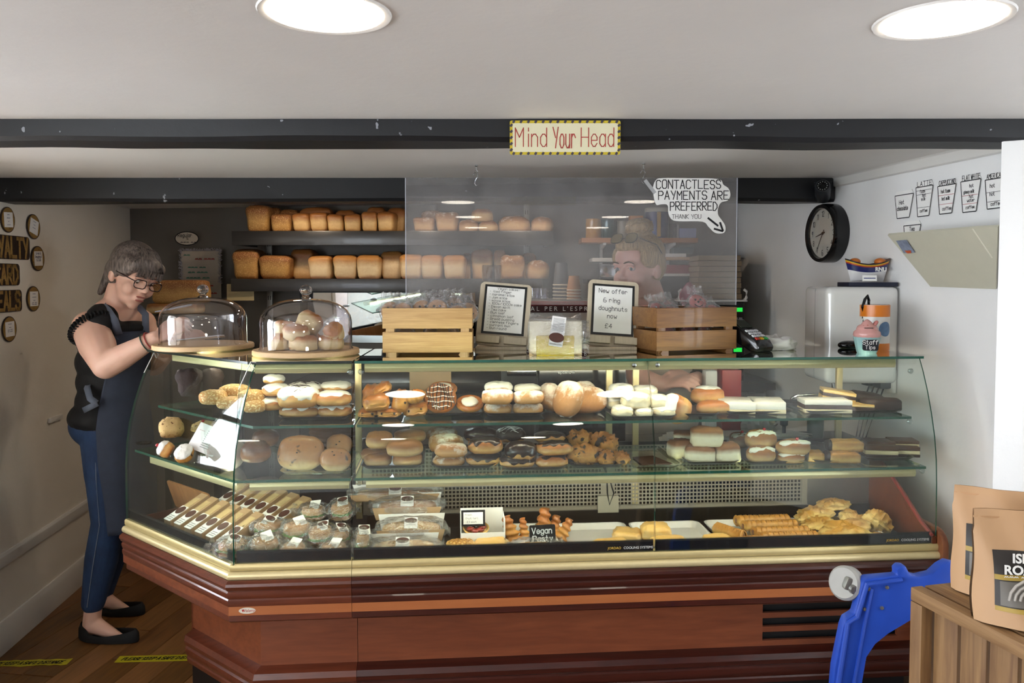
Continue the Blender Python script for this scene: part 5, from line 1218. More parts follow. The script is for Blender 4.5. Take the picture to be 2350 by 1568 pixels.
# stack of cartons, white tray and black oven at the right wall
zb = at_y(1650, 692, 3.95).z
for i in range(8):
    y1 = 688 - i * 12.5; a, w, h = span(1602 + (i % 3), 1702 - (i % 2) * 2, y1 - 11.5, y1, 3.95); zz = zb + .012 + i * .0272
    o = B().box((0, .12, .0125), (w, .24, .025)).obj('cake_carton', plain('carton brown', '8E7A60', .75, 0, .1), None, (a.x + w / 2, 3.95, zz), (0, 0, R((i % 3 - 1) * 1.5)), bev=.002); tag(o, 'flat brown carton, %s from the bottom of the stack' % ORD[i], 'box', 'stacked flat cartons')
a, w, h = span(1560, 1716, 668, 697, 3.9); t = thing('white_rack', 'white rounded rack under the stacked cartons', 'rack', (a.x + w / 2, 3.9, zb))
B().box((0, .15, .004), (w, .3, .008)).obj('rack_base', white_plastic, t, bev=.003)
for sg in (-1, 1): B().tube([(sg * w * .47, .02, .006), (sg * w * .5, .02, .02), (sg * w * .5, .02, .05), (sg * w * .46, .02, .06)], .007, 8).obj('rack_side', white_plastic, t, smooth=True)
a, w, h = span(1585, 1709, 698, 800, 3.9); t = thing('microwave_oven', 'black microwave oven with green display beside the white wall', 'oven', (a.x + w / 2, 3.9, WZ)); hh = zb - .004 - WZ
B().box((0, .16, hh / 2), (w, .32, hh)).obj('oven_body', black_gloss, t, bev=.004); B().box((w * .38, -.002, hh - .035), (.04, .004, .02)).obj('display', glow('green display', '20C040', 1.2), t)
for i in range(3):
    for j in range(2): B().box((w * .34 + j * .022, -.002, hh - .078 - i * .022), (.016, .004, .010)).obj('button', plain('grey button', '8A8C94', .5), t)
p = at_y(1607, 672, 3.7); o = B().grid(10, 10, lambda a, c: ((a - .5) * .09 + .01 * sin(c * 5), .02 * sin(a * 6 + c * 3), (c - .5) * .1 - .03 * (a - .5) ** 2 * 8)).obj('pink_cloth', plain('pink cloth', 'C98A96', .8), None, (p.x, 3.893, p.z), smooth=True); tag(o, 'pink cloth hanging from the white rack', 'cloth'); md = o.modifiers.new('thick', 'SOLIDIFY'); md.thickness = .004
# ---- rear ledge of the counter and what stands on it, seen through the glass
B().box((1.25, .52, .84), (1.86, .22, .025)).obj('rear_worktop', plain('rear worktop', '37352F', .45), CT, bev=.003)
RZ = .8525
def rear(name, x0, x1, y0, y1, v, dep, mat, label, cat, z=RZ, bev=.003):
    P = at_v((x0 + x1) / 2, y1, v); s = P.y / F; w = (x1 - x0) * s; top = at_v((x0 + x1) / 2, y0, v).z; o = B().box((0, dep / 2, (top - z) / 2), (w, dep, top - z)).obj(name, mat, None, (P.x, P.y, z), (0, 0, CA), bev=bev); return tag(o, label, cat)
rear('paper_bag', 940, 1036, 852, 930, .5, .08, plain('brown paper bag', 'B59A78', .75, 0, .08, 20, .2), 'folded brown paper bag standing behind the croissants', 'bag')
rear('till', 1236, 1438, 846, 925, .5, .1, black_gloss, 'black till screen behind the doughnuts', 'till'); P = at_v(1300, 852, .499); o = put('till_lettering', type_mesh('till_lettering', 'eposnow', .017, white_card, .0004), bpy.data.objects['till'], (0, 0, 0), (R(90), 0, 0)); o.location = (-.06, -.001, P.z - RZ - .004)
rear('red_box', 1656, 1702, 850, 930, .56, .06, plain('red plastic box', 'A02028', .35), 'red plastic box behind the white iced slab', 'box'); rear('white_jar', 1618, 1648, 850, 920, .56, .05, white_plastic, 'white jar beside the red box', 'jar', bev=.012)
P = at_v(1742, 930, .5); o = B().sq((.12, .07, .12), .8, .8, 30, 18, .03, 9, 3, c=(0, 0, .06)).obj('plastic_bag', sheet_glass('milky bag', 'D8D8D8', 1.6, .1, film=True, base=.1, haze=.25), None, (P.x, P.y, RZ), smooth=30); tag(o, 'crumpled clear plastic bag behind the iced slab', 'bag')
P = at_v(1872, 930, .5); t = thing('spray_bottle', 'green spray bottle behind the mince slice', 'bottle', (P.x, P.y, RZ)); B().lathe([(0, 0), (.028, 0), (.03, .01), (.03, .07), (.012, .095), (.012, .11), (0, .11)], 20).obj('bottle', plain('green bottle', '3E5E52', .3), t, smooth=40); B().box((-.01, 0, .12), (.045, .018, .02)).obj('spray_head', plain('spray head', '5A7A6A', .4), t, bev=.003)
for i, (x, c) in enumerate(((1771, 'C8B79A'), (1800, '4A5A66'))):
    P = at_v(x, 925, .48); o = B().lathe([(0, 0), (.006, 0), (.007, .05), (.014, .055), (.014, .075), (0, .078)], 14).obj('stopper', plain('stopper ' + c, c, .5), None, (P.x, P.y, RZ), smooth=40); tag(o, 'small %s stopper on the rear ledge' % ('cream' if i == 0 else 'blue grey'), 'stopper')
for i in range(9):
    P = at_v(1690 + i * 3, 1008, .46); o = B().prism([(-.27 + .01 * (i % 3), -.045), (.26 - .01 * (i % 2), -.05), (.2, .05), (-.25, .055)], 0, .0022).obj('paper_bag', white_card, None, (P.x - .02, P.y + .03, RZ + .0005 + i * .0028), (0, 0, CA + R((i % 3 - 1) * 2))); tag(o, 'flat white paper bag, %s from the bottom of the pile behind the lower shelf' % ORD[i], 'bag', 'pile of flat white paper bags')
t = thing('wicker_basket', 'dark wicker basket on the rear ledge behind the corner', 'basket', CL(.24, .5, .86), (0, 0, CA))
for i in range(7): B().lathe([(.085 + i * .002, i * .018), (.092 + i * .002, i * .018 + .009), (.085 + i * .002, i * .018 + .018), (.078, i * .018 + .009), (.085 + i * .002, i * .018)], 22).obj('wicker_row', plain('wicker', '5A3420', .7, 0, .2, 60, .3), t, smooth=50)
B().box((.1, .53, .84), (.62, .22, .025)).obj('rear_worktop', MATS['rear worktop'], CT, bev=.003)
# ================================================================ on top of the counter
def dome(xc, yfront, label_b, label_d, knoby):
    P0 = at_z(xc, yfront, ZT); r = .172; Y = P0.y + r; X = (xc - 1175) / F * Y * 1.0; c = Vec((X, Y, ZT + .001))
    o = B().lathe([(0, 0), (r * .97, 0), (r, .003), (r, .014), (r * .985, .018), (0, .018)], 64).obj('serving_board', board_wood, None, c, smooth=40); tag(o, label_b, 'board', 'round beech serving boards')
    R0 = .148; H0 = .165
    prof = [(R0 + .004, 0), (R0, .006), (R0, H0 * .55)] + [(R0 * cos(R(a)) ** .8, H0 * .55 + H0 * .45 * sin(R(a))) for a in (15, 30, 42, 54, 64, 74, 82)] + [(.012, H0)]
    t = thing('glass_cloche', label_d, 'cake dome', c + Vec((0, 0, .0185)), group='glass cake domes')
    B().lathe(prof, 64).obj('dome', dome_glass, t, smooth=60)
    B().lathe([(0, H0), (.02, H0), (.012, H0 + .006), (.010, H0 + .011), (.0175, H0 + .019), (.0205, H0 + .028), (.0175, H0 + .038), (.010, H0 + .044), (0, H0 + .046)], 28).obj('knob', N('solid glass').set(col=(.95, .96, 1, 1), rough=0., trans=1., ior=1.45).m, t, smooth=60)
    return c


c1 = dome(466, 811, 'round beech board under the empty left dome', 'empty glass cake dome beside the woman in the apron', 662)
c2 = dome(702, 826, 'round beech board under the dome of scones', 'glass cake dome covering the pile of scones', 665)
SGs = 'scones under the right dome'
for x0, x1, y0, y1, dy, tl, lb in ((615, 668, 764, 806, -.05, (0, 0), 'scone at the bottom left under the dome'), (664, 728, 770, 808, -.07, (0, 0), 'scone at the bottom front under the dome'), (729, 788, 767, 803, -.04, (0, 0), 'scone at the bottom right under the dome'), (629, 678, 733, 769, -.03, (0, -8), 'scone second layer at the back left under the dome'), (648, 709, 742, 779, -.06, (4, 8), 'scone second layer at the front under the dome'), (668, 726, 708, 758, -.03, (-20, 38), 'scone tilted on top of the pile under the dome'), (746, 792, 735, 776, -.03, (10, -40), 'scone leaning at the right under the dome'), (690, 735, 762, 800, .04, (0, 0), 'scone at the back under the dome')):
    Y = c2.y + dy; a, w, h = span(x0, x1, y0, y1, Y); s = sd()
    q = B().sq((w, w * .92, h * .95), .55, .85, 26, 14, .08 * w, 6, s, flat=-.85); zm = min(p[2] for p in q.v); q.v = [(x, y, z - zm) for x, y, z in q.v]
    P = Vec((a.x + w / 2, Y, max(a.z, c2.z + .0195))); o = q.obj('scone', b_scone, None, P, (R(tl[0]), R(tl[1]), s), smooth=60); tag(o, lb, 'scone', SGs)


def crate(loc, rz, w, d, h, mats, label, name='wooden_crate'):
    m, me_ = mats; t = thing(name, label, 'crate', loc, (0, 0, rz)); hs = (h - .014) * .46
    for j in range(2):
        z = .008 + hs / 2 + j * (hs + (h - .014) * .08)
        for sy in (0, 1): B().box((0, sy * (d - .008) + .004, z), (w, .008, hs)).obj('slat', m, t, bev=.001)
        for sx in (-1, 1): B().box((sx * (w / 2 - .0045), d / 2, z), (.009, d - .017, hs)).obj('side_slat', m, t, bev=.001)
    for sx in (-1, 1):
        for sy in (0, 1): B().box((sx * (w / 2 - .024), .012 + sy * (d - .024) + (.004 if sy == 0 else -.004), h / 2 - .003), (.028, .014, h - .006)).obj('corner_post', me_, t, bev=.001)
        B().prism([(0, .0), (.03, 0), (.03, .008), (.006, .008)], -.0, d, 'y').obj('foot', me_, t, (sx * (w / 2 - .03) - .015, 0, 0))
    B().box((0, d / 2, .012), (w - .02, d - .018, .006)).obj('base', m, t); return t


P = at_z(981, 815, ZT); s = P.y / F; crate(P, R(1.5), 206 * s, .20, 112 * s, (pine, pine_end), 'pale pine crate of wrapped smiley biscuits on the counter')
K1 = P.copy(); k1w = 206 * s
A, C_ = at_z(1507, 812, ZT), at_z(1690, 806, ZT); d2 = C_ - A; ang2 = atan2(d2.y, d2.x); w2 = d2.length; K2 = (A + C_) / 2; crate(K2, ang2, w2, .18, .158, (brown_crate, brown_crate), 'dark stained crate of wrapped pink biscuits on the counter')
bisc = bread('biscuit', 'B07A42', 'BE8A52', 'B58048', blotch=.3, rough=.7); pink_ice = plain('pink icing', 'C96A66', .3, 0, .08, 30, .05, .3)


def cookie(P, r, tilt, rz, label, pink, group, s):
    t = thing('wrapped_biscuit', label, 'biscuit', P, (R(tilt), 0, rz), group)
    B().lathe([(0, 0), (r * .94, 0), (r, .003), (r, .007), (r * .9, .010), (0, .011)], 28).obj('biscuit', pink_ice if pink else bisc, t, smooth=50)
    dm = black_plastic if pink else choc_dark
    for x, y in ((-.3, .3), (.3, .3), (0, .02)): B().sq((r * .26, r * .26, .006), 1, 1, 10, 6, c=(x * r, y * r, .0115)).obj('chocolate_drop', dm, t, smooth=60)
    B().tube([(r * .55 * cos(R(a)), r * .55 * sin(R(a)), .012) for a in range(205, 340, 15)], .0016, 6).obj('smile', dm, t, smooth=True)
    q = B().sq((r * 2.3, r * 2.5, .022), .6, .8, 24, 10, .006, 12, s, c=(0, 0, .005))
    q.grid(8, 5, lambda a, c: ((a - .5) * r * 2.0, r * 1.1 + c * .03, .006 + .010 * sin(a * 17 + s) * (.3 + c))); q.obj('wrapper', film, t, smooth=25)


gA = 'biscuits in the pine crate'; M1 = Matrix.Rotation(R(1.5), 3, 'Z')
for i, (x, y, z, tl, rz, lb) in enumerate(((-.125, .03, .128, 70, .1, 'wrapped smiley biscuit at the left end of the pine crate'), (-.085, .02, .125, 72, -.2, 'wrapped smiley biscuit second from left in the pine crate'), (-.02, .03, .133, 72, .2, 'wrapped smiley biscuit in the middle of the pine crate'), (.03, .022, .135, 74, -.1, 'wrapped smiley biscuit with a bright wrapper right of the middle'), (.085, .05, .14, 66, .3, 'wrapped smiley biscuit standing back at the right of the pine crate'), (.095, .018, .115, 68, 0, 'wrapped smiley biscuit sunk low at the right of the pine crate'), (.13, .06, .125, 60, .5, 'wrapped smiley biscuit in the right corner of the pine crate'),
                                        (-.09, .10, .12, 50, .4, 'wrapped smiley biscuit at the back left of the pine crate'), (.0, .11, .12, 45, 1., 'wrapped smiley biscuit at the back middle of the pine crate'))):
    cookie(K1 + M1 @ Vec((x, y + .026, z + .012)), .033, tl, rz, lb, False, gA, i)
for i, (x, z) in enumerate(((-.08, .055), (0, .055), (.08, .055))): cookie(K1 + M1 @ Vec((x, .085, z)), .03, 80, i, 'wrapped biscuit seen through the gap of the pine crate, %s from the left' % ORD[i], False, gA, i + 20)
gB = 'biscuits in the stained crate'; M2 = Matrix.Rotation(ang2, 3, 'Z')
for i, (x, y, z, tl, rz, lb) in enumerate(((-.11, .05, .13, 50, .2, 'wrapped pink biscuit at the left end of the stained crate'), (-.07, .03, .118, 45, -.2, 'wrapped pink biscuit second from left in the stained crate'), (-.04, .09, .135, 55, .4, 'wrapped pink biscuit at the back left of the stained crate'), (.02, .04, .115, 55, .1, 'wrapped pink biscuit sunk low in the middle of the stained crate'), (.05, .06, .155, 60, -.1, 'wrapped pink biscuit with a clear smiling face on top'), (.10, .035, .122, 52, .2, 'wrapped pink biscuit at the right end of the stained crate'))):
    cookie(K2 + M2 @ Vec((x, y + .026, z + .008)), .032, tl, rz + ang2, lb, True, gB, i + 40)
for i, x in enumerate((-.07, .01, .08)): cookie(K2 + M2 @ Vec((x, .085, .055)), .03, 78, ang2 + i * .2, 'wrapped pink biscuit seen through the gap of the stained crate, %s from the left' % ORD[i], True, gB, i + 60)


def stand(P, w, h, lean, rz, roll, label, lines, pw, ph, pz, hh):
    t = thing('sign_stand', label, 'sign', P, (0, 0, rz))
    B().box((0, .05, .006), (w * .96, .14, .012)).obj('stand_foot', pale_wood, t, bev=.002)
    bd = B().prism(rrect(w, h, .018, 5, 0, h / 2), 0, .012, 'y').obj('stand_board', pale_wood, t, (0, .0, .012), (R(-lean), R(roll), 0), bev=.0015)
    for sx in (-1, 1): B().box((sx * w * .26, -.012, .020), (w * .44, .024, .026)).obj('ledge', pale_wood, bd, bev=.003)
    B().box((0, -.001, pz), (pw + .016, .002, ph + .016)).obj('black_card', black_plastic, bd); B().box((0, -.0025, pz), (pw, .001, ph)).obj('white_paper', white_card, bd)
    writing('lettering', lines, ink, bd, -.0036); return t


P = at_z(1150, 803, ZT); s = P.y / F
L1 = ['Vegan cakes:', '- Iced finger', '- caramel slice', '- Jam slice', '- mince slice', '- 100s/1000s cake', '- Devon split', '- Tea cake', '- Bun loaf', '- cinnamon loaf', '- Bread pudding', '- viennese fingers', '- currant bun', '- Bun round']
hb = 150 * s
stand(P, 121 * s, hb, 14, R(-2), 4.5, 'pale wooden stand with the handwritten vegan cakes list', [(tx, .0078, -.058 if i else -.03, hb * .885 - i * .0111, dict(wob=.05, seed=i, w=.12, sx=1.2)) for i, tx in enumerate(L1)], 88 * s, 106 * s, hb * .57, hb)
P = at_z(1403, 803, ZT); s = P.y / F; hb = 156 * s
stand(P, 118 * s, hb, 14, R(1), 4, 'pale wooden stand with the handwritten six ring doughnuts offer', [(a, .0155, x, hb * z, dict(w=.1, align='c', wob=.04, seed=i)) for i, (a, x, z) in enumerate((('New offer', 0, .8), ('6 ring', -.004, .66), ('doughnuts', .002, .535), ('now', .0, .42), ('£4', -.012, .27)))], 88 * s, 110 * s, hb * .55, hb)
# wrapped two coloured cake
P = at_z(1276, 816, ZT); s = P.y / F; w, h = 122 * s, 84 * s
t = thing('wrapped_cake', 'wrapped pale cake block with a yellow front and paper label', 'cake', P, (0, 0, R(1)))
B().box((0, .05, h * .47), (w, .08, h * .94)).obj('cake_block', bread('pale cake', 'D9B590', 'EBDDB8', 'EFE6C8', (.0, .35, .8), .15, rough=.7), t, bev=.006); B().box((-.002, .008, h * .27), (88 * s, .012, 46 * s)).obj('yellow_slab', plain('yellow marzipan', 'CDB02E', .5, 0, .06, 20, .05), t, bev=.004)
lb = B().prism(rrect(.046, .098, .002, 2), 0, .0006, 'y').obj('paper_label', white_card, t, (.004, -.004, h * .66), (0, R(8), 0)); B().prism(ell(.05, .032, 24, 0, -.02), -.0015, -.0008, 'y').obj('logo_oval', oval_brown, lb); writing('lettering', [('Battenberg Cake', .0052, 0, -.044, dict(align='c', sx=.7))], ink, lb, -.0012)
k = B()
for i in range(12): k.box((0, -.0008, .042 - i * .0036), (.036, .0004, .0012))
k.obj('small_print', plain('grey print', '8A8A88', .7), lb)['kind'] = 'stuff'
q = B().sq((w * 1.04, .10, h * 1.03), .25, .3, 30, 14, .004, 12, 3, c=(0, .045, h * .5)); q.v = [(x, y, max(z, .0004)) for x, y, z in q.v]
q.grid(10, 5, lambda a, c: ((a - .5) * w * 1.0, .03 + .03 * c, h * .98 + .012 * c + .008 * sin(a * 14) * c)); q.grid(5, 8, lambda a, c: (w * .5 + a * .025, .02 + .02 * sin(c * 9), h * (.05 + .9 * c))); q.obj('wrapper', film, t, smooth=25)
# card terminal
P = at_z(1722, 806, ZT); t = thing('card_terminal', 'black card payment terminal with coloured keys on the counter', 'card terminal', P + Vec((0, .02, .018)), (R(24), 0, R(34)))
bd = B().prism([(-.07, .012), (-.07, .03), (-.045, .045), (.09, .058), (.10, .05), (.10, .03), (.02, .0), (-.05, .0)], -.04, .04, 'x').obj('terminal_body', black_gloss, t, bev=.006)
def tpt(y): return .0462 + (y + .045) * .013 / .135
for r_ in range(4):
    for c in range(3):
        y = .01 - r_ * .016; m_ = [plain('key white', 'D8D8E0', .4)] * 3 if r_ < 3 else [plain('key red', 'B02A22', .4), plain('key yellow', 'D0A020', .4), plain('key green', '2A9A4A', .4)]
        B().box((-.022 + c * .022, y, tpt(y) + .001), (.017, .010, .004), 0, (R(5.5), 0, 0)).obj('key', m_[c], t, bev=.001)
B().box((0, .055, tpt(.055) + .0006), (.06, .045, .002), 0, (R(5.5), 0, 0)).obj('screen', plain('lcd', '3A4038', .2), t)
# crumpled white cloth bag
P = at_z(1788, 806, ZT); o = B().sq((.15, .09, .062), .9, .8, 40, 20, .018, 7, 12, flat=-.5).obj('cloth_bag', plain('white cloth', 'D2CFCC', .8, 0, .05, 12, .4), None, P + Vec((.0, .05, .0175)), (0, 0, R(-6)), smooth=60); tag(o, 'crumpled white cloth lying beside the card terminal', 'cloth')
o = B().sq((.085, .05, .032), .9, 1, 26, 14, 0, 1, 0, lambda p: (p.x, p.y * (1 - .25 * p.x), p.z), flat=-.7).obj('black_case', black_gloss, None, at_z(1958, 801, ZT) + Vec((0, .03, .0115)), (0, 0, R(4)), smooth=60); tag(o, 'glossy black oval case beside the cupcake jar', 'case')
# cupcake tip jar
P = at_z(2001, 813, ZT) + Vec((0, .04, 0)); t = thing('tip_jar', 'ceramic cupcake tip jar with pink top and blue case', 'tip jar', P, (0, 0, R(-8)))
n = 48; q = B(); z_ = [0, .004, .03, .054, .056]; r_ = [.030, .031, .037, .0425, .04]
for zz, rr_ in zip(z_, r_):
    for i in range(n): a = 2 * pi * i / n; k = rr_ + (.0012 * cos(a * 16) if zz > 0 else 0); q.v.append((k * cos(a), k * sin(a), zz))
for j in range(4):
    for i in range(n): i2 = (i + 1) % n; q.f.append((j * n + i, j * n + i2, (j + 1) * n + i2, (j + 1) * n + i)); q.m.append(0)
q.f.append(tuple(range(n))[::-1]); q.m.append(0); q.obj('cake_case', plain('pale blue glaze', '9CC0C0', .25, 0, .04, 30, 0, .3), t, smooth=50)
fr = B().lathe([(.041, .054), (.044, .062), (.042, .072), (.034, .079), (.034, .083), (.029, .092), (.019, .097), (.015, .104), (.006, .112), (0, .114)], 32).obj('frosting', plain('pink glaze', 'D9A09A', .25, 0, .04, 30, 0, .3), t, smooth=50)
rr = random.Random(3)
for i in range(16):
    a = rr.uniform(0, 6.28); zz = rr.uniform(.06, .098); k = .0435 - (zz - .06) * .55; B().sq((.004, .004, .004), 1, 1, 8, 6, c=(k * cos(a), k * sin(a), zz)).obj('sprinkle', plain('sprinkle', 'E8D8C8' if i % 2 else 'C87868', .4), fr, smooth=60)
B().box((-.004, -.0335, .086), (.028, .004, .0022)).obj('coin_slot', choc_dark, fr); B().sq((.012, .02, .026), .8, .8, 14, 10, c=(.026, 0, .099), rot=(0, R(35), 0)).obj('wafer', plain('wafer pink', 'C9807A', .35), fr, smooth=60)
pq = B().prism(rrect(.050, .036, .006, 3, 0, .03), -.044, -.0385, 'y').obj('plaque', plain('slate plaque', '12141E', .4), t); writing('lettering', [('Staff', .013, 0, .033, dict(align='c', w=.16)), ('Tips', .012, 0, .017, dict(align='c', w=.14))], white_card, pq, -.0448)
# collection tin with a black strap
P = at_z(2021, 805, ZT) + Vec((0, .05, 0)); t = thing('collection_tin', 'orange and white round collection tin with a blue badge behind the cupcake', 'tin', P); s = P.y / F; r = 32 * s; h = 103 * s
B().lathe([(0, 0), (r, 0), (r, h), (r * .93, h), (r * .93, h - .006), (0, h - .006)], 36).obj('tin_body', plain('tin white', 'DAD6D2', .3, 0, .03), t, smooth=40); oran = plain('tin orange', 'D97A1E', .3, 0, .04)
B().lathe([(r * 1.006, h * .74), (r * 1.008, h * .75), (r * 1.008, h * .995), (r * .95, h * 1.003)], 36).obj('orange_band', oran, t, smooth=40); B().lathe([(r * 1.006, 0), (r * 1.008, .001), (r * 1.008, h * .15), (r * 1.006, h * .152)], 36).obj('orange_band', oran, t, smooth=40)
q = B().grid(20, 5, lambda a, c: ((r * 1.012) * sin(.35 + .5 * c * cos(2 * pi * a)), -(r * 1.012) * cos(.35 + .5 * c * cos(2 * pi * a)), h * .47 + .026 * c * sin(2 * pi * a))); q.obj('round_badge', plain('blue badge', '5A7AA0', .4, 0, .4, 60), t)
B().tube([(-r * .9, -.01, h * .7), (-r * 1.0, -.012, h * .95), (-r * .82, -.01, h * 1.12), (-r * .62, -.008, h * 1.2), (-r * .5, -.006, h * 1.1), (-r * .5, -.004, h * .99)], .0052, 8).obj('strap', black_gloss, t, smooth=True); B().tube([(-r * .9, -.012, h * .72), (-r * 1.08, -.02, h * .5), (-r * 1.05, -.02, h * .25), (-r * 1.0, -.01, .01)], .0016, 6).obj('cord', black_plastic, t, smooth=True)
# ---- hanging perspex screen, hooks and speech bubble notice
YP = 2.9
a, w, h = span(932, 1692, 408, 700, YP); t = thing('perspex_screen', 'clear perspex screen hanging over the counter', 'screen', (a.x, YP, a.z)); B().box((w / 2, 0, h / 2), (w, .005, h)).obj('perspex_sheet', perspex, t)
for sx in (0, w): B().box((sx, 0, h / 2), (.0022, .0052, h)).obj('polished_edge', plain('perspex edge', 'B9BAC4', .3), t)
for x, y0, lb in ((1093, 371, 'metal ceiling hook at the left of the hanging screen'), (1477, 369, 'metal ceiling hook at the right of the hanging screen')):
    p = at_y(x, y0, YP); t = thing('screen_hook', lb, 'hook', (p.x, YP, zrear(p.x)), group='screen hooks'); zt2 = 0
    B().lathe([(0, 0), (.006, 0), (.006, -.004), (.002, -.006), (.002, -.02), (0, -.02)], 12).obj('screw_eye', chrome, t, smooth=40)
    B().tube([(0, 0, -.016), (.006, 0, -.024), (.0, 0, -.03), (-.006, 0, -.024), (0, 0, -.016)], .0012, 6).obj('ring', chrome, t, smooth=True)
    B().tube([(-.012, 0, -.036), (-.006, 0, -.027), (.002, 0, -.026), (.006, 0, -.034), (.002, 0, -.045), (-.004, 0, -.055), (-.006, 0, -.066), (0, 0, -.074), (.006, 0, -.07)], .0014, 6).obj('s_hook', chrome, t, smooth=True)
bub = [(1506, 470), (1500, 450), (1499, 428), (1506, 413), (1520, 409), (1580, 409), (1648, 411), (1660, 424), (1672, 433), (1676, 448), (1670, 460), (1655, 465), (1648, 478), (1648, 493), (1656, 505), (1664, 518), (1664, 531), (1656, 536), (1640, 534), (1626, 521), (1612, 509), (1560, 508), (1542, 504), (1534, 490), (1532, 471), (1518, 469)]
def catmull(pts, n=4):
    out = []; m = len(pts)
    for i in range(m):
        p0, p1, p2, p3 = (pts[(i + k) % m] for k in (-1, 0, 1, 2))
        for j in range(n):
            t_ = j / n; out.append(tuple(.5 * (2 * p1[k] + (p2[k] - p0[k]) * t_ + (2 * p0[k] - 5 * p1[k] + 4 * p2[k] - p3[k]) * t_ ** 2 + (3 * p1[k] - p0[k] - 3 * p2[k] + p3[k]) * t_ ** 3) for k in (0, 1)))
    return out
o0 = at_y(1585, 470, YP - .004); pts = []
for x, y in catmull(bub): p = at_y(x, y, YP - .004) - o0; pts.append((p.x, p.z))
t = thing('bubble_sign', 'white speech bubble sign asking for contactless payments on the screen', 'sign', (o0.x, YP - .004, o0.z)); B().prism(pts, -.0008, .0008, 'y').obj('paper', white_card, t)
def pw(x, y): p = at_y(x, y, YP - .004) - o0; return p.x, p.z
LN = []
for tx, x, y, hp, x2 in (('CONTACTLESS', 1506, 433, 19, 1656), ('PAYMENTS ARE', 1511, 458, 19, 1674), ('PREFERRED', 1538, 483, 19, 1648), ('THANK YOU', 1542, 502, 9.5, 1610)):
    xx, zz = pw(x, y); LN.append((tx, hp * YP / F, xx, zz, dict(fit=(x2 - x) * YP / F, w=.105 if hp > 12 else .1, wob=.03)))
writing('lettering', LN, ink, t, -.0016); q = B(); 
for a_, b_ in (((1624, 500), (1648, 519)), ((1638, 525), (1659, 531)), ((1659, 531), (1652, 510))):
    (xa, za), (xb, zb_) = pw(*a_), pw(*b_); L_ = sqrt((xb - xa) ** 2 + (zb_ - za) ** 2); dx, dz = (xb - xa) / L_ * .0035, (zb_ - za) / L_ * .0035; q.add([(xa + dz, -.0016, za - dx), (xb + dz, -.0016, zb_ - dx), (xb - dz, -.0016, zb_ + dx), (xa - dz, -.0016, za + dx)], [(0, 1, 2, 3)])
q.obj('arrow', ink, t)
(xa, za), (xb, zb_) = pw(1481, 415), pw(1502, 442); B().box(((xa + xb) / 2, -.001, (za + zb_) / 2), (.013, .0006, .06), 0, (0, R(-38), 0)).obj('tape', sheet_glass('sticky tape', 'D0D0D4', 1.2, .2, haze=.3, film=True), t)
# mind your head sign on the front beam
a, w, h = span(1170, 1424, 277, 355, 2.155); t = thing('warning_sign', 'yellow edged sign reading Mind Your Head on the front beam', 'sign', (a.x + w / 2, 2.157, a.z), (R(2), 0, 0))
B().prism(rrect(w, h, .005, 3, 0, h / 2), -.001, .001, 'y').obj('laminate', plain('yellow border', 'C9B22E', .25, 0, .05, 30, 0, .5), t); B().prism(rrect(w * .95, h * .84, .003, 2, 0, h / 2), -.0016, -.001, 'y').obj('cream_face', plain('cream face', 'DDD6B4', .22, 0, .03, 20, 0, .6), t)
q = B(); dk = plain('hazard dash', '3A3440', .5)
for i in range(15):
    for z in (h * .035, h * .965): q.box(((i / 14 - .5) * w * .93, -.0018, z), (.006, .0004, h * .085), 0, (0, R(35), 0))
for i in range(5):
    for sx in (-1, 1): q.box((sx * w * .487, -.0018, h * (.14 + i * .18)), (.006, .0004, h * .09), 0, (0, R(40), 0))
q.obj('hazard_dash', dk, t)['kind'] = 'stuff'; writing('lettering', [('Mind', h * .54, -w * .45, h * .24, dict(w=.05, fit=w * .31)), ('Your', h * .6, -w * .11, h * .2, dict(w=.05, fit=w * .22)), ('Head', h * .54, w * .145, h * .24, dict(w=.05, fit=w * .32))], red_ink, t, -.0022)
# ================================================================ on the side walls
RWA = atan2(-1, .1525); LWA_ = atan2(1, -.101)
def on_right(x, y, off=0.):
    d = ray(x, y); n = Vec((-1, -.1525, 0)).normalized(); q = Vec((rw(3.402), 3.402, 0)) + n * off; e = Vec((0, 0, EYE)); return e + d * (n.dot(q - e) / n.dot(d))
def on_left(x, y, off=0.):
    d = ray(x, y); n = Vec((1, .101, 0)).normalized(); q = Vec((lw(3.017), 3.017, 0)) + n * off; e = Vec((0, 0, EYE)); return e + d * (n.dot(q - e) / n.dot(d))


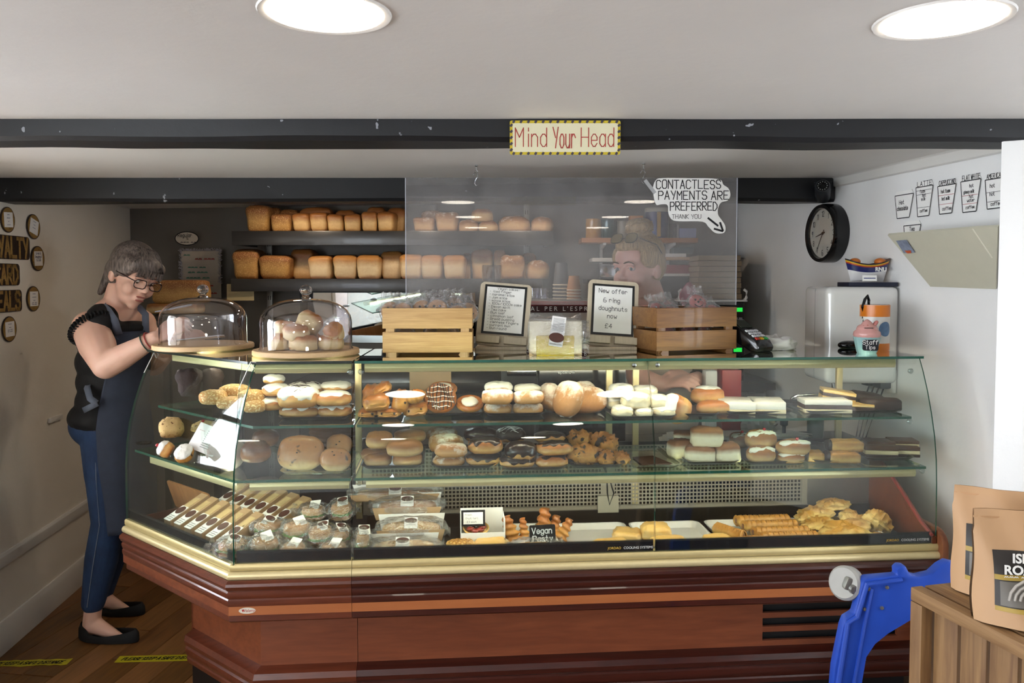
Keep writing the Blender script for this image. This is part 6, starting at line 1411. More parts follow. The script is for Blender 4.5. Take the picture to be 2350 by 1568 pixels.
# clock
P = on_right(1912, 536, .001); t = thing('wall_clock', 'round black wall clock with white face on the right wall', 'clock', P, (0, 0, RWA)); rc = 67 * P.y / F
B().lathe([(rc, 0), (rc, .05), (rc * .97, .062), (rc * .86, .062), (rc * .84, .05), (rc * .84, .046), (0, .046), (0, 0)], 64, rot=(R(90), 0, 0)).obj('clock_case', black_gloss, t, smooth=35)
B().prism(ell(rc * 1.67, rc * 1.67, 48), -.0468, -.0462, 'y').obj('clock_face', plain('clock white', 'D8D4C8', .5, 0, .03), t)
q = B()
for i in range(12):
    a = R(90 - 30 * (i + 1)); pen(q, str(i + 1), rc * .17, w=.13, x=rc * .66 * cos(a), z=rc * .66 * sin(a) - rc * .085, y=-.0475, align='c', sx=.7)
q.obj('numeral', ink, t)['kind'] = 'stuff'
for nm, a, L, wd in (('hour_hand', -108, .46, .06), ('minute_hand', -147, .74, .04)):
    a = R(90 + a) if False else R(90 - {'hour_hand': 257, 'minute_hand': 213}[nm]); q = B(); dx, dz = cos(a), sin(a); k = rc * wd / 2
    q.add([(-dx * rc * .14 + dz * k, -.049, -dz * rc * .14 - dx * k), (dx * L * rc + dz * k * .4, -.049, dz * L * rc - dx * k * .4), (dx * L * rc - dz * k * .4, -.049, dz * L * rc + dx * k * .4), (-dx * rc * .14 - dz * k, -.049, -dz * rc * .14 + dx * k)], [(0, 1, 2, 3)]); q.obj(nm, ink, t)
B().lathe([(0, 0), (rc * .05, 0), (rc * .05, .004), (0, .005)], 14, (0, -.047, 0), rot=(R(90), 0, 0)).obj('hand_hub', ink, t, smooth=True)
B().prism(ell(rc * 1.66, rc * 1.66, 48), -.0575, -.0565, 'y').obj('clock_lens', sheet_glass('clock lens', 'FAFAFA', .7), t)
# security camera under the beam end
P = at_y(1888, 440, 3.36); t = thing('security_camera', 'dark grey bullet security camera at the end of the rear beam', 'camera', P)
B().lathe([(0, -.055), (.03, -.055), (.031, -.05), (.031, .05), (.026, .058), (0, .058)], 28, rot=(R(90 - 18), 0, R(-22))).obj('camera_body', plain('camera grey', '2A2C30', .35), t, smooth=35)
M = Euler((R(72), 0, R(-22))).to_matrix(); f0 = M @ Vec((0, 0, .058)); B().lathe([(0, 0), (.024, 0), (.024, .002), (.012, .003), (.010, .001), (0, .001)], 24, f0, rot=(R(72), 0, R(-22))).obj('lens_ring', black_gloss, t, smooth=35)
for i in range(12): a = i * pi / 6; p = f0 + M @ Vec((.018 * cos(a), .018 * sin(a), .0025)); B().sq((.005, .005, .005), 1, 1, 8, 6, c=p).obj('infrared_led', plain('led', '9A9C98', .2), t, smooth=60)
B().prism([(-.034, -.03), (.034, -.03), (.034, .05), (-.034, .05)], .028, .032, 'z').obj('sun_shield', plain('camera grey', '2A2C30', .35), t, (0, 0, .0), (R(-18), 0, R(-22)), bev=.002); B().box((.02, .03, .01), (.02, .03, .05)).obj('bracket', black_plastic, t, bev=.003)
# hand drawn cups taped to the right wall
cups = [(2055, 2097, 447, 500, 'Hot chocolate', [('Hot', .2, .6), ('chocolate', .1, .34)], []), (2103, 2142, 428, 496, 'Latte', [('foam', .2, .80), ('hot', .35, .66), ('milk', .3, .53), ('coffee', .22, .14)], [.88, .74, .3]), (2153, 2195, 425, 490, 'Cappuccino', [('hot foam', .15, .74), ('hot milk', .2, .48), ('coffee', .25, .12)], [.66, .34]), (2206, 2252, 414, 486, 'Flat white', [('hot', .4, .78), ('glossy milk', .12, .6), ('hot', .4, .44), ('water', .3, .32), ('coffee', .24, .1)], [.53, .26]), (2262, 2310, 410, 478, 'Americano', [('hot', .2, .72), ('hot', .2, .44), ('coffee', .26, .1)], [.56, .24]), (2075, 2114, 517, 570, 'Tea', [('Tea', .3, .76), ('De caff', .14, .53)], [])]
nmz = ['hot chocolate', 'latte', 'cappuccino', 'flat white', 'americano', 'tea']
for i, (x0, x1, y0, y1, nm, tx, ls) in enumerate(cups):
    A, C_ = on_right(x0, y0, .002), on_right(x1, y0, .002); D = on_right((x0 + x1) / 2, y1, .002); w = (C_ - A).length; h = (A.z + C_.z) / 2 - D.z; mid = (A + C_) / 2
    t = thing('cup_drawing', 'hand drawn paper cup on the right wall naming %s' % nmz[i], 'drawing', (mid.x, mid.y, D.z), (0, 0, RWA), 'drink cup drawings')
    B().prism([(-w * .36, 0), (w * .3, 0), (w / 2, h), (w * .4, h * 1.18), (-w * .42, h * 1.18), (-w / 2, h)], -.0012, 0, 'y').obj('paper', white_card, t)
    q = B(); oc = [(-w / 2, h), (-w * .36, 0), (w * .3, 0), (w / 2, h)]
    for (xa, za), (xb, zb_) in list(zip(oc, oc[1:])) + [((-w / 2, h), (w / 2, h))]:
        L_ = sqrt((xb - xa) ** 2 + (zb_ - za) ** 2); dx, dz = (xb - xa) / L_ * .0016, (zb_ - za) / L_ * .0016; q.add([(xa + dz, -.0018, za - dx), (xb + dz, -.0018, zb_ - dx), (xb - dz, -.0018, zb_ + dx), (xa - dz, -.0018, za + dx)], [(0, 1, 2, 3)])
    q.obj('outline', ink, t)
    if ls:
        q = B()
        for l_i in ls: q.box((-w * .02, -.0018, h * l_i), (w * (.62 + .3 * l_i), .0003, .0013))
        q.obj('level_line', red_ink if i in (2, 3) else ink, t)
    LNS = [(a, h * (.17 if i in (0, 5) else .1 if i in (1, 3) else .12), -w * .45 + w * b_, h * c, dict(w=.15, sx=.9 if len(a) < 8 else .68)) for a, b_, c in tx]
    if i not in (0, 5): LNS.append((nm.upper(), h * .15, -w * .42, h * 1.03, dict(w=.13, fit=w * .9)))
    writing('lettering', LNS, ink, t, -.002)
# cream folded board fixed to the right wall with a small picture
pts = [(2037, 540, .16), (2232, 524, .10), (2290, 521, .10), (2285, 664, .02), (2135, 658, .02)]
V_ = [on_right(x, y, o) for x, y, o in pts]; pn = (V_[3] - V_[0]).cross(V_[4] - V_[0]).normalized(); V_ = [Vec((0, 0, EYE)) + ray(x, y) * (pn.dot(V_[0] - Vec((0, 0, EYE))) / pn.dot(ray(x, y))) for x, y, o in pts]; c = sum(V_, Vec()) / 5; q = B(); n_ = Vec((-.2, -.1, -1)).normalized()
vv = [p - c for p in V_]; q.add(vv + [p + Vec((.004, 0, .006)) for p in vv], [(0, 1, 2, 3, 4), (9, 8, 7, 6, 5)] + [(i, (i + 1) % 5, 5 + (i + 1) % 5, 5 + i) for i in range(5)])
t = thing('cream_board', 'cream sloping board jutting from the right wall below the cup drawings', 'board', c); q.obj('board_panel', plain('cream board', 'C6C2AE', .5, 0, .03), t)
pl = lambda x, y: Vec((0, 0, EYE)) + ray(x, y) * (pn.dot(V_[0] - Vec((0, 0, EYE))) / pn.dot(ray(x, y))) - c
f1, f2 = pl(2232, 525), pl(2277, 592); B().tube([f1, f2], .0022, 6).obj('fold_edge', plain('cream edge', 'D8D4C2', .5), t)
P_ = [pl(x, y) for x, y in ((2058, 551), (2082, 549), (2102, 578), (2076, 580))]; nn = (P_[1] - P_[0]).cross(P_[3] - P_[0]).normalized(); nn = nn if nn.y < 0 or nn.x < 0 else -nn
pic = B().add([p + nn * .004 for p in P_], [(0, 1, 2, 3)]).obj('picture', plain('picture blue', '8A93A8', .4, 0, .5, 40), t); m = (P_[0] * .2 + P_[2] * .5 + P_[3] * .3) + nn * .005; e1, e2 = (P_[1] - P_[0]) * .6, (P_[3] - P_[0]) * .22
B().add([m - e1 * .5, m + e1 * .5, m + e1 * .3 + e2, m - e1 * .3 + e2], [(0, 1, 2, 3)]).obj('picture_boat', plain('picture orange', 'C2552E', .5), pic)
# water heater with chrome spout, lifeboat collection box on top
a, w, h = span(1896, 2066, 658, 882, 2.95); t = thing('water_heater', 'white enamel water heater on the right wall', 'water heater', (a.x, 2.95, a.z))
B().box((w / 2, .12, h / 2), (w, .24, h)).obj('heater_body', plain('white enamel', 'E2E1DE', .12, 0, .02, 10, 0, .6), t, bev=.028, seg=5); B().box((w / 2, .122, h / 2), (w + .002, .006, h - .02)).obj('body_seam', plain('seam grey', '9A9A9A', .5), t, bev=.02)
B().tube([(.05, .06, 0), (.05, .06, -.03), (.03, .06, -.045), (-.09, .05, -.05), (-.11, .05, -.06), (-.115, .05, -.085)], .006, 10).obj('spout', chrome, t, smooth=True)
zh = a.z + h
P = Vec((at_y(2002, 650, 2.98).x, 3.0, zh)); t = thing('lifeboat_box', 'toy lifeboat collection box in orange, navy and white on the heater', 'collection box', P, (0, 0, R(-4)))
B().box((0, .03, .008), (.178, .13, .016)).obj('base_plate', plain('navy base', '141A30', .35), t, bev=.002); s = 2.98 / F
def hull(z0, z1, mat, nm, cut=0.):
    q = B(); n = 24; m = 8; L_ = .168; D_ = .065; H_ = .085
    def pt(u, k): # u -1..1 along, k 0..1 keel to gunwale
        sheer = .022 * u * u; end = max(0., 1 - abs(u) ** 3.2); z = .018 + (H_ - .018) * k + sheer * k
        b_ = D_ / 2 * (k ** .55) * end ** (.55); x = u * L_ / 2 * (.72 + .28 * k); return x, b_, z
    rows = []
    for i in range(n + 1):
        u = i / n * 2 - 1; r_ = []
        for j in range(m + 1):
            k = z0 + (z1 - z0) * j / m; x, b_, z = pt(u, k); r_.append((x, b_ * (1 + cut), z))
        rows.append(r_)
    for sg in (-1, 1):
        o_ = len(q.v)
        for r_ in rows: q.v += [(x, sg * b_ + .03, z) for x, b_, z in r_]
        for i in range(n):
            for j in range(m): a_ = o_ + i * (m + 1) + j; q.f.append((a_, a_ + m + 1, a_ + m + 2, a_ + 1)); q.m.append(0)
    o = q.obj(nm, mat, t, smooth=60); return pt
hull(0, .52, plain('hull white', 'E2E0E0', .25, 0, .02, 10, 0, .4), 'hull'); hull(.52, .8, plain('hull navy', '1C2460', .25, 0, .03, 10, 0, .4), 'navy_band', .004); hull(.8, .86, plain('hull red', 'B03A20', .3), 'red_band', .006); pt = hull(.86, .93, plain('hull yellow', 'D8A820', .3), 'yellow_band', .006); hull(.93, 1., plain('hull dark', '1A1A2A', .3), 'gunwale', .008)
q = B()
for i in range(24):
    u0, u1 = i / 12 - 1, (i + 1) / 12 - 1; A, C_ = pt(u0, .97), pt(u1, .97); q.add([(A[0], .03 - A[1], A[2]), (C_[0], .03 - C_[1], C_[2]), (C_[0], .03 + C_[1], C_[2]), (A[0], .03 + A[1], A[2])], [(0, 1, 2, 3)])
q.obj('deck', plain('deck orange', 'C8702A', .4), t, smooth=60)
for u in (-.62, .62): B().sq((.04, .05, .028), 1, 1, 18, 10, c=(u * .075, .03, .094)).obj('end_box', plain('deck orange', 'C8702A', .4), t, smooth=60)
put('lettering', type_mesh('lettering', 'RNLI', .021, white_card, .001, 0, .0006), t, (.036, -.0085, .064), (R(90), 0, R(9))); B().box((-.015, -.036, .031), (.052, .002, .022), 0, (R(-8), 0, 0)).obj('small_card', white_card, t); B().box((-.015, -.0375, .031), (.042, .001, .003), 0, (R(-8), 0, 0)).obj('card_text', blue_ink, t)
# power socket with grey plugs and cables under the heater
P = on_right(2030, 870, .004); t = thing('wall_socket', 'white double wall socket with grey plug adapters, seen through the end glass', 'socket', P, (0, 0, RWA)); B().box((0, -.008, 0), (.15, .016, .09)).obj('socket_plate', white_plastic, t, bev=.003)
for x in (-.04, .04): B().box((x, -.035, 0), (.05, .05, .06)).obj('plug_adapter', plain('grey plug', '585C62', .4), t, bev=.01)
for i in range(4): B().tube([(-.05 + i * .03, -.03, -.03), (-.07 + i * .03, -.05, -.12), (-.1 + i * .02, -.05, -.24), (-.05 + i * .03, -.03, -.4)], .003, 6).obj('cable', plain('grey cable', '4A4C50', .5), t, smooth=True)
# ---- left wall: biscuit shaped price tags and letter signs
tagc = bread('printed biscuit', '8A6A34', '9A7A3E', '93723A', blotch=.6, speck='5A3E1C', spk=.64, sps=70, rough=.7)
for i, (x0, x1, y0, y1, rl, lines, lb) in enumerate(((0, 32, 475, 534, 3, ['~~', '~~~', '~', '~~~'], 'biscuit shaped price tag at the top left corner of the left wall'), (60, 90, 492, 549, -14, ['~~~', '~~', '~~~'], 'tilted biscuit shaped price tag above the word loyalty'), (70, 100, 565, 622, 2, ['Drink &', 'Doughnut', '£2.50'], 'biscuit shaped price tag right of the word loyalty'), (60, 90, 657, 715, 0, ['~~~', '~~~~', '~~', '£2.22'], 'biscuit shaped price tag right of the word deals'), (3, 36, 726, 785, 2, ['~~~', '~~', '£1.22'], 'biscuit shaped price tag below the word deals'))):
    A, C_ = on_left(x0, (y0 + y1) / 2, .002), on_left(x1, (y0 + y1) / 2, .002); w = (C_ - A).length; m = (A + C_) / 2; h = (y1 - y0) * m.y / F
    t = thing('price_tag', lb, 'tag', m, (0, R(-rl), LWA_), 'biscuit shaped price tags')
    B().prism(ell(w, h, 32), -.004, 0, 'y').obj('tag_rim', choc_dark, t); B().prism(ell(w * .9, h * .93, 32), -.005, -.004, 'y').obj('tag_face', tagc, t); B().prism(rrect(w * .62, h * .58, .002, 2), -.006, -.005, 'y').obj('note', white_card, t)
    writing('lettering', [(tx, h * .09, 0, h * (.16 - j * .13), dict(align='c', w=.15)) for j, tx in enumerate(lines)], blue_ink, t, -.0066)
for x1, y0, y1, tx, lb in ((66, 545, 597, 'LOYALTY', 'brown biscuit lettering sign ending in the word loyalty'), (43, 606, 655, 'CARD', 'brown biscuit lettering sign of the word card'), (48, 665, 714, 'DEALS', 'brown biscuit lettering sign of the word deals')):
    m = on_left(x1, (y0 + y1) / 2, .002); h = (y1 - y0) * m.y / F; lt = h * .78; t = thing('letter_sign', lb, 'sign', m, (0, 0, LWA_), 'biscuit letter signs')
    W_ = len(tx) * lt * .62 + .03; B().prism(rrect(W_, h, h * .2, 5, -W_ / 2, 0), -.004, 0, 'y').obj('sign_back', choc_dark, t)
    q = B(); pen(q, tx, lt, w=.2, x=-W_ + .015, z=-lt / 2, y=-.0046, fit=W_ - .02); q.obj('lettering', tagc, t)
# distance tape on the floor
tp = plain('yellow tape', 'B9B01E', .4, 0, .12, 60); 
for i, (x0, x1, y, lb) in enumerate(((-60, 152, 1533, 'worn yellow safe distance floor tape at the left edge'), (262, 520, 1521, 'yellow safe distance floor tape beside the counter foot'))):
    A, C_ = at_z(x0, y, .001), at_z(x1, y - 6, .001); d = C_ - A; t = thing('floor_tape', lb, 'tape', A, (0, 0, atan2(d.y, d.x)), 'floor tapes'); L_ = d.length
    rr = random.Random(i); q = B(); top = [(L_ * j / 16, .05 + (rr.uniform(-.006, .004) if i == 0 else 0)) for j in range(17)]; bot = [(L_ * j / 16, rr.uniform(-.004, .008) if i == 0 else 0) for j in range(17)]
    q.prism(bot + top[::-1], 0, .0008); q.obj('tape_strip', tp, t); q = B(); pen(q, 'PLEASE KEEP A SAFE DISTANCE', .021, w=.2, x=.02, z=.014, y=-.0012, slant=.25, sx=.62); q.v = [(x, z, -y) for x, y, z in q.v]; q.obj('lettering', ink, t)

# ================================================================ foreground at the right
# blue plastic dolly standing on end
bl = plain('blue plastic', '1B44A8', .45, 0, .12, 14, .12); blp = [(1913, 1568), (1916, 1535), (1935, 1440), (1942, 1422), (1962, 1410), (1982, 1335), (1992, 1328), (2060, 1322), (2058, 1308), (2068, 1300), (2080, 1300), (2090, 1320), (2110, 1325), (2140, 1318), (2160, 1300), (2178, 1290), (2220, 1300), (2240, 1312), (2240, 1420), (2100, 1420), (2040, 1456), (2010, 1480), (1990, 1510), (1980, 1568), (1975, 1720), (1900, 1720)]
YB = 1.78; o0 = at_y(2000, 1700, YB); pts = []
for x, y in blp: p = at_y(x, y, YB) - o0; pts.append((p.x, p.z))
t = thing('plastic_dolly', 'blue plastic dolly standing on end beside the wooden crate', 'dolly', (o0.x, YB, o0.z)); B().prism(pts, 0, .03, 'y').obj('dolly_deck', bl, t, bev=.006)
rim = [(1922, 1568), (1944, 1428), (1966, 1414), (1988, 1340), (2068, 1330)]; B().tube([((at_y(x, y, YB) - o0).x, -.004, (at_y(x, y, YB) - o0).z) for x, y in rim], .006, 8).obj('deck_rim', bl, t, smooth=True)
rim = [(1958, 1568), (1985, 1420), (2000, 1350)]; B().tube([((at_y(x, y, YB) - o0).x, -.003, (at_y(x, y, YB) - o0).z) for x, y in rim], .004, 8).obj('deck_rib', bl, t, smooth=True)
for x, y in ((1994, 1352), (2035, 1348), (1984, 1398), (2023, 1395)): p = at_y(x, y, YB) - o0; B().lathe([(0, 0), (.0045, 0), (.004, .003), (0, .004)], 12, (p.x, -.0005, p.z), rot=(R(90), 0, 0)).obj('bolt', steel, t, smooth=True)
p = at_y(1962, 1356, YB) - o0; B().lathe([(0, -.016), (.034, -.016), (.039, -.010), (.039, .010), (.034, .016), (0, .016)], 32, (p.x + .0, .045, p.z), rot=(R(74), 0, R(-52))).obj('wheel', plain('wheel white', '9E9C96', .5), t, smooth=35)
B().box((p.x + .012, .035, p.z), (.05, .03, .03), 0, (0, R(20), 0)).obj('caster_fork', steel, t, bev=.006); B().lathe([(0, 0), (.012, 0), (.010, .008), (0, .010)], 16, (p.x + .005, .018, p.z - .004), rot=(R(90), 0, 0)).obj('axle_cap', steel, t, smooth=True)
base = at_y(1940, 1720, YB).z
B().prism([((at_y(1905, 1700, YB) - o0).x, 0), ((at_y(1975, 1700, YB) - o0).x, 0), ((at_y(1968, 1700, YB) - o0).x, -o0.z), ((at_y(1900, 1700, YB) - o0).x, -o0.z)], 0, .03, 'y').obj('dolly_leg', bl, t, bev=.004)
# rustic crate with upright slats, top rails and coffee bags
zc_ = .89; A_ = at_z(2090, 1347, zc_); t = thing('rustic_crate', 'rustic wooden crate with upright slats carrying the coffee bags', 'crate', (A_.x, A_.y, 0), (0, 0, R(-76)))
B().box((.30, .012, zc_ - .012), (.60, .024, .024)).obj('top_rail', old_crate_x, t, bev=.002); B().box((.014, .012, zc_ / 2 - .012), (.028, .024, zc_ - .026)).obj('corner_post', old_crate, t, bev=.002)
for i in range(9): B().box((.058 + i * .0605, .030, zc_ / 2 - .012), (.054, .012, zc_ - .026)).obj('slat', old_crate, t, bev=.002)
for i in range(5): B().box((.30, .070 + i * .088, zc_ - .009), (.60, .080, .018)).obj('top_board', old_crate_x, t, bev=.002)
for i in range(5): B().box((.008, .070 + i * .088, zc_ / 2 - .02), (.012, .080, zc_ - .03)).obj('end_board', old_crate, t, bev=.002)
def bag(P, rz, w, h, lb, front=True, tilt=-4):
    t = thing('coffee_bag', lb, 'coffee bag', P, (R(tilt), 0, rz), 'kraft coffee bags'); km = plain('bag kraft', 'B8926C', .6, 0, .06, 10, .15)
    nu, nv = 20, 20
    def sh(u, v, sg):
        th = .05 * (1 - v) ** .7 * (sin(pi * min(max(u, .001), .999)) ** .5) + .002; wv = w * (1 + .02 * sin(v * 9)) * (.97 if v > .8 else 1)
        return ((u - .5) * wv, sg * th + .004 * sin(u * 11 + v * 6), v * h)
    q = B(); q.grid(nu, nv, lambda u, v: sh(u, v, -1)); q.grid(nu, nv, lambda u, v: sh(u, v, 1)); q.obj('pouch', km, t, smooth=60)
    B().box((0, -.003, h * .93), (w * .98, .004, .003)).obj('seal_line', plain('seal kraft', 'B88E66', .6), t)
    def onb(x0, x1, z0, z1, off, mat, nm): q = B(); q.grid(12, 8, lambda u, v: (lambda X, Z: (X, sh(X / w + .5, Z / h, -1)[1] - off, Z))(x0 + (x1 - x0) * u, z0 + (z1 - z0) * v)); return q.obj(nm, mat, t, smooth=60)
    onb(-w * .36, w * .42, h * .18, h * .66, .0012, plain('bag label black', '2A2522', .5), 'bag_label'); onb(-w * .36, w * .42, h * .41, h * .455, .002, plain('bag label mustard', 'A68A3A', .5), 'label_band'); onb(-w * .36, w * .42, h * .14, h * .18, .002, plain('bag label mustard', 'A68A3A', .5), 'label_band')
    sw = onb(-w * .32, w * .38, h * .19, h * .40, .0018, plain('swirl grey', '6A655E', .5), 'swirl_panel')
    for k in range(4): B().tube([((k * .008 + .02) * cos(R(a)) , -.052 - .0, h * .26 + (k * .008 + .012) * sin(R(a))) for a in range(20, 190, 20)], .0022, 6).obj('swirl', plain('swirl light', 'A8A29A', .5), sw, smooth=True)
    if front:
        for tx, z in (('ISLAND', .575), ('ROASTERS', .475)): put('lettering', type_mesh('lettering', tx, .0205, white_card, .0004, 0, .0006), t, (w * .03, sh(.5, z, -1)[1] - .004, h * z + .004), (R(90), 0, 0))
        writing('band_lettering', [('~~~ ~~~~ ~~~', .008, -w * .28, h * .424, dict(w=.16))], white_card, t, sh(.5, .43, -1)[1] - .004)
pb = at_z(2262, 1442, zc_ + .001); B0 = pb + Vec((.078, .028, 0)); bag(B0, R(-8), .155, .18, 'kraft coffee bag with black label standing on the crate, front one'); pb = at_z(2244, 1392, zc_ + .001); bag(pb + Vec((.07, .05, 0)), R(-30), .155, .185, 'kraft coffee bag standing behind the front one on the crate', False)
# ================================================================ the two women
def blob(prims, voxel, name, mat, parent, root, it=6, fac=.5):
    """one continuous skin over tapered limbs and ellipsoids"""
    q = B()
    for p in prims:
        if p[0] == 'e':
            _, c, r, M = (p + (None,))[:4]; o = len(q.v); s = B().sq((2 * r[0], 2 * r[1], 2 * r[2]), 1, 1, 24, 16)
            for v in s.v: v = Vec(v); q.v.append(tuple((M @ v if M else v) + Vec(c) - root))
            q.f += [tuple(i + o for i in f) for f in s.f]; q.m += s.m
        else:
            _, a, b, r0, r1 = p; a, b = Vec(a) - root, Vec(b) - root; d = b - a; n = 16; k = 8
            z = d.normalized(); x = z.cross(Vec((0, 0, 1)))
            if x.length < 1e-3: x = Vec((1, 0, 0))
            x.normalize(); y = z.cross(x); prof = [(0, -r0)] + [(r0 * sin(R(t)), -r0 * cos(R(t))) for t in (22, 45, 68, 90)] + [(r1 * sin(R(t)), d.length - r1 * cos(R(t))) for t in (90, 112, 135, 158)] + [(0, d.length + r1)]
            s = B().lathe(prof, n); o = len(q.v)
            for v in s.v: q.v.append(tuple(a + x * v[0] + y * v[1] + z * v[2]))
            q.f += [tuple(i + o for i in f) for f in s.f]; q.m += s.m
    m = q.mesh(name, mat); o = put(name, m); md = o.modifiers.new('r', 'REMESH'); md.mode = 'VOXEL'; md.voxel_size = voxel; md.use_smooth_shade = True
    sm = o.modifiers.new('s', 'SMOOTH'); sm.iterations = it; sm.factor = fac
    bpy.context.view_layer.update(); m2 = bpy.data.meshes.new_from_object(o.evaluated_get(bpy.context.evaluated_depsgraph_get())); bpy.data.objects.remove(o); m2.name = name
    m2.materials.clear(); m2.materials.append(mat); m2.polygons.foreach_set('use_smooth', [True] * len(m2.polygons)); return put(name, m2, parent)


def skin_mat(name, c, blush):
    k = N(name); v = k.co('Object'); n1 = k.noise(v, 9, 4); k.set(col=k.mix(k.math('MULTIPLY', n1, .7), lin(c), lin(blush)), rough=.45, sss=.12); k.b.inputs['Subsurface Radius'].default_value = (.012, .005, .003); return k.m


def hair_mat(name, c1, c2, rot=(0, 0, 0)):
    k = N(name); v = k.co('Object', (55, 55, 9), rot); f = k.noise(v, 2.5, 4, .6, .4); k.set(col=k.mix(k.math('MULTIPLY_ADD', k.math('SUBTRACT', f, .5), 2.2, .5, clamp=True), lin(c1), lin(c2)), rough=.42); k.bump(f, .7, .006); return k.m


def hand(prims, w, d, up, L=.17, curl=.5, thumb=1):
    """palm and five bent fingers; w wrist, d pointing direction, up back of the hand"""
    d = d.normalized(); sd_ = d.cross(up).normalized(); up = sd_.cross(d).normalized(); M = Matrix((sd_, d, up)).transposed(); pc = w + d * L * .28
    prims.append(('e', pc, (L * .23, L * .30, L * .085), M))
    for i, ln in enumerate((.40, .46, .43, .34)):
        o = (i - 1.5) * L * .125; a = w + d * L * .5 + sd_ * o; k = curl * (1 + .12 * i); p1 = a + (d * cos(k * .5) - up * sin(k * .5)) * ln * L * .42; p2 = p1 + (d * cos(k * 1.3) - up * sin(k * 1.3)) * ln * L * .33; p3 = p2 + (d * cos(k * 1.9) - up * sin(k * 1.9)) * ln * L * .25
        prims += [('c', a - d * L * .12, p1, .0088, .0082), ('c', p1, p2, .0082, .0074), ('c', p2, p3, .0074, .006)]
    a = w + d * L * .16 + sd_ * L * .16 * -thumb; p1 = a + (d * .75 - sd_ * .6 * thumb - up * .2).normalized() * L * .2; p2 = p1 + (d * .95 - sd_ * .15 * thumb - up * .3).normalized() * L * .17
    prims += [('c', a, p1, .011, .0095), ('c', p1, p2, .0095, .0075)]


class Head:
    def __init__(s, C, f, u, k=1.):
        s.C = Vec(C); s.f = Vec(f).normalized(); u = Vec(u); s.u = (u - s.f * u.dot(s.f)).normalized(); s.r = s.f.cross(s.u); s.k = k; s.M = Matrix((s.r, s.f, s.u)).transposed()

    def p(s, a, b, c): return s.C + (s.r * a + s.f * b + s.u * c) * s.k
    def e(s, c, r): return ('e', s.p(*c), tuple(x * s.k for x in r), s.M)
    def c(s, a, b, r0, r1): return ('c', s.p(*a), s.p(*b), r0 * s.k, r1 * s.k)

    def flesh(s):
        q = [s.e((0, -.012, .03), (.076, .096, .088)), s.e((0, .03, -.03), (.062, .066, .07)), s.e((0, .03, -.062), (.05, .062, .048)), s.e((0, .066, -.098), (.022, .02, .017)), s.e((0, .055, .045), (.058, .036, .045))]
        for g in (-1, 1): q += [s.e((g * .038, .06, -.032), (.028, .03, .03)), s.e((g * .079, -.012, -.008), (.008, .018, .030)), s.e((g * .074, -.006, -.03), (.008, .012, .012)), s.e((g * .030, .084, .024), (.026, .012, .008)), s.e((g * .011, .100, -.026), (.008, .010, .007))]
        q += [s.c((0, .090, .012), (0, .112, -.02), .008, .0115), s.e((0, .092, -.052), (.024, .012, .007)), s.e((0, .090, -.066), (.021, .012, .008))]
        return q

    def parts(s, parent, root, lip, brow, iris, gaze=(0, 1, -.15)):
        ew = plain('eye white', 'D8D4D0', .2, 0, .02, 10, 0, .5); im = plain('iris ' + iris, iris, .15, 0, .1, 200, 0, .6)
        for g in (-1, 1):
            c = s.p(g * .031, .0785, .008) - root; o = B().sq((.023 * s.k, .023 * s.k, .019 * s.k), 1, 1, 18, 12, c=(0, 0, 0)).obj('eye', ew, parent, c, s.M.to_euler(), smooth=60)
            gz = Vec(gaze).normalized(); B().sq((.0125, .006, .0125), 1, 1, 14, 8, c=gz * .0098 * s.k).obj('iris', im, o, smooth=60)
            q = B(); q.tube([s.p(g * (.031 + .0135 * cos(R(a))), .0895 - .004 * abs(cos(R(a))), .009 + .0075 * sin(R(a))) - root for a in range(0, 181, 20)], .0034 * s.k, 6); q.obj('eyelid', SKIN[0], parent, smooth=True)
            q = B(); q.tube([s.p(g * x, .1015 - 1.6 * (x - .02) ** 2 * 4, z) - root for x, z in ((.012, .0285), (.022, .032), (.034, .034), (.046, .030), (.054, .024))], [.0022, .0034, .0034, .0028, .0014], 6); q.obj('eyebrow', brow, parent, smooth=True)
        q = B(); q.sq((.042 * s.k, .014 * s.k, .008 * s.k), .8, 1, 18, 10, c=(0, 0, 0)); q.obj('upper_lip', lip, parent, s.p(0, .0985, -.0515) - root, s.M.to_euler(), smooth=60)
        q = B(); q.sq((.036 * s.k, .015 * s.k, .010 * s.k), .8, 1, 18, 10, c=(0, 0, 0)); q.obj('lower_lip', lip, parent, s.p(0, .0965, -.0665) - root, s.M.to_euler(), smooth=60)


SKIN = [None]
def wp(x, y, Y): return at_y(x, y, Y)


# ---------------------------------------------------------------- woman in the apron
root = Vec((at_z(225, 1455, 0).x, 3.2, 0)); t = thing('person', 'woman in dark apron, black sleeveless top and jeans leaning over her notes', 'person', root)
skin1 = skin_mat('skin', 'E6BDA8', 'D29C88'); SKIN[0] = skin1
fw = Vec((cos(R(-28)), sin(R(-28)), 0)); sd1 = Vec((sin(R(-28)), -cos(R(-28)), 0))          # facing, and her right-hand side
H1 = Head(wp(304, 634, 3.17), (.75, -.5, -.36), (.42, -.05, .9), 1.0)
nb = wp(266, 722, 3.21); shR, shL = wp(206, 752, 3.08), wp(322, 744, 3.36); elR, wrR = wp(243, 840, 2.97), wp(356, 777, 2.97); elL, wrL = wp(352, 836, 3.33), wp(404, 772, 3.13)
tc_ = [(268, 742, .075, .125), (260, 785, .12, .125), (255, 830, .122, .122), (253, 875, .116, .116), (252, 920, .116, .118), (251, 965, .13, .132)]
ft = [(wp(214, 1395, 3.16), wp(233, 1285, 3.17), wp(247, 1195, 3.15), wp(245, 985, 3.17)), (wp(236, 1368, 3.42), wp(256, 1270, 3.40), wp(276, 1190, 3.36), wp(272, 985, 3.3))]
MT = Matrix((fw, -sd1, Vec((0, 0, 1)))).transposed()
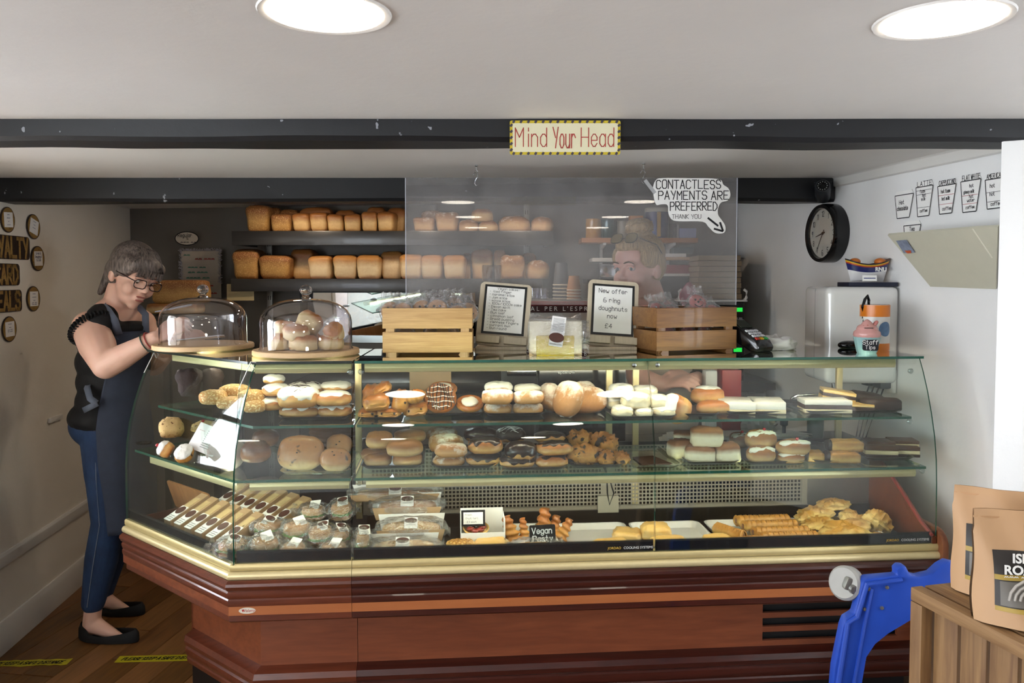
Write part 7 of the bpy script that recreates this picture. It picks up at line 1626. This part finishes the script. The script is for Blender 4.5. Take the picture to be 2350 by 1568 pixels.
pr_ = H1.flesh() + [('c', H1.p(0, -.03, -.07), nb, .056, .062), ('c', nb, nb + (wp(262, 760, 3.2) - nb), .07, .09)]
for x, y, rf, rs in tc_: pr_.append(('e', wp(x, y, 3.2), (rf, rs, .11), MT))
for a, e, w_, ra in ((shR, elR, wrR, 1.), (shL, elL, wrL, .9)):
    mid = a.lerp(e, .5); pr_ += [('c', nb + (a - nb) * .35, a, .06, .064), ('c', a, mid, .066 * ra, .067 * ra), ('c', mid, e, .067 * ra, .05), ('c', e, e.lerp(w_, .35), .05, .047), ('c', e.lerp(w_, .35), w_, .047, .029)]
hand(pr_, wrR, (wp(392, 755, 2.98) - wrR), Vec((-.1, -.75, .6)), .17, .75, 1); hand(pr_, wrL, (wp(440, 764, 3.08) - wrL), Vec((0, -.4, .9)), .16, .7, -1)
for an, cf, kn, hp in ft:
    toe = Vec((an.x, an.y, .0)) + Vec((.13, -.036, .016)); pr_ += [('c', hp, kn, .075, .05), ('c', kn, cf, .05, .05), ('c', cf, an, .05, .034), ('c', an, Vec((an.x - .01, an.y, .045)), .034, .034), ('c', Vec((an.x + .01, an.y - .003, .05)), toe, .034, .014)]
blob(pr_, .0052, 'body', skin1, t, root, 5)
H1.parts(t, root, plain('lips', '9E5A52', .35), plain('eyebrow brown', '4A3228', .7), '4A3A2C', (.1, .8, -.5))
hm = hair_mat('grey brown hair', '1E1714', '8A7C74')
hp_ = [H1.e((0, -.024, .048), (.084, .100, .090)), H1.e((0, -.05, .0), (.082, .066, .075)), H1.e((0, .058, .074), (.062, .042, .036)), H1.e((0, .084, .056), (.050, .020, .026))]
for g in (-1, 1): hp_ += [H1.e((g * .052, .064, .060), (.026, .026, .030)), H1.e((g * .062, .02, .045), (.026, .055, .048)), H1.e((g * .070, -.02, .03), (.020, .045, .055))]
hp_ += [H1.c((0, -.105, .0), (0, -.128, -.05), .034, .030), H1.c((0, -.128, -.05), (.012, -.135, -.13), .03, .012)]
blob(hp_, .005, 'hair', hm, t, root, 3); q = B(); rr = random.Random(2)
for i in range(70):
    a = rr.uniform(-1, 1); pts = []
    for j in range(7): w = j / 6; pts.append(H1.p(a * (.030 + .030 * w), .03 + .074 * min(1, w * 1.25) - .004 * a * a, .128 - .088 * w * w - .012 * w + rr.uniform(-.002, .002)) - root)
    q.tube(pts, [.0022, .0026, .0026, .0024, .002, .0016, .0008], 4)
for i in range(0):
    g = rr.choice((-1, 1)); z0 = rr.uniform(.02, .12); pts = [H1.p(g * (.086 - .25 * max(0, z0 - .05) * .9) * (1 - .25 * w * w), .06 - .19 * w, z0 + .012 * sin(w * 3) - .09 * w * w * (z0 / .12)) - root for w in (0, .2, .4, .6, .8, 1)]; q.tube(pts, .0016, 4)
q.obj('hair_strands', hm, t, smooth=True)['kind'] = 'stuff'
# glasses
gm = plain('glasses frame', '2A1418', .25, 0, .1, 40, 0, .5); ga = B()
for g in (-1, 1): ga.tube([H1.p(g * .034 + x, .117 - .25 * abs(x + g * .004), .004 + z) - root for x, z in [(p_[0], p_[1]) for p_ in rrect(.050, .034, .013, 4)] + [rrect(.050, .034, .013, 4)[0]]], .0021, 6)
ga.tube([H1.p(-.010, .119, .008) - root, H1.p(0, .122, .011) - root, H1.p(.010, .119, .008) - root], .002, 6)
for g in (-1, 1): ga.tube([H1.p(g * .058, .110, .012) - root, H1.p(g * .074, .07, .013) - root, H1.p(g * .083, -.005, .012) - root, H1.p(g * .084, -.02, -.002) - root], .0022, 6)
go = ga.obj('glasses', gm, t, smooth=True); go['label'] = 'dark framed glasses'
for g in (-1, 1):
    q = B(); q.v = [tuple(H1.p(g * .034 + x, .1165 - .25 * abs(x + g * .004), .004 + z) - root) for x, z in rrect(.050, .034, .013, 4)]; q.f = [tuple(range(len(q.v)))]; q.m = [0]; q.obj('lens', sheet_glass('spectacle lens', 'F4F4F4', 1.0), go)
# black sleeveless top
blk = plain('black jersey', '0B0C10', .8, 0, .2, 60, .2); tp_ = []
for x, y, rf, rs in tc_[1:-1]: tp_.append(('e', wp(x, y, 3.2), (rf + .01, rs + .01, .10), MT))
tp_ += [('c', nb + (shR - nb) * .42 + Vec((0, 0, .008)), shR + Vec((.03, 0, .012)), .066, .062), ('c', nb + (shL - nb) * .42 + Vec((0, 0, .008)), shL + Vec((-.03, 0, .012)), .066, .06), ('e', wp(251, 955, 3.21), (.152, .154, .085), MT), ('e', wp(264, 762, 3.2), (.112, .13, .06), MT), ('e', wp(272, 752, 3.2) + fw * .02, (.085, .11, .035), MT)]
blob(tp_, .006, 'sleeveless_top', blk, t, root, 6)
q = B(); ax = (elR - shR).normalized(); e1_ = ax.cross(Vec((0, 0, 1))).normalized(); e2_ = ax.cross(e1_)
for i in range(40):
    a = i / 40 * 2 * pi; c = shR + Vec((.012, 0, -.004)) + (e1_ * cos(a) + e2_ * sin(a)) * .078 + ax * (.0 + .012 * cos(a)) - root; rd = (e1_ * cos(a) + e2_ * sin(a)); q.tube([c + (rd * cos(b) + ax * sin(b)) * .012 for b in [k * pi / 4 for k in range(9)]], .0028, 5); q.tube([c + rd * .002 - ax * .012, c + rd * .004 + ax * .004], .006, 5)
q.obj('lace_trim', blk, t, smooth=True)['kind'] = 'stuff'
# jeans, shoes
den = N('denim'); v = den.co('Object', (1, 1, .3)); f = den.noise(v, 160, 2); g_ = den.noise(den.co('Object'), 8, 3); den.set(col=den.mix(g_, lin('121E36'), den.mix(f, lin('203A64'), lin('345482'))), rough=.8); den.bump(f, .3, .001)
jp = [('e', wp(250, 972, 3.22), (.143, .15, .11), MT)]
for an, cf, kn, hp in ft: jp += [('c', hp, hp.lerp(kn, .5), .102, .084), ('c', hp.lerp(kn, .5), kn, .082, .062), ('c', kn, cf, .060, .064), ('c', cf, an + Vec((0, 0, .02)), .064, .045)]
jo = blob(jp, .006, 'jeans', den.m, t, root, 5); q = B(); an, cf, kn, hp = ft[0]
q.tube([hp + Vec((.0, -.091, .02)) - root, hp.lerp(kn, .5) + Vec((.0, -.086, 0)) - root, kn + Vec((.0, -.064, 0)) - root, cf + Vec((0, -.067, 0)) - root, an + Vec((0, -.047, .02)) - root], .0012, 5); q.obj('seam', plain('seam thread', '8A93A0', .7), jo, smooth=True)
shm = plain('black suede', '09090B', .75, 0, .2, 80, .1)
for an, cf, kn, hp in ft:
    b0 = Vec((an.x, an.y, 0)) - root; q = B(); n = 28
    def ring(k, z, o, b0=b0): return [Vec((b0.x + .062 + (.128 * cos(a) + .008 * cos(2 * a)) * k, b0.y - .016 - .022 * cos(a) + .043 * sin(a) * k * (1.08 - .18 * cos(a)), z + (o * (.35 + .65 * abs(cos(a)) ** 1.5 + (.35 if cos(a) < -.5 else 0))))) for a in [2 * pi * i / n for i in range(n)]]
    R_ = [ring(1., .002, 0), ring(1.03, .01, 0), ring(1.02, .014, .022), ring(.95, .018, .034), ring(.9, .016, .034), ring(.9, .01, 0)]
    for r_ in R_: q.v += [tuple(p) for p in r_]
    for j in range(5):
        for i in range(n): q.f.append((j * n + i, j * n + (i + 1) % n, (j + 1) * n + (i + 1) % n, (j + 1) * n + i)); q.m.append(0)
    q.f.append(tuple(range(n))[::-1]); q.m.append(0); q.obj('shoe', shm, t, smooth=50)
# apron with straps and side tie
apm = plain('slate apron cloth', '30384A', .8, 0, .15, 30, .15); zs_ = [(wp(266, 758, 3.2), .112, .11, 38), (wp(260, 800, 3.2), .142, .136, 42), (wp(255, 860, 3.2), .142, .134, 46), (wp(253, 915, 3.2), .138, .134, 52), (wp(252, 970, 3.2), .152, .15, 54), (wp(255, 1050, 3.21), .158, .158, 52), (wp(262, 1130, 3.22), .15, .155, 48), (wp(266, 1205, 3.22), .145, .15, 46)]
def apr(u, v):
    k = v * (len(zs_) - 1); i = min(int(k), len(zs_) - 2); w = k - i; A, C_ = zs_[i], zs_[i + 1]; c = A[0].lerp(C_[0], w); rf = A[1] + (C_[1] - A[1]) * w + .008; rs = A[2] + (C_[2] - A[2]) * w + .006; sp_ = R(A[3] + (C_[3] - A[3]) * w); a = (u * 2 - 1) * sp_
    fold = .006 * sin(a * 9 + v * 4) * max(0, v - .45); return c + fw * (rf + fold) * cos(a) + sd1 * (rs + fold) * sin(a) - root
ap = B().grid(40, 44, apr).obj('apron', apm, t, smooth=True); md = ap.modifiers.new('thick', 'SOLIDIFY'); md.thickness = .003
stm = plain('grey strap', '5E6676', .7)
def ribbon(pts, w_, nm, nrm=None):
    q = B(); P_ = [Vec(p) - root for p in pts]
    for i, p in enumerate(P_):
        d = (P_[min(i + 1, len(P_) - 1)] - P_[max(i - 1, 0)]).normalized(); s_ = d.cross(nrm or fw).normalized() * w_ / 2; q.v += [tuple(p - s_), tuple(p + s_)]
    for i in range(len(P_) - 1): q.f.append((2 * i, 2 * i + 1, 2 * i + 3, 2 * i + 2)); q.m.append(0)
    o = q.obj(nm, stm, t, smooth=True); m_ = o.modifiers.new('thick', 'SOLIDIFY'); m_.thickness = .003; m_.offset = 1; return o
vw = Vec((.2, -1, .1)).normalized()
ribbon([apr(.9, 0.02) + root + vw * .004, wp(262, 735, 3.075), wp(248, 714, 3.09), wp(236, 703, 3.12), wp(240, 694, 3.17)], .03, 'apron_strap', vw); ribbon([apr(.12, 0.02) + root + vw * .004, wp(334, 722, 3.19), wp(322, 708, 3.22), wp(305, 700, 3.26)], .026, 'apron_strap', vw)
ribbon([wp(222, 926, 3.02), wp(207, 915, 3.03), wp(200, 890, 3.06), wp(205, 880, 3.1)], .024, 'apron_tie', vw); ribbon([wp(224, 926, 3.02), wp(208, 934, 3.02), wp(192, 942, 3.04)], .022, 'apron_tie', vw)
for i, (c_, k) in enumerate((('1A3A2E', .80), ('A8433E', .87))):
    c = elR.lerp(wrR, k + .03); d = (wrR - elR).normalized(); a_ = d.cross(Vec((0, 0, 1))).normalized(); b_ = a_.cross(d); rr_ = .047 + (.029 - .047) * ((k + .03 - .35) / .65) + .004; q = B(); q.tube([c + (a_ * cos(R(a)) + b_ * sin(R(a))) * rr_ - root for a in range(0, 361, 24)], .0026, 6); q.obj('bracelet', plain('bracelet ' + c_, c_, .5), t, smooth=True)
q = B(); q.tube([nb + Vec((-.05, -.035, .035)) - root, nb + Vec((-.01, -.075, .0)) - root, nb + fw * .07 + Vec((0, -.02, -.02)) - root], .0008, 5); q.obj('necklace', gold, t, smooth=True)
# her pen and notepad
o = B().tube([(0, 0, 0), (.06, 0, .012), (.13, 0, .026)], [.0022, .004, .004], 8).obj('pen', plain('silver pen', 'B9BCC4', .25, .6), None, wp(356, 716, 2.92), (0, 0, R(8)), smooth=True); tag(o, 'slim silver pen held by the woman in the apron', 'pen')
t = thing('notepad', 'white notepad held by the woman behind the empty dome', 'notepad', wp(462, 778, 3.1), (R(-4), R(-6), R(10))); B().box((0, 0, 0), (.16, .11, .006)).obj('pad_backing', kraft, t); B().box((0, 0, .005), (.155, .105, .004)).obj('pad_pages', white_card, t)

# ---------------------------------------------------------------- woman behind the screen
root = Vec((wp(1500, 900, 3.22).x, 3.22, 0)); t = thing('person', 'blonde woman in cream top with sunglasses on her head behind the screen', 'person', root)
skin2 = skin_mat('rosy skin', 'E8BFAE', 'D99A8C'); SKIN[0] = skin2
H2 = Head(wp(1466, 616, 3.14), (-.72, -.68, -.12), (0, 0, 1), 1.06); nb = wp(1500, 716, 3.24); sA, sB = wp(1425, 752, 3.12), wp(1592, 748, 3.36); eA, wA_ = wp(1466, 868, 3.08), wp(1525, 884, 3.0); eB, wB_ = wp(1650, 862, 3.24), wp(1592, 872, 3.04); f2 = Vec((-.45, -.89, 0)).normalized(); s2 = Vec((f2.y, -f2.x, 0)); MT2 = Matrix((f2, s2, Vec((0, 0, 1)))).transposed()
pr_ = H2.flesh() + [('c', H2.p(0, -.03, -.06), nb, .06, .066), ('c', nb, nb + Vec((0, 0, -.1)), .08, .1)]; body_c = [wp(1508, 800, 3.26), wp(1508, 880, 3.26), wp(1508, 960, 3.27), wp(1508, 1040, 3.27)]
for c, rf, rs in zip(body_c, (.115, .12, .12, .13), (.17, .165, .16, .175)): pr_.append(('e', c, (rf, rs, .1), MT2))
for a, e, w_ in ((sA, eA, wA_), (sB, eB, wB_)): pr_ += [('c', nb + (a - nb) * .4 + Vec((0, 0, -.02)), a, .062, .064), ('c', a, e, .06, .046), ('c', e, w_, .045, .028)]
hand(pr_, wB_, wp(1535, 862, 2.97) - wB_, Vec((-.2, -.7, .7)), .165, .6, -1); hand(pr_, wA_, wp(1560, 874, 2.95) - wA_, Vec((.1, -.6, .8)), .16, .6, 1)
for g in (-1, 1): pr_ += [('c', wp(1508, 1040, 3.27) + s2 * g * .085, Vec((root.x + g * .09, 3.27, .48)), .085, .055), ('c', Vec((root.x + g * .09, 3.27, .48)), Vec((root.x + g * .095, 3.29, .05)), .055, .038), ('c', Vec((root.x + g * .095, 3.29, .045)), Vec((root.x + g * .1 - .06, 3.17, .035)), .038, .028)]
blob(pr_, .0055, 'body', skin2, t, root, 5); H2.parts(t, root, plain('pink lips', 'A8605C', .35), plain('eyebrow fair', '5E4636', .7), '4A5A62', (-.2, 1, -.1))
hb_ = hair_mat('blonde hair', '7A5C3C', 'D2B27E')
hp_ = [H2.e((0, -.022, .050), (.084, .098, .086)), H2.e((0, -.045, .01), (.080, .07, .08)), H2.e((0, .045, .088), (.058, .045, .030))]
for g in (-1, 1): hp_ += [H2.e((g * .066, .01, .045), (.022, .055, .045)), H2.e((g * .072, -.03, .01), (.016, .035, .05))]
hp_ += [H2.e((0, -.02, .150), (.052, .056, .036)), H2.e((.03, -.03, .160), (.032, .034, .024)), H2.e((-.035, .0, .152), (.028, .034, .022))]
blob(hp_, .005, 'hair', hb_, t, root, 3); q = B()
for i in range(60):
    a = i * .55; r1_ = .048 + .006 * sin(i * 1.7); q.tube([H2.p(r1_ * cos(a + w * 1.6) * (1 - .2 * w), -.02 + r1_ * sin(a + w * 1.6), .135 + .035 * w * (.6 + .4 * sin(i))) - root for w in (0, .25, .5, .75, 1)], .0022, 4)
for i in range(0):
    g = -1 if i % 2 else 1; z0 = .02 + .1 * ((i * 37) % 40) / 40; q.tube([H2.p(g * (.086 - .3 * max(0, z0 - .06)), .05 - .16 * w, z0 + .05 * w) - root for w in (0, .33, .66, 1)], .0016, 4)
q.obj('hair_strands', hb_, t, smooth=True)['kind'] = 'stuff'
sg_ = plain('sunglass lens', 'A08A50', .08, .7, .1, 10); ga = B()
for g in (-1, 1): ga.tube([H2.p(g * .033 + x, .078 - .012 * abs(x) * 10 - z * .5, .118 + z * .8) - root for x, z in rrect(.052, .040, .016, 4) + [rrect(.052, .040, .016, 4)[0]]], .0018, 6)
ga.tube([H2.p(-.01, .08, .118) - root, H2.p(.01, .08, .118) - root], .0018, 6)
for g in (-1, 1): ga.tube([H2.p(g * .058, .06, .116) - root, H2.p(g * .088, .0, .085) - root, H2.p(g * .088, -.03, .05) - root], .002, 6)
go = ga.obj('sunglasses', black_gloss, t, smooth=True)
for g in (-1, 1): q = B(); q.v = [tuple(H2.p(g * .033 + x, .079 - .012 * abs(x) * 10 - z * .5, .118 + z * .8) - root) for x, z in rrect(.050, .038, .016, 4)]; q.f = [tuple(range(len(q.v)))]; q.m = [0]; q.obj('lens', sg_, go)
crm = plain('cream jersey', 'D2C8BC', .85, 0, .06, 20, .2); tp_ = [('e', c, (rf + .012, rs + .012, .105), MT2) for c, rf, rs in zip(body_c, (.115, .12, .12, .13), (.17, .165, .16, .175))]
for a, e in ((sA, eA), (sB, eB)): tp_ += [('c', nb + (a - nb) * .45 + Vec((0, 0, -.012)), a, .072, .074), ('c', a, a.lerp(e, .45), .074, .066)]
tp_ += [('e', nb + Vec((0, .0, -.045)), (.09, .12, .05), MT2)]; blob(tp_, .006, 'cream_top', crm, t, root, 6)
jp = [('e', wp(1508, 1040, 3.27), (.142, .185, .1), MT2)]
for g in (-1, 1): jp += [('c', wp(1508, 1040, 3.27) + s2 * g * .085, Vec((root.x + g * .09, 3.27, .48)), .095, .066), ('c', Vec((root.x + g * .09, 3.27, .48)), Vec((root.x + g * .095, 3.29, .1)), .066, .055)]
blob(jp, .008, 'trousers', plain('dark trousers', '1A1B20', .8), t, root, 5)
for g in (-1, 1): B().sq((.10, .26, .08), .8, .8, 20, 10, flat=-.7, c=(g * .1 - .03, -.0, .03)).obj('shoe', shm, t, (0, 0, 0), smooth=60)
d = (wB_ - eB).normalized(); a_ = d.cross(Vec((0, 0, 1))).normalized(); b_ = a_.cross(d); c = eB.lerp(wB_, .85); q = B(); q.tube([c + (a_ * cos(R(a)) + b_ * sin(R(a))) * .035 - root for a in range(0, 361, 20)], .005, 6); q.obj('bracelet', black_plastic, t, smooth=True)
